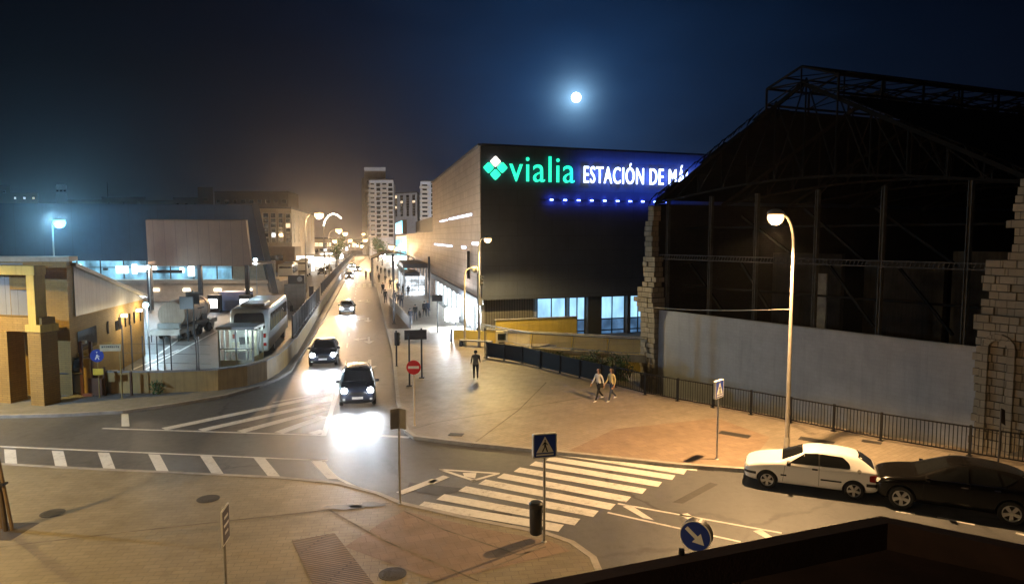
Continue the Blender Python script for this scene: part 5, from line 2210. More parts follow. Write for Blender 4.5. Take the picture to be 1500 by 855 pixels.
p = G(1050, 672, .126)
t = thing('crossing_sign', 'white bordered pedestrian crossing sign on a thin post in front of the bar railing', 'traffic sign', p, math.radians(48))
h = onY(1050, 556, p.y).z - .126
post_part(t, h, .035)
walker_sign(t, h - .34, .66)

p = G(607, 623, .126)
t = thing('no_entry_sign', 'round red no entry sign with a white bar at the rounded pavement corner', 'traffic sign', p, math.radians(2))
h = onY(607, 527, p.y).z - .126
post_part(t, h - .05, .035, mat('cream_post', (.5, .44, .33), .5))
r = .31
hc = h - r
b = MB()
MY = Matrix.Translation((0, -.05, hc)) @ Matrix.Rotation(math.pi / 2, 4, 'X')
b.lathe([(.01, 0), (r, 0), (r, .02), (.01, .02)], 32, MY)
pl = b.build('disc', M_REDS, t)
b = MB()
b.box((0, -.076, hc), (r * 1.5, .006, .11))
b.build('white_bar', M_WHITEP, pl)

# blue arrow disc seen over the roof edge
p = G(1020, 783, 1.75)
t = thing('arrow_sign', 'round blue sign with a white arrow just beyond the dark roof edge', 'traffic sign', (p.x, p.y, 0), math.radians(-6))
post_part(t, 1.5, .045)
r = .345
MY = Matrix.Translation((.03, -.02, 1.76)) @ Matrix.Rotation(math.radians(26), 4, 'Z') @ Matrix.Rotation(math.pi / 2, 4, 'X')
MY = Matrix.Translation((0, 0, 1.76)) @ Matrix.Rotation(math.radians(-22), 4, 'Z') @ Matrix.Rotation(math.pi / 2, 4, 'X')
b = MB()
b.lathe([(.01, -.1), (r, -.1), (r, .1), (.01, .1)], 40, MY)
pl = b.build('box_disc', mat('dark_sign_edge', (.02, .018, .016), .5), t)
b = MB()
b.lathe([(.01, .101), (r, .101), (r, .106), (.01, .106)], 40, MY)
b.build('white_rim', M_WHITEP, pl)
b = MB()
b.lathe([(.01, .107), (r * .93, .107), (r * .93, .111), (.01, .111)], 40, MY)
b.build('blue_face', M_BLUES, pl)
b = MB()
b.slab([MY @ Matrix.Rotation(math.radians(-40), 4, 'Z') @ Vector((x * r, y * r, .112)) for x, y in ((-.75, -.13), (.1, -.13), (.1, -.42), (.75, 0), (.1, .42), (.1, .13), (-.75, .13))], MY.to_3x3() @ Vector((0, 0, .004)))
b.build('arrow', M_WHITEP, pl)

# square twin panel at the near kerb, seen from behind
p = G(586, 737, .126)
t = thing('panel_sign', 'pair of angled grey sign backs on a post at the kerb before the dark car', 'sign', p, 0)
h = onY(586, 597, p.y).z - .126
post_part(t, h, .035)
M_BACK = mat('sign_back_grey', (.2, .19, .17), .55, .15, 3)
for s, a in ((-1, 32), (1, -35)):
    b = MB()
    q = sharp_round([(-.02, -.31), (.27, -.31), (.27, .31), (-.02, .31)], .03)
    M = Matrix.Translation((s * .02, 0, h - .32)) @ Matrix.Rotation(math.radians(a * s * s), 4, 'Z')
    b.slab([M @ Vector((p_.x * s, -.02 - (0 if s > 0 else .02), p_.y)) for p_ in q], M.to_3x3() @ Vector((0, .03, 0)))
    b.build('panel', M_BACK, t)
# big two post direction panel (seen from behind)
p = G(600, 565, .126)
q_ = G(618, 553, .126)
t = thing('direction_board', 'dark rectangular board on two posts near the red no entry sign', 'sign', p, 0)
zt, zb2 = onY(608, 483, (p.y + q_.y) / 2).z, onY(608, 497, (p.y + q_.y) / 2).z
b = MB()
for c in (p, q_):
    b.tube([c, Vector((c.x, c.y, zt - .05))], .05, 8)
    b.box(c + Vector((0, 0, .02)), (.3, .3, .04))
each(b, 'post', M_STEEL_D, t, w=True)
d = (q_ - p)
d.z = 0
L = 1.3
mid = (p + q_) / 2
dx = Vector((1, .25, 0)).normalized()
b = MB()
b.slab([(*(mid - dx * .62).to_2d(), zb2), (*(mid + dx * .62).to_2d(), zb2), (*(mid + dx * .62).to_2d(), zt), (*(mid - dx * .62).to_2d(), zt)], Vector((.02, -.06, 0)))
b.build('board', mat('board_back', (.075, .075, .08), .5), t, w=True)
b = MB()
for z in (zb2 + .12, zt - .12):
    b.bar(mid - dx * .6 + Vector((.03, -.08, z)) - Vector((0, 0, mid.z)), mid + dx * .6 + Vector((.03, -.08, z)) - Vector((0, 0, mid.z)), .04)
b.build('stiffener', M_STEEL_D, t, w=True)


def signal(px, py, ytop, label, faces=-1):
    p = G(px, py, .126)
    h = onY(px, ytop, p.y).z - .126
    t = thing('traffic_light', label, 'traffic light', p, math.radians(faces))
    post_part(t, h, .05, M_STEEL_D)
    b = MB()
    b.box((0, -.16, h - .55), (.3, .22, .85))
    hd = b.build('signal_head', M_BLACK, t, bevel=.03)
    b = MB()
    for k in range(3):
        b.lathe([(.1, 0), (.12, .16), (.105, .16), (.09, 0)], 14, Matrix.Translation((0, -.27, h - .3 - k * .26)) @ Matrix.Rotation(math.pi / 2, 4, 'X'), closed=True)
    b.build('visor', M_BLACK, hd)
    return t


signal(581, 536, 484, 'dark traffic light head on a post at the right kerb of the avenue', 170)
signal(700, 500, 400, 'twin dark traffic light on the lamp corner in front of the station', 100)
for i, (px, py, w, lab) in enumerate(((641, 487, .9, 'small dark grey notice board on a post beside the white floodlight'),)):
    p = G(px, py, .126)
    h = onY(px, 433, p.y).z - .126
    t = thing('notice_board', lab, 'sign', p, 0)
    post_part(t, h, .05, M_STEEL_D)
    b = MB()
    b.box((0, -.07, h - .2), (w, .06, .55))
    b.build('panel', mat('board_back', (.075, .075, .08)), t, bevel=.01)
# dark banner on the side wall
b = MB()
p = S1(5.5, .25, 4.6)
b.box(p + Vector((0, 0, 1.3)), (.25, .25, 2.4), .2)
b.box(p + Vector((.1, .03, .2)), (.1, .1, .3), .2)
o = b.build('wall_banner', M_BLACK)
tag(o, 'narrow dark banner fixed upright on the beige station side wall', 'banner')

# ped path sign and street nameplate on the left corner
p = G(146, 582, .126)
t = thing('footpath_sign', 'round blue sign with white walking figure at the ochre corner wall', 'traffic sign', p, .1)
h = onY(146, 511, p.y).z - .126
post_part(t, h, .03, mat('ochre_post', (.35, .25, .08), .6))
r = .33
MY = Matrix.Translation((0, -.05, h - r)) @ Matrix.Rotation(math.pi / 2, 4, 'X')
b = MB()
b.lathe([(.01, 0), (r, 0), (r, .02), (.01, .02)], 30, MY)
pl = b.build('disc', M_BLUES, t)
b = MB()
z = h - r
b.slab([(x * .6, -.078, z + y * .6) for x, y in ((-.05, .1), (.06, .12), (.09, -.08), (.2, -.32), (.12, -.34), (.02, -.12), (-.1, -.34), (-.18, -.3), (-.07, -.05))], (0, .006, 0))
b.slab([(x * .6, -.078, z + y * .6) for x, y in ((.0, .22), (.07, .3), (.0, .36), (-.06, .28))], (0, .006, 0))
b.slab([(x * .6, -.079, z + y * .6) for x, y in ((.05, .08), (.22, -.06), (.2, -.1), (.02, .02))], (0, .006, 0))
b.build('figure', M_WHITEP, pl)
b = MB()
b.box((.02, -.06, h - 1.15), (.5, .03, .32))
b.build('yellow_plate', mat('yellow_plate', (.7, .5, .04), .5), t)
p = G(179, 583, .126)
t = thing('name_board', 'long cream street name board on a thin post at the left corner', 'sign', p, .12)
h = onY(179, 503, p.y).z - .126
post_part(t, h, .035, mat('ochre_post', (.35, .25, .08)))
b = MB()
b.box((-.42, -.05, h - .2), (1.0, .05, .34))
pl = b.build('board', mat('cream_board', (.5, .44, .28), .5), t, bevel=.01)
b = MB()
for i in range(9):
    b.box((-.8 + i * .095, -.08, h - .15 + RND.uniform(-.01, .01)), (RND.uniform(.04, .07), .006, .09))
b.build('lettering', M_STEEL_D, pl)

# dark-faced notice on the near plaza
p = G(331, 862, .126)
t = thing('notice_sign', 'thin edge-on street sign with pale rim standing on the near plaza', 'sign', p, math.radians(98))
h = onY(328, 742, p.y).z - .126
post_part(t, h, .035)
b = MB()
q = sharp_round([(-.3, -.42), (.3, -.42), (.3, .42), (-.3, .42)], .05)
b.slab([(p_.x, -.05, h - .42 + p_.y) for p_ in q], (0, .03, 0))
pl = b.build('panel', M_WHITEP, t)
b = MB()
b.box((0, -.054, h - .42), (.52, .006, .76))
b.build('dark_face', mat('mottled_dark_face', (.08, .07, .08), .4, .5, 7), pl)  # dark, mottled face colour
b = MB()
for z, w in ((.2, .3), (.02, .38), (-.16, .25)):
    b.box((0, -.06, h - .42 + z), (w, .006, .06))
b.build('print', M_WHITEP, pl)
p = G(1462, 680, .126)
t = thing('thin_post', 'thin dark post with folded dark flag like panel behind the black crossover', 'post', p, 0)
h = onY(1462, 598, p.y).z - .126
post_part(t, h, .03, M_STEEL_D)
b = MB()
b.slab([(.0, 0, h - .5), (.18, 0, h - .62), (.14, 0, h - .06), (.03, 0, h)], (0, .02, 0))
b.build('panel', M_BLACK, t)
# bench-like low rail near the railing end
t = thing('bench', 'low stone bench with dark end supports behind the walking man', 'bench', G(697, 508, .126), -.35)
b = MB()
b.box((0, 0, .46), (2.6, .45, .1))
b.build('seat', M_CONC, t, bevel=.02)
b = MB()
b.box((-1.15, 0, .21), (.22, .4, .41))
b.box((1.15, 0, .21), (.22, .4, .41))
each(b, 'support', M_STEEL_D, t)
for i, px in enumerate((661, 700)):
    p = G(px, 500 if i == 0 else 498, .126)
    b = MB()
    b.lathe([(.11, 0), (.1, .95), (.07, 1.02), (.01, 1.04)], 14)
    o = b.build('bollard', M_STEEL_D, smooth=True)
    o.location = p
    tag(o, ['dark bollard under the white floodlight glare', 'dark bollard beside the hooked lamp post'][i], 'bollard')
bw = thing('yellow_barrier', 'short yellow wall pieces beside the station corner below the hooked lamp', 'wall', G(690, 497, 0), 0)
b = MB()
b.slab([G(664, 499), G(712, 504), G(712, 504) + Vector((0, 0, 1.0)), G(664, 499) + Vector((0, 0, .9))], (0, .25, 0))
b.build('render', M_YEL, bw, w=True)
hr = thing('side_railing', 'long grey glass balustrade along the pavement below the bright shop front', 'railing', S1(6, 5.5, .125), 0)
b = MB()
b.slab([S1(8, 5.2, .125), S1(30, 6.2, .125), S1(30, 6.2, 1.1), S1(8, 5.2, 1.1)], SNOR * .08)
b.build('panel', mat('grey_balustrade', (.14, .15, .17), .4), hr, w=True)
b = MB()
b.tube([S1(8, 5.2, 1.16), S1(30, 6.2, 1.16)], .05, 6)
b.build('handrail', M_STEEL_G, hr, w=True)

# cable between the shed and the lamp post
cb = MB()
pa, pb = RP(.4, -.3, 3.62), Vector((G(1152, 664).x, G(1152, 664).y, onY(1157, 453, G(1152, 664).y).z))
cb.tube([pa.lerp(pb, k / 8.0) - Vector((0, 0, .12 * math.sin(math.pi * k / 8))) for k in range(9)], .022, 6)
o = cb.build('overhead_cable', M_POLE)
tag(o, 'pale cable strung from the stone pier to the curved lamp post', 'cable')

# leaning young tree at the left edge
p = G(10, 777, .126)
t = thing('young_tree', 'young street tree with two leaning stakes at the left picture edge', 'tree', p, 0)
b = MB()
b.tube([(-.02, 0, 0), (-.1, 0, 1.0), (-.25, .0, 2.0), (-.75, -.1, 3.2)], [.07, .06, .05, .03], 8)
for k in range(6):
    a = k * 1.1
    b.tube([(-.6, -.08, 2.9), (-.9 + .6 * math.cos(a), -.2 + .6 * math.sin(a), 3.7)], [.025, .008], 5)
b.build('trunk', mat('bark', (.07, .05, .03)), t, smooth=True)
b = MB()
b.tube([(.12, .05, 0), (-.12, 0, 2.1)], .045, 8)
b.tube([(-.25, .15, 0), (-.15, 0, 2.0)], .045, 8)
b.build('stake', mat('stake_wood', (.16, .11, .06), .8, .3, 5), t)
b = MB()
b.box((-.13, .0, 1.35), (.35, .2, .06))
b.build('tie', M_BLACK, t)
b = MB()
for k in range(7):
    leafclump(b, (-1.0 + RND.uniform(-.5, .5), -.2 + RND.uniform(-.5, .5), 3.7 + RND.uniform(-.3, .4)), (.4, .4, .3), 70, .06, shell=.1)
b.build('crown', MLEAF, t)
b = MB()
b.sheet([p + Vector((-.75, -.6, .004)), p + Vector((.55, -.6, .004)), p + Vector((.55, .55, .004)), p + Vector((-.75, .55, .004))])
tag(b.build('tree_pit', mat('pit_soil', (.05, .04, .03), .9, .3, 5, bump=.6)), kind='structure')
# weed at the foot of the orange wall
t = thing('weed_clump', 'dark weed clump growing at the foot of the orange wall', 'plant', G(230, 577, .126), 0)
b = MB()
leafclump(b, (0, 0, .35), (.4, .15, .4), 160, .08, shell=.05)
b.build('foliage', MLEAF, t)
b = MB()
b.tube([(0, 0, 0), (.3, 0, .8)], [.02, .008], 5)
b.build('stem', mat('bark', (.07, .05, .03)), t)


# far street trees
def street_tree(p, h, r, label, grp):
    t = thing('street_tree', label, 'tree', p, 0, grp)
    b = MB()
    b.tube([(0, 0, 0), (.1, 0, h * .3), (0, .1, h * .6)], [.22, .16, .1], 7)
    for k in range(5):
        a = k * 1.3
        b.tube([(0, 0, h * .4), (r * .6 * math.cos(a), r * .6 * math.sin(a), h * .75)], [.09, .03], 5)
    b.build('trunk', mat('bark', (.07, .05, .03)), t)
    b = MB()
    for k in range(9):
        a = RND.uniform(0, 6.28)
        q = RND.uniform(0, .65) * r
        leafclump(b, (q * math.cos(a), q * math.sin(a), h * RND.uniform(.5, .85)), (r * .5, r * .5, h * .18), 55, .32, shell=.2)
    b.build('crown', MLEAF, t)


for i, (u, lat, lab) in enumerate(((150, 3, 'warm lit street tree on the right pavement far up the avenue'), (185, 2.5, 'second far street tree on the right of the avenue'), (225, 3, 'hazy street tree at the right of the avenue end'), (130, -9, 'street tree behind the left lamp row beyond the yard exit'), (170, -10, 'hazy street tree left of the avenue among the lamps'), (215, -9.5, 'farthest hazy street tree on the left of the avenue'))):
    street_tree(street(u, lat, .125), 7 + (i % 3), 2.6 + .3 * (i % 2), lab, 'street trees along the avenue')


# ------------------------------------------------------------------ cars
def loft_body(st, half_sub=2):
    """st: stations from front to rear (x, zbottom, zbelt, ztop, half width, half roof)"""
    bm = bmesh.new()
    rows = []
    for (x, zb, zs, zt, w, wr) in st:
        zm = zb + (zs - zb) * .5
        prof = [(0, zb), (w * .82, zb), (w * .965, zb + .1), (w, zm), (w * .985, zs - .07), (w * .95, zs), (wr + (w * .95 - wr) * .12, zs + (zt - zs) * .86), (wr * .82, zt - .012), (0, zt)]
        ring = [bm.verts.new((x, y, z)) for y, z in prof] + [bm.verts.new((x, -y, z)) for y, z in prof[-2:0:-1]]
        rows.append(ring)
    for a, c in zip(rows, rows[1:]):
        n = len(a)
        for i in range(n):
            bm.faces.new((a[i], a[(i + 1) % n], c[(i + 1) % n], c[i]))
    for ring in (rows[0], rows[-1]):
        n = len(ring)
        h = n // 2
        # strip cap between the mirrored halves
        for i in range(h):
            a, b_, c, d = ring[i], ring[i + 1], ring[(n - i - 1) % n], ring[(n - i) % n]
            vs = []
            for v in (a, b_, c, d):
                if v not in vs:
                    vs.append(v)
            if len(vs) >= 3:
                try:
                    bm.faces.new(vs)
                except ValueError:
                    pass
    bmesh.ops.recalc_face_normals(bm, faces=bm.faces)
    me = bpy.data.meshes.new('body')
    bm.to_mesh(me)
    bm.free()
    o = link(bpy.data.objects.new('body', me))
    md = o.modifiers.new('sub', 'SUBSURF')
    md.levels = md.render_levels = half_sub
    return o


def bake(o):
    bpy.context.view_layer.update()
    dg = bpy.context.evaluated_depsgraph_get()
    me = bpy.data.meshes.new_from_object(o.evaluated_get(dg))
    o.modifiers.clear()
    old = o.data
    o.data = me
    bpy.data.meshes.remove(old)
    return me


def decal(bvh, poly, axis, sgn, name, m, parent, off=.006, rad=.03, cuts=2, mirror=False):
    """a thin panel laid onto the body: poly in the plane seen along the axis"""
    q = sharp_round(poly, rad, 3) if rad else [Vector(p) for p in poly]
    bm = bmesh.new()
    vs = [bm.verts.new((p[0], p[1], 0)) for p in q]
    bm.faces.new(vs)
    bmesh.ops.triangulate(bm, faces=bm.faces[:])
    for _ in range(cuts):
        long_ = [e for e in bm.edges if e.calc_length() > .12]
        if long_:
            bmesh.ops.subdivide_edges(bm, edges=long_, cuts=1)
            bmesh.ops.triangulate(bm, faces=[f for f in bm.faces if len(f.verts) > 3])
    for v in bm.verts:
        a, c = v.co.x, v.co.y
        if axis == 'y':
            o, d = Vector((a, sgn * 4, c)), Vector((0, -sgn, 0))
        elif axis == 'x':
            o, d = Vector((sgn * 6, a, c)), Vector((-sgn, 0, 0))
        else:
            o, d = Vector((a, c, 5)), Vector((0, 0, -1))
        hit = bvh.ray_cast(o, d)
        if hit[0] is None:
            mid = o + d * (3.2 if axis == 'y' else 4)
            hit = bvh.find_nearest(mid)
        nrm = hit[1]
        if nrm.dot(d) > 0:
            nrm = -nrm
        v.co = hit[0] + nrm * off
    bmesh.ops.recalc_face_normals(bm, faces=bm.faces)
    ext = bmesh.ops.extrude_face_region(bm, geom=bm.faces[:])
    dv = {'y': Vector((0, -sgn, 0)), 'x': Vector((-sgn, 0, 0)), 'z': Vector((0, 0, -1))}[axis]
    for g in ext['geom']:
        if isinstance(g, bmesh.types.BMVert):
            g.co += dv * (off + .012)
    bmesh.ops.recalc_face_normals(bm, faces=bm.faces)
    me = bpy.data.meshes.new(name)
    bm.to_mesh(me)
    bm.free()
    for p in me.polygons:
        p.use_smooth = True
    me.set_sharp_from_angle(angle=math.radians(40))
    me.materials.append(m)
    o = link(bpy.data.objects.new(name, me))
    o.parent = parent
    return o


def carpaint(name, col, coat=.8, rough=.35, metal=0.0, spec=.5):
    return mat(name, col, rough, .04, .8, metal=metal, coat=coat, spec=spec)


def car(label, loc, rz, spec, paint_m, lights=False, group=None, plate=True, name='parked_car', rimm=None):
    t = thing(name, label, 'car', loc, rz, group)
    body = loft_body(spec['st'])
    for x in spec['wx']:
        r = spec['r'] * 1.17
        cb = bpy.data.meshes.new('cut')
        bm = bmesh.new()
        bmesh.ops.create_cone(bm, cap_ends=True, segments=36, radius1=r, radius2=r, depth=4, matrix=Matrix.Translation((x, 0, spec['r'] * 1.02)) @ Matrix.Rotation(math.pi / 2, 4, 'X'))
        # keep the middle of the body solid: two shallow wells
        bm.free()
        for s in (-1, 1):
            bm = bmesh.new()
            bmesh.ops.create_cone(bm, cap_ends=True, segments=36, radius1=r, radius2=r, depth=.7, matrix=Matrix.Translation((x, s * (spec['w'] - .02 + .05), spec['r'] * 1.02)) @ Matrix.Rotation(math.pi / 2, 4, 'X'))
            cm = bpy.data.meshes.new('cut')
            bm.to_mesh(cm)
            bm.free()
            c = link(bpy.data.objects.new('cutter', cm))
            md = body.modifiers.new('well', 'BOOLEAN')
            md.operation = 'DIFFERENCE'
            md.object = c
            md.solver = 'EXACT'
    me = bake(body)
    for o in [o for o in bpy.data.objects if o.name.startswith('cutter')]:
        bpy.data.objects.remove(o)
    me.materials.clear()
    me.materials.append(paint_m)
    me.materials.append(M_BLACK)
    for p in me.polygons:
        p.use_smooth = True
        p.material_index = 0
        c = p.center
        for x in spec['wx']:
            d = math.hypot(c.x - x, c.z - spec['r'] * 1.02)
            if d < spec['r'] * 1.16 and abs(c.y) < spec['w'] - .0:
                p.material_index = 1
        if p.normal.z < -.8 and c.z < .4:
            p.material_index = 1
    me.set_sharp_from_angle(angle=math.radians(32))
    body.parent = t
    bm = bmesh.new()
    bm.from_mesh(me)
    bvh = BVHTree.FromBMesh(bm)
    bm.free()
    for nm, ax, poly, m, kw in spec['decals']:
        sides = (1, -1) if ax == 'y' else ((1,) if ax in ('x', 'z') else (-1,))
        for s in sides:
            a = 'x' if ax == 'r' else ax
            decal(bvh, poly, a, s, nm, m, t if nm != 'door_handle' else body, **kw)
    for x in spec['wx']:
        for s in (-1, 1):
            wheel_parts(t, x, s * (spec['w'] - .115), spec['r'], .2, s, spokes=spec.get('spokes', 5), m=rimm)
    for s in (-1, 1):
        mx, my, mz = spec['mirror']
        b = MB()
        b.box((mx, s * (my + .06), mz), (.13, .2, .13))
        b.build('wing_mirror', paint_m if spec.get('paintmirror', True) else M_BLACK, t, bevel=.035, smooth=True)
    return t


def head_lights(t, x, y, z, loc, rz, power=260):
    """dazzling lenses as parts and a beam in front of each"""
    M = Matrix.Translation(loc) @ Matrix.Rotation(rz, 4, 'Z')
    fw = M.to_3x3() @ Vector((1, 0, 0))
    for s in (-1, 1):
        b = MB()
        b.lathe([(.01, .0), (.15, .0), (.12, .06), (.01, .07)], 18, Matrix.Translation((x, s * y, z)) @ Matrix.Rotation(math.pi / 2, 4, 'Y'))
        b.build('headlight', M_LENS_W, t)
        lamp('SPOT', M @ Vector((x + .12, s * y, z)), power * 2.6, (.85, .92, 1.0), .16, aim=fw + Vector((0, 0, -.16)), cone=math.radians(100), blend=1.0, name='beam')
        lamp('POINT', M @ Vector((x + .2, s * y, z + .0)), power * .12, (.85, .92, 1.0), .1, name='beam_spill')


SIDE_TRIM = dict(rad=.012, off=.012, cuts=4)
hatch = dict(w=.845, r=.29, wx=(1.27, -1.31), mirror=(.62, .80, .93), spokes=5, paintmirror=False,
             st=[(2.02, .36, .55, .60, .50, .42), (1.97, .22, .63, .68, .70, .58), (1.72, .18, .74, .80, .80, .68), (1.25, .17, .83, .89, .835, .70), (.92, .17, .875, .945, .84, .70),
                 (.80, .17, .885, .985, .84, .68), (.12, .17, .90, 1.33, .845, .55), (-.15, .17, .905, 1.385, .845, .55), (-.9, .17, .915, 1.385, .845, .55), (-1.42, .18, .925, 1.31, .835, .53), (-1.55, .18, .925, 1.24, .83, .54),
                 (-1.86, .2, .92, .99, .80, .62), (-1.97, .24, .85, .90, .77, .62), (-2.02, .36, .70, .78, .68, .55)],
             decals=[('side_window', 'y', [(.60, .935), (.13, 1.245), (-.26, 1.285), (-.26, .935)], M_CARGL, {}),
                     ('side_window', 'y', [(-.31, .935), (-.31, 1.285), (-.98, 1.255), (-1.17, 1.1), (-1.2, .95)], M_CARGL, dict(rad=.06)),
                     ('pillar_trim', 'y', [(-.24, .935), (-.24, 1.28), (-.33, 1.28), (-.33, .935)], M_BLACK, dict(rad=0, off=.004)),
                     ('windscreen', 'z', [(.83, -.62), (.83, .62), (.2, .50), (.2, -.50)], M_CARGL, dict(rad=.06, cuts=3)),
                     ('rear_window', 'r', [(-.56, .95), (.56, .95), (.47, 1.27), (-.47, 1.27)], M_CARGL, dict(rad=.07, cuts=3)),
                     ('headlight', 'x', [(.36, .56), (.66, .56), (.68, .68), (.38, .66)], M_LENS_O, dict(rad=.03)),
                     ('headlight', 'x', [(-.36, .56), (-.66, .56), (-.68, .68), (-.38, .66)], M_LENS_O, dict(rad=.03)),
                     ('bumper_strip', 'y', [(2.0, .44), (1.62, .44), (1.62, .52), (2.0, .52)], M_BLACK, SIDE_TRIM),
                     ('side_moulding', 'y', [(.86, .5), (.68, .5), (.68, .55), (.86, .55)], M_BLACK, SIDE_TRIM),
                     ('side_moulding', 'y', [(-.34, .5), (-.95, .5), (-.95, .55), (-.34, .55)], M_BLACK, SIDE_TRIM),
                     ('bumper_strip', 'y', [(-1.66, .46), (-2.0, .46), (-2.0, .56), (-1.66, .56)], M_BLACK, SIDE_TRIM),
                     ('bumper_strip', 'r', [(-.7, .46), (.7, .46), (.7, .56), (-.7, .56)], M_BLACK, SIDE_TRIM),
                     ('bumper_strip', 'x', [(-.7, .44), (.7, .44), (.7, .52), (-.7, .52)], M_BLACK, SIDE_TRIM),
                     ('tail_light', 'y', [(-1.74, .63), (-1.98, .61), (-1.95, .84), (-1.74, .82)], M_TAIL, dict(rad=.04, off=.008)),
                     ('tail_light', 'r', [(.5, .62), (.76, .62), (.76, .82), (.52, .82)], M_TAIL, dict(rad=.03)),
                     ('tail_light', 'r', [(-.5, .62), (-.76, .62), (-.76, .82), (-.52, .82)], M_TAIL, dict(rad=.03)),
                     ('door_seam', 'y', [(-.285, .3), (-.295, .3), (-.295, .92), (-.285, .92)], M_BLACK, dict(rad=0, off=.003, cuts=4)),
                     ('door_seam', 'y', [(.80, .3), (.79, .3), (.72, .9), (.73, .9)], M_BLACK, dict(rad=0, off=.003, cuts=4)),
                     ('door_handle', 'y', [(-.08, .80), (-.25, .80), (-.25, .85), (-.08, .85)], M_BLACK, dict(rad=.015, off=.012)),
                     ('fuel_cap', 'y', [(-1.45, .83), (-1.53, .91), (-1.45, .99), (-1.37, .91)], mat('cap_ring', (.3, .3, .28), .5), dict(rad=.05, off=.005)),
                     ('grille', 'x', [(-.3, .56), (.3, .56), (.3, .64), (-.3, .64)], M_BLACK, dict(rad=.02)),
                     ('number_plate', 'x', [(-.26, .36), (.26, .36), (.26, .46), (-.26, .46)], M_WHITEP, dict(rad=.01, off=.012)),
                     ('number_plate', 'r', [(-.26, .64), (.26, .64), (.26, .75), (-.26, .75)], M_WHITEP, dict(rad=.01, off=.012))])
wf_, wr_ = G(1125, 715), G(1246, 731)
dv = (wf_ - wr_).normalized()
nv = Vector((-dv.y, dv.x, 0))
cpos = (wf_ + wr_) / 2 - nv * .83
hz = math.atan2(dv.y, dv.x)
if nv.y > 0:
    cpos = (wf_ + wr_) / 2 + nv * .83
PW = carpaint('white_car_paint', (.8, .79, .77), .6, .4)
wc2 = car('small white three door hatchback parked under the street lamp', (cpos.x, cpos.y, 0), hz, hatch, PW)

cross = dict(w=.91, r=.345, wx=(1.42, -1.36), mirror=(.75, .88, 1.05), spokes=5,
             st=[(2.13, .42, .62, .72, .58, .52), (2.07, .25, .76, .84, .79, .66), (1.88, .21, .86, .93, .88, .76), (1.4, .2, .95, 1.02, .905, .78), (1.05, .2, .99, 1.06, .91, .76),
                 (.93, .2, 1.0, 1.1, .91, .74), (.1, .2, 1.02, 1.50, .91, .62), (-.2, .2, 1.025, 1.545, .91, .62), (-.9, .2, 1.04, 1.53, .91, .60), (-1.5, .22, 1.06, 1.42, .90, .58), (-1.75, .23, 1.06, 1.33, .89, .58),
                 (-2.1, .25, 1.02, 1.1, .85, .66), (-2.22, .3, .92, 1.0, .82, .66), (-2.28, .45, .8, .88, .7, .55)],
             decals=[('side_window', 'y', [(.72, 1.05), (.18, 1.41), (-.3, 1.46), (-.3, 1.05)], M_CARGL, {}),
                     ('side_window', 'y', [(-.38, 1.05), (-.38, 1.46), (-1.0, 1.43), (-1.12, 1.08)], M_CARGL, dict(rad=.05)),
                     ('side_window', 'y', [(-1.19, 1.09), (-1.08, 1.4), (-1.5, 1.28)], M_CARGL, dict(rad=.05)),
                     ('windscreen', 'z', [(.98, -.68), (.98, .68), (.18, .56), (.18, -.56)], M_CARGL, dict(rad=.06, cuts=3)),
                     ('rear_window', 'r', [(-.6, 1.08), (.6, 1.08), (.5, 1.36), (-.5, 1.36)], M_CARGL, dict(rad=.07, cuts=3)),
                     ('headlight', 'x', [(.42, .68), (.74, .7), (.76, .83), (.44, .78)], M_LENS_O, dict(rad=.03)),
                     ('headlight', 'x', [(-.42, .68), (-.74, .7), (-.76, .83), (-.44, .78)], M_LENS_O, dict(rad=.03)),
                     ('fog_light', 'x', [(.5, .4), (.72, .4), (.72, .47), (.5, .47)], M_CHROME, dict(rad=.02, off=.012)),
                     ('fog_light', 'x', [(-.5, .4), (-.72, .4), (-.72, .47), (-.5, .47)], M_CHROME, dict(rad=.02, off=.012)),
                     ('grille', 'x', [(-.4, .64), (.4, .64), (.4, .76), (-.4, .76)], M_BLACK, dict(rad=.02)),
                     ('number_plate', 'x', [(-.26, .48), (.26, .48), (.26, .58), (-.26, .58)], M_WHITEP, dict(rad=.01, off=.012)),
                     ('window_trim', 'y', [(.74, 1.02), (-1.2, 1.045), (-1.2, 1.07), (.74, 1.045)], M_CHROME, dict(rad=0, off=.008, cuts=4)),
                     ('tail_light', 'y', [(-1.98, .82), (-2.2, .8), (-2.14, .98), (-1.96, 1.0)], M_TAIL, dict(rad=.03)),
                     ('door_seam', 'y', [(-.335, .35), (-.345, .35), (-.345, 1.03), (-.335, 1.03)], M_BLACK, dict(rad=0, off=.003, cuts=4)),
                     ('door_seam', 'y', [(.9, .35), (.89, .35), (.83, 1.0), (.84, 1.0)], M_BLACK, dict(rad=0, off=.003, cuts=4)),
                     ('door_handle', 'y', [(-.1, .90), (-.28, .90), (-.28, .945), (-.1, .945)], M_CHROME, dict(rad=.015, off=.012)),
                     ('door_handle', 'y', [(-.92, .93), (-1.08, .93), (-1.08, .975), (-.92, .975)], M_CHROME, dict(rad=.015, off=.012))])
wf_, wr_ = G(1331, 747), G(1472, 768)
dv = (wf_ - wr_).normalized()
nv = Vector((-dv.y, dv.x, 0))
cpos = (wf_ + wr_) / 2 + nv * (.9 if nv.y > 0 else -.9)
hz = math.atan2(dv.y, dv.x)
PB = carpaint('black_car_paint', (.006, .0056, .0056), .3, .2, spec=.2)
car('glossy black crossover parked behind the white hatchback', (cpos.x, cpos.y, 0), hz, cross, PB)

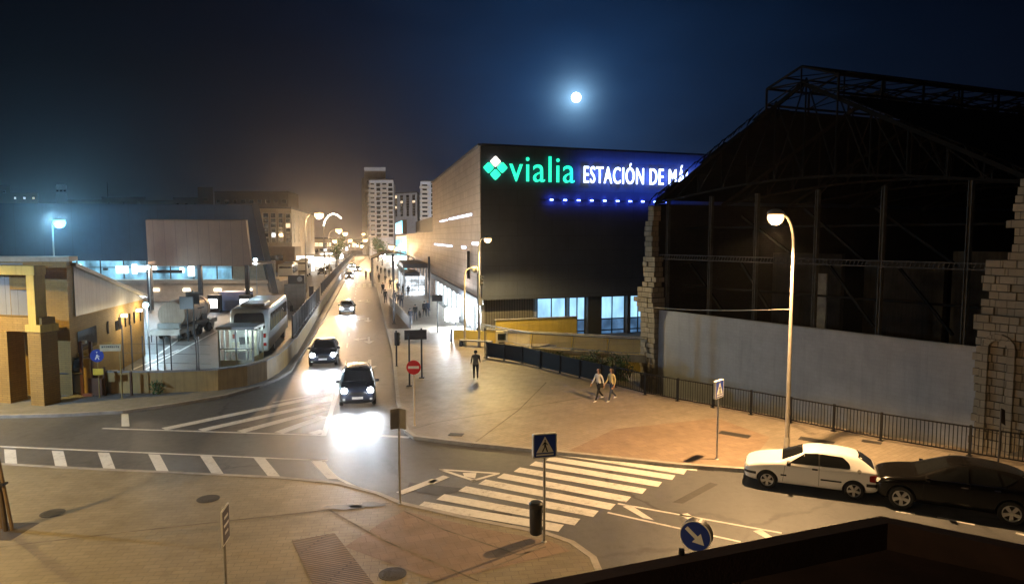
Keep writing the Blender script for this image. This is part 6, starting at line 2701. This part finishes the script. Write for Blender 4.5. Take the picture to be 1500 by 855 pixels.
mpv = dict(w=.9, r=.32, wx=(1.35, -1.35), mirror=(.95, .9, 1.12), spokes=6,
           st=[(2.15, .36, .62, .72, .58, .5), (2.08, .22, .76, .86, .78, .66), (1.8, .19, .92, 1.0, .87, .76), (1.4, .18, 1.0, 1.08, .895, .78), (1.2, .18, 1.02, 1.13, .9, .78),
               (.3, .18, 1.05, 1.58, .9, .66), (0, .18, 1.05, 1.645, .9, .66), (-1.0, .18, 1.06, 1.65, .9, .65), (-1.8, .2, 1.06, 1.58, .88, .62), (-2.0, .22, 1.05, 1.3, .86, .62), (-2.1, .3, .95, 1.0, .83, .62), (-2.15, .42, .8, .88, .7, .55)],
           decals=[('side_window', 'y', [(1.0, 1.1), (.35, 1.5), (-.3, 1.54), (-.3, 1.1)], M_CARGL, {}),
                   ('side_window', 'y', [(-.38, 1.1), (-.38, 1.54), (-1.2, 1.52), (-1.3, 1.1)], M_CARGL, {}),
                   ('windscreen', 'x', [(-.70, 1.14), (.70, 1.14), (.58, 1.53), (-.58, 1.53)], M_CARGL, dict(rad=.06, cuts=3)),
                   ('grille', 'x', [(-.5, .66), (.5, .66), (.42, .8), (-.42, .8)], M_BLACK, dict(rad=.03, cuts=3)),
                   ('lower_grille', 'x', [(-.6, .3), (.6, .3), (.55, .42), (-.55, .42)], M_BLACK, dict(rad=.03, cuts=3)),
                   ('number_plate', 'x', [(-.26, .46), (.26, .46), (.26, .57), (-.26, .57)], M_WHITEP, dict(rad=.01, off=.014)),
                   ('fog_light', 'x', [(.58, .4), (.7, .4), (.7, .5), (.58, .5)], M_LENS_O, dict(rad=.03)),
                   ('fog_light', 'x', [(-.58, .4), (-.7, .4), (-.7, .5), (-.58, .5)], M_LENS_O, dict(rad=.03))])
PN = carpaint('navy_car_paint', (.012, .016, .028), .7, .3)
PS = carpaint('silver_car_paint', (.32, .33, .34), .6, .35)
rz_in = math.atan2(-SDIR.y, -SDIR.x)
for (px, py, pm, lab) in ((524, 598, PN, 'dark navy people carrier with blazing headlights nearest the hatched island'), (473, 538, PN, 'dark car with bright headlights second in the left lane'), (508, 461, PS, 'light coloured car with headlights on third up the avenue')):
    c = G(px, py, 0) + SDIR * 2.15
    t = car(lab, (c.x, c.y, 0), rz_in, {524: mpv, 473: cross, 508: hatch}[px], pm, name='driving_car', group='cars driving down the avenue')
    head_lights(t, *{524: (2.05, .62, .86), 473: (2.05, .64, .78), 508: (1.93, .55, .66)}[px], (c.x, c.y, 0), rz_in, 260)
    if px == 524:
        b = MB()
        for s in (-1, 1):
            b.bar((.1, s * .62, 1.70), (-1.5, s * .62, 1.70), .04, .04)
            for x in (.1, -.7, -1.5):
                b.bar((x, s * .62, 1.6), (x, s * .62, 1.7), .04)
        b.build('roof_rail', M_STEEL_G, t)
# far oncoming cars as copies of the third one
for i, (px, py, lab) in enumerate(((512, 408, 'glaring car in the left lane at the far end of the avenue'), (524, 398, 'far car with lights on behind the motorbikes'), (516, 392, 'farthest pair of car lights in the glare'))):
    c = G(px, py, 0)
    o = dup(t, (c.x, c.y, 0), rz_in, lab, 'cars driving down the avenue')
    M = Matrix.Translation((c.x, c.y, 0)) @ Matrix.Rotation(rz_in, 4, 'Z')
    lamp('SPOT', M @ Vector((2.3, 0, .75)), 2500, (.9, .94, 1.0), .2, aim=Vector((-SDIR.x, -SDIR.y, -.08)), cone=math.radians(75), blend=.9, name='beam')
# car down on the ramp
rc = car('light car roof glimpsed down on the parking ramp beside the stone pier', (8.9, 54.6, -2.3), math.radians(10), hatch, PS, name='parked_car')
# dark parked cars beyond the fence
for i, (px, py, lab) in enumerate(((472, 402, 'dark parked car behind the iron fence up the avenue'), (481, 397, 'second dark parked car behind the iron fence'))):
    c = G(px, py, 0)
    car(lab, (c.x, c.y, 0), rz_in, hatch if i else cross, PB, name='parked_car', group='dark cars parked beyond the fence')


# motorbikes
def motorbike(loc, rz, label):
    t = thing('motorbike', label, 'motorbike', loc, rz, 'motorbikes riding away')
    for x in (-.65, .65):
        wheel_parts(t, x, .0, .3, .12, 1, spokes=6, m=M_STEEL_D)
    b = MB()
    b.bar((-.5, 0, .55), (.5, 0, .6), .22, .3)
    b.bar((.62, 0, .3), (.4, 0, 1.0), .1)
    b.bar((.4, -.35, 1.02), (.4, .35, 1.02), .04)
    b.build('frame', M_STEEL_D, t, bevel=.03)
    b = MB()
    b.box((-.3, 0, .8), (.8, .26, .12))
    b.build('saddle', M_BLACK, t, bevel=.04)
    b = MB()
    b.box((-.75, 0, .75), (.04, .18, .1))
    each(b, 'tail_light', M_TAIL, t)


for i, (px, py) in enumerate(((536, 409), (543, 411))):
    motorbike(G(px, py, 0), math.atan2(SDIR.y, SDIR.x), ['motorbike on the left of the riding pair far up the avenue', 'motorbike on the right of the riding pair far up the avenue'][i])


# ------------------------------------------------------------------ people
SKIN = mat('skin', (.42, .24, .16), .6, .08, 4)
HAIR = mat('dark_hair', (.02, .014, .01), .6, .3, 12)


def person_mesh(stride=.3, arm=.35, elbow=.4, hands=True, lean=.03, splay=0.0, bend=0.0, slim=1.0):
    """one continuous body, facing +x, 1.72 m tall; returns (mesh, segment list)"""
    V, E, Rr, T = [], [], [], []

    def add(p, r, par=None, tagname='top'):
        V.append(Vector(p))
        Rr.append(r)
        T.append(tagname)
        if par is not None:
            E.append((par, len(V) - 1))
        return len(V) - 1
    pel = add((0, 0, .95), (.125 * slim, .15 * slim), None, 'leg')
    sp = add((lean * .3, 0, 1.14), (.11 * slim, .14 * slim), pel)
    ch = add((lean * .7, 0, 1.33), (.12 * slim, .175 * slim), sp)
    nk0 = add((lean, 0, 1.455), (.07, .085), ch)
    nk = add((lean * 1.2, 0, 1.515), (.052, .052), nk0, 'skin')
    h0 = add((lean * 1.3 + .015, 0, 1.585), (.075, .066), nk, 'skin')
    h1 = add((lean * 1.3 + .012, 0, 1.655), (.098, .078), h0, 'skin')
    add((lean * 1.3 + .0, 0, 1.715), (.07, .06), h1, 'skin')
    no = add((lean * 1.3 + .115, 0, 1.635), (.013, .014), h1, 'skin')
    for s, ph in ((1, 1), (-1, -1)):
        a = stride * ph
        hip = add((0, s * .095, .9), (.095 * slim, .09 * slim), pel, 'leg')
        kb = .10 if ph < 0 else .02
        kn = add((math.sin(a) * .44 + kb * .5, s * .1, .9 - math.cos(a) * .43), (.066, .062), hip, 'leg')
        a2 = a - (.45 if ph < 0 else .05) * (1 if stride > .1 else .1)
        kx, kz = V[kn].x, V[kn].z
        an = add((kx + math.sin(a2) * .40, s * .1, max(.085, kz - math.cos(a2) * .39)), (.043, .041), kn, 'leg')
        ax_, az_ = V[an].x, V[an].z
        he = add((ax_ + .0, s * .1, az_ - .035), (.044, .04), an, 'shoe')
        mi = add((ax_ + .10, s * .105, max(.035, az_ - .055)), (.036, .042), he, 'shoe')
        add((ax_ + .175, s * .11, max(.03, az_ - .06)), (.026, .036), mi, 'shoe')
        aa = -arm * ph
        sh = add((lean * .9, s * .185, 1.40), (.064, .06), ch)
        ex = V[sh].x + math.sin(aa) * .28
        el = add((ex - bend * .1, s * (.215 + splay * .18), 1.40 - math.cos(aa) * .28), (.047, .045), sh)
        ab = aa + elbow
        wr = add((V[el].x + math.sin(ab) * .24, s * (.22 + splay * .30), V[el].z - math.cos(ab) * .24), (.032, .028), el)
        d = (V[wr] - V[el]).normalized()
        pm = add(V[wr] + d * .065, (.034, .02), wr, 'skin')
        if hands:
            side = Vector((d.z, 0, -d.x)).normalized()
            for k, (q, ln) in enumerate(((-.026, .07), (-.009, .08), (.009, .076), (.025, .06))):
                f1 = add(V[pm] + d * .035 + side * q, (.0095, .0095), pm, 'skin')
                f2 = add(V[f1] + d * ln * .5 + Vector((0, -s * .012, 0)), (.0085, .0085), f1, 'skin')
                add(V[f2] + d * ln * .42 + Vector((0, -s * .022, 0)), (.007, .007), f2, 'skin')
            th1 = add(V[pm] + side * -.045 + d * -.015, (.010, .010), pm, 'skin')
            add(V[th1] + d * .045 + side * -.02, (.008, .008), th1, 'skin')
    me = bpy.data.meshes.new('person')
    me.from_pydata([tuple(v) for v in V], E, [])
    o = link(bpy.data.objects.new('person', me))
    md = o.modifiers.new('skin', 'SKIN')
    for sv, r in zip(me.skin_vertices[0].data, Rr):
        sv.radius = r
        sv.use_root = False
    me.skin_vertices[0].data[pel].use_root = True
    md.use_smooth_shade = True
    sb = o.modifiers.new('sub', 'SUBSURF')
    sb.levels = sb.render_levels = 1
    out = bake(o)
    bpy.data.objects.remove(o)
    zmin = min(v.co.z for v in out.vertices)
    for v in out.vertices:
        v.co.z -= zmin
    segs = [(V[a] - Vector((0, 0, zmin)), V[b_] - Vector((0, 0, zmin)), T[b_]) for a, b_ in E]
    return out, segs, lean


def person(label, loc, rz, top, leg, shoe, pose, sleeve=None, hair_long=False, group=None, scale=1.0, skirt=None, bag=None, mesh=None, bare_arm=False):
    me, segs, lean = mesh or person_mesh(**pose)
    if mesh:
        me = me.copy()
    me.materials.clear()
    for m in (top, leg, shoe, SKIN):
        me.materials.append(m)
    idx = {'top': 0, 'leg': 1, 'shoe': 2, 'skin': 3}
    for p in me.polygons:
        p.use_smooth = True
        c = p.center
        best, bt = 9, 'top'
        for a, b_, tg in segs:
            d = b_ - a
            t = max(0, min(1, (c - a).dot(d) / d.length_squared))
            q = (c - a - d * t).length
            if q < best:
                best, bt = q, tg
        if bt == 'leg' and c.z > .93:
            bt = 'top'
        if bt == 'top' and c.z > 1.50:
            bt = 'skin'
        p.material_index = idx[bt]
    o = link(bpy.data.objects.new('person', me))
    o.location = loc
    o.rotation_euler = (0, 0, rz)
    o.scale = (scale,) * 3
    tag(o, label, 'person', group)
    hz_ = max(v.co.z for v in me.vertices)
    hx = lean * 1.3
    b = MB()
    n = 14
    for i in range(9):
        f = i / 8.0
        th = f * math.pi * .62
        b_r, z = math.sin(th), math.cos(th)
        for k in range(n):
            a = 2 * math.pi * k / n
            fr = math.cos(a)
            zz = hz_ - .105 + .115 * z
            if fr > .35:
                zz = max(zz, hz_ - .05)
            elif hair_long and i >= 7:
                zz -= .12 * (i - 6)
            b.v.append(Vector((hx + .118 * b_r * fr - .014, .103 * b_r * math.sin(a), zz)))
    for i in range(8):
        for k in range(n):
            b.f.append([i * n + k, i * n + (k + 1) % n, (i + 1) * n + (k + 1) % n, (i + 1) * n + k])
            b.m.append(0)
    b.build('hair', HAIR, o, smooth=True)
    if skirt:
        b = MB()
        b.lathe([(.15, 1.0), (.19, .92), (.25, .72), (.27, .62)], 16, Matrix.Diagonal((.85, 1, 1, 1)), closed=True)
        b.build('coat_hem', skirt, o, smooth=True)
    if bag:
        b = MB()
        b.box(bag[0], bag[1])
        b.build('handbag', bag[2], o, bevel=.04, smooth=True)
    return o


C_NAVY = mat('cloth_navy', (.015, .018, .028), .85, .25, 6)
C_BLACK = mat('cloth_black', (.012, .012, .012), .85, .25, 6)
C_OLIVE = mat('cloth_olive', (.13, .115, .08), .85, .2, 6)
C_CREAM = mat('cloth_cream', (.55, .55, .55), .85, .15, 6)
C_TAN = mat('cloth_tan', (.5, .42, .22), .85, .15, 6)
C_GREY = mat('cloth_grey', (.09, .09, .1), .85, .2, 6)
C_JEAN = mat('cloth_jeans', (.03, .04, .07), .85, .2, 6)
S_WHITE = mat('white_shoes', (.6, .58, .54), .6)
S_DARK = mat('dark_shoes', (.02, .02, .02), .6)

p = G(697, 556, .127)
person('man in an olive jacket walking over the plaza with elbows out', p, math.radians(95), C_OLIVE, C_BLACK, S_WHITE, dict(stride=.16, arm=.1, elbow=.95, splay=.14, lean=.06, slim=1.22))
p = G(877, 587, .127)
person('dark haired woman with a dark bag and long coat walking beside the bar railing', p, math.radians(215), C_CREAM, C_BLACK, S_WHITE, dict(stride=.36, arm=.3, elbow=.25, splay=.2, lean=.02, slim=.88), hair_long=True, scale=.98,
       skirt=None, bag=((.1, .27, .86), (.3, .12, .24), C_BLACK))
p = G(896, 587, .127)
person('woman in a tan top and dark trousers walking on the right of her companion', p, math.radians(212), C_TAN, C_JEAN, S_WHITE, dict(stride=.34, arm=.22, elbow=.5, lean=.02, slim=.92), hair_long=True, scale=.98)

pm1 = person_mesh(.3, .3, .35, hands=True)
pm2 = person_mesh(.12, .12, .3, hands=True)
pm3 = person_mesh(.42, .4, .5, hands=True)
up = math.atan2(SDIR.y, SDIR.x)
folk = [(601, 477, up, C_NAVY, 'walker in dark clothes left of the group nearest the direction board'), (608.5, 470, up, C_BLACK, 'walker in black in the middle of the group nearest the direction board'),
        (622, 465, up, C_NAVY, 'walker in navy near the grey balustrade, left of two'), (626.5, 463, up + 3.0, C_JEAN, 'walker in blue hugging the grey balustrade, right of two'),
        (584, 449, up + math.pi, C_GREY, 'grey clothed walker in the dense cluster by the tall pole'), (588.5, 450, up + math.pi, C_GREY, 'second grey clothed walker in the dense cluster by the tall pole'),
        (578, 446, up, C_NAVY, 'walker behind the tall dark pole'), (564.5, 444, up, C_BLACK, 'lone dark walker at the kerb on the avenue side'),
        (591, 433, up + math.pi, C_BLACK, 'broad dark walker under the pavilion roof'), (583, 430, up, C_NAVY, 'walker just left of the pavilion columns'), (598, 436, up, C_NAVY, 'walker beside the end of the grey balustrade'),
        (572, 423, up, C_BLACK, 'small dark walker beyond the tall pole'), (561, 431, up + math.pi, C_BLACK, 'small walker near the kerb up the avenue'), (555, 414, up, C_NAVY, 'far walker on the kerb line, left of a pair'), (564.5, 415, up, C_BLACK, 'far walker on the kerb line, right of a pair'),
        (564, 403, up, C_BLACK, 'tiny far walker in front of the white glare'), (570, 406, up + math.pi, C_NAVY, 'tiny far walker right of the white glare'), (558, 401, up, C_BLACK, 'tiny far walker at the edge of the glare'), (553, 398, up + math.pi, C_GREY, 'farthest walker seen in the glare of the avenue')]
for i, (px, py, rz, top, lab) in enumerate(folk):
    person(lab, G(px, py, .127), rz + RND.uniform(-.25, .25), top, RND.choice((C_BLACK, C_JEAN, C_GREY)), S_DARK, None, group='people walking along the station pavement', scale=RND.uniform(.95, 1.05), mesh=(pm1, pm2, pm3)[i % 3])
for i, (px, py) in enumerate(((500, 429), (509, 420))):
    pass
for i, (px, py, lab) in enumerate(((536, 409, 'helmeted rider on the left motorbike'), (543, 411, 'helmeted rider on the right motorbike'))):
    q = G(px, py, 0) - SDIR * .25
    o = person(lab, (q.x, q.y, .28), up, C_BLACK, C_BLACK, S_DARK, None, group='riders on the motorbikes', mesh=person_mesh(.7, .9, .3, hands=True, lean=.2))
# dog with the group
dg = MB()
dg.tube([(-.28, 0, .4), (0, 0, .42), (.25, 0, .43), (.36, 0, .52), (.46, 0, .56), (.56, 0, .53)], [.09, .11, .12, .075, .075, .03], 10)
for x, s in ((.22, .06), (.22, -.06), (-.24, .06), (-.24, -.06)):
    kx = -.05 if x < 0 else .02
    dg.tube([(x, s, .4), (x - kx, s, .22), (x + kx * .6, s, .1), (x, s, .0)], [.055, .035, .026, .03], 8)
dg.tube([(-.3, 0, .45), (-.45, 0, .55), (-.5, 0, .65)], [.03, .02, .01], 6)
for s in (-.05, .05):
    dg.tube([(.44, s, .6), (.42, s * 1.3, .68)], [.03, .008], 6)
d_ = dg.build('dog', C_BLACK, smooth=True)
d_.location = G(615, 465, .127)
d_.rotation_euler = (0, 0, up)
tag(d_, 'small dark dog walking among the people by the balustrade', 'dog')

# bright stalls far up the avenue
for i, (u, lat, w, lab) in enumerate(((150, 7.5, 7, 'white lit stall on the right pavement in the far glare'), (175, 6.5, 6, 'second white lit stall behind the crowd'), (205, 6, 6, 'farthest white lit stall on the avenue'), (140, -13, 8, 'lit shop front left of the lamp row at the yard exit'), (185, -12, 9, 'far lit shop front left of the lamp row'))):
    p = street(u, lat, .125)
    t = thing('market_stall', lab, 'stall', p, STZ - math.pi / 2, 'lit stalls up the avenue')
    b = MB()
    b.slab([(-w / 2, -1.3, 2.7), (w / 2, -1.3, 2.7), (w / 2, 1.5, 3.4), (-w / 2, 1.5, 3.4)], (0, 0, .1))
    b.build('awning', mat('white_awning', (.6, .58, .55), .7), t)
    b = MB()
    for x in (-w / 2 + .1, w / 2 - .1):
        for y in (-1.2, 1.4):
            b.box((x, y, 1.4), (.1, .1, 2.8))
    b.build('pole', M_STEEL_G, t)
    b = MB()
    b.box((0, 0, .5), (w - .6, .8, 1.0))
    b.build('counter', M_CONC, t)
    b = MB()
    for x in [(-w / 2 + 1 + k * 1.5) for k in range(int((w - 1) / 1.5))]:
        b.box((x, -.6, 2.6), (.9, .2, .16))
        b.box((x, 1.2, 1.7), (1.1, .08, 1.2))
    each(b, 'light_panel', emit('stall_light', (1.0, .95, .88), 14), t)
    lamp('POINT', p + Vector((-.2, -1.8, 2.4)), 1800, (1, .93, .82), .3, name='stall_lamp')


# ------------------------------------------------------------------ near roof
rf = thing('near_roof', 'dark flat roof with raised parapet in the lower right corner', 'roof', (4.5, 5.0, 0), 0)
ZR = 5.2
P0 = G(1290, 755, ZR)
dl = (G(760, 857, ZR) - P0)
dl.z = 0
dr = (G(1500, 797, ZR) - P0)
dr.z = 0
dl.normalize()
dr.normalize()
M_PARA = mat('dark_parapet', (.06, .032, .026), .85, .25, 3, bump=.3)
M_RFELT = mat('roof_felt', (.065, .036, .03), .9, .35, 1.6, bump=.35)
nin = (dl + dr).normalized()
a, c = P0 + dl * 9, P0 + dr * 6
wdt = .17
inl = Vector((-dl.y, dl.x, 0))
inl = inl if inl.dot(nin) > 0 else -inl
inr = Vector((-dr.y, dr.x, 0))
inr = inr if inr.dot(nin) > 0 else -inr
# inner corner
den = dl.dot(inr)
Pi = P0 + (dl * (wdt / max(.05, dl.dot(inr)))) + (dr * (wdt / max(.05, dr.dot(inl))))
b = MB()
b.prism([P0.to_2d(), a.to_2d(), (a + inl * wdt).to_2d(), Pi.to_2d()], 0, ZR)
b.prism([P0.to_2d(), Pi.to_2d(), (c + inr * wdt).to_2d(), c.to_2d()], 0, ZR - .001)
b.build('parapet', M_PARA, rf, w=True)
b = MB()
b.prism([Pi.to_2d(), (a + inl * wdt).to_2d(), (a + inl * 9).to_2d(), (c + inr * 9).to_2d(), (c + inr * wdt).to_2d()], ZR - .4, ZR - .3)
b.build('roof_deck', M_RFELT, rf, w=True)
b = MB()
b.tube([P0 + dl * 2.62 + Vector((0, 0, 0)), P0 + dl * 2.62 + Vector((0, 0, .05))], .03, 8)
b.build('bolt', M_BLACK, rf, w=True)

# ------------------------------------------------------------------ air
hm = bpy.data.materials.new('city_haze')
hm.use_nodes = True
nt = hm.node_tree
nt.nodes.clear()
out = nt.nodes.new('ShaderNodeOutputMaterial')
pvn = nt.nodes.new('ShaderNodeVolumePrincipled')
pvn.inputs['Color'].default_value = (.92, .92, .95, 1)
pvn.inputs['Density'].default_value = .0002
pvn.inputs['Anisotropy'].default_value = .86
nt.links.new(pvn.outputs[0], out.inputs['Volume'])
b = MB()
b.box((0, 1170, 68.5), (5600, 2800, 143))
o = b.build('haze', hm)
tag(o, kind='stuff')

# ------------------------------------------------------------------ render settings
SC.render.engine = 'CYCLES'
cy = SC.cycles
cy.use_denoising = True
cy.denoiser = 'OPENIMAGEDENOISE'
cy.max_bounces = 6
cy.diffuse_bounces = 3
cy.glossy_bounces = 3
cy.transmission_bounces = 4
cy.transparent_max_bounces = 12
cy.volume_bounces = 0
cy.sample_clamp_indirect = 6
cy.caustics_reflective = False
cy.caustics_refractive = False
cy.use_light_tree = True
SC.view_settings.view_transform = 'Standard'
SC.view_settings.look = 'None'
SC.view_settings.exposure = .18
SC.view_settings.gamma = 1
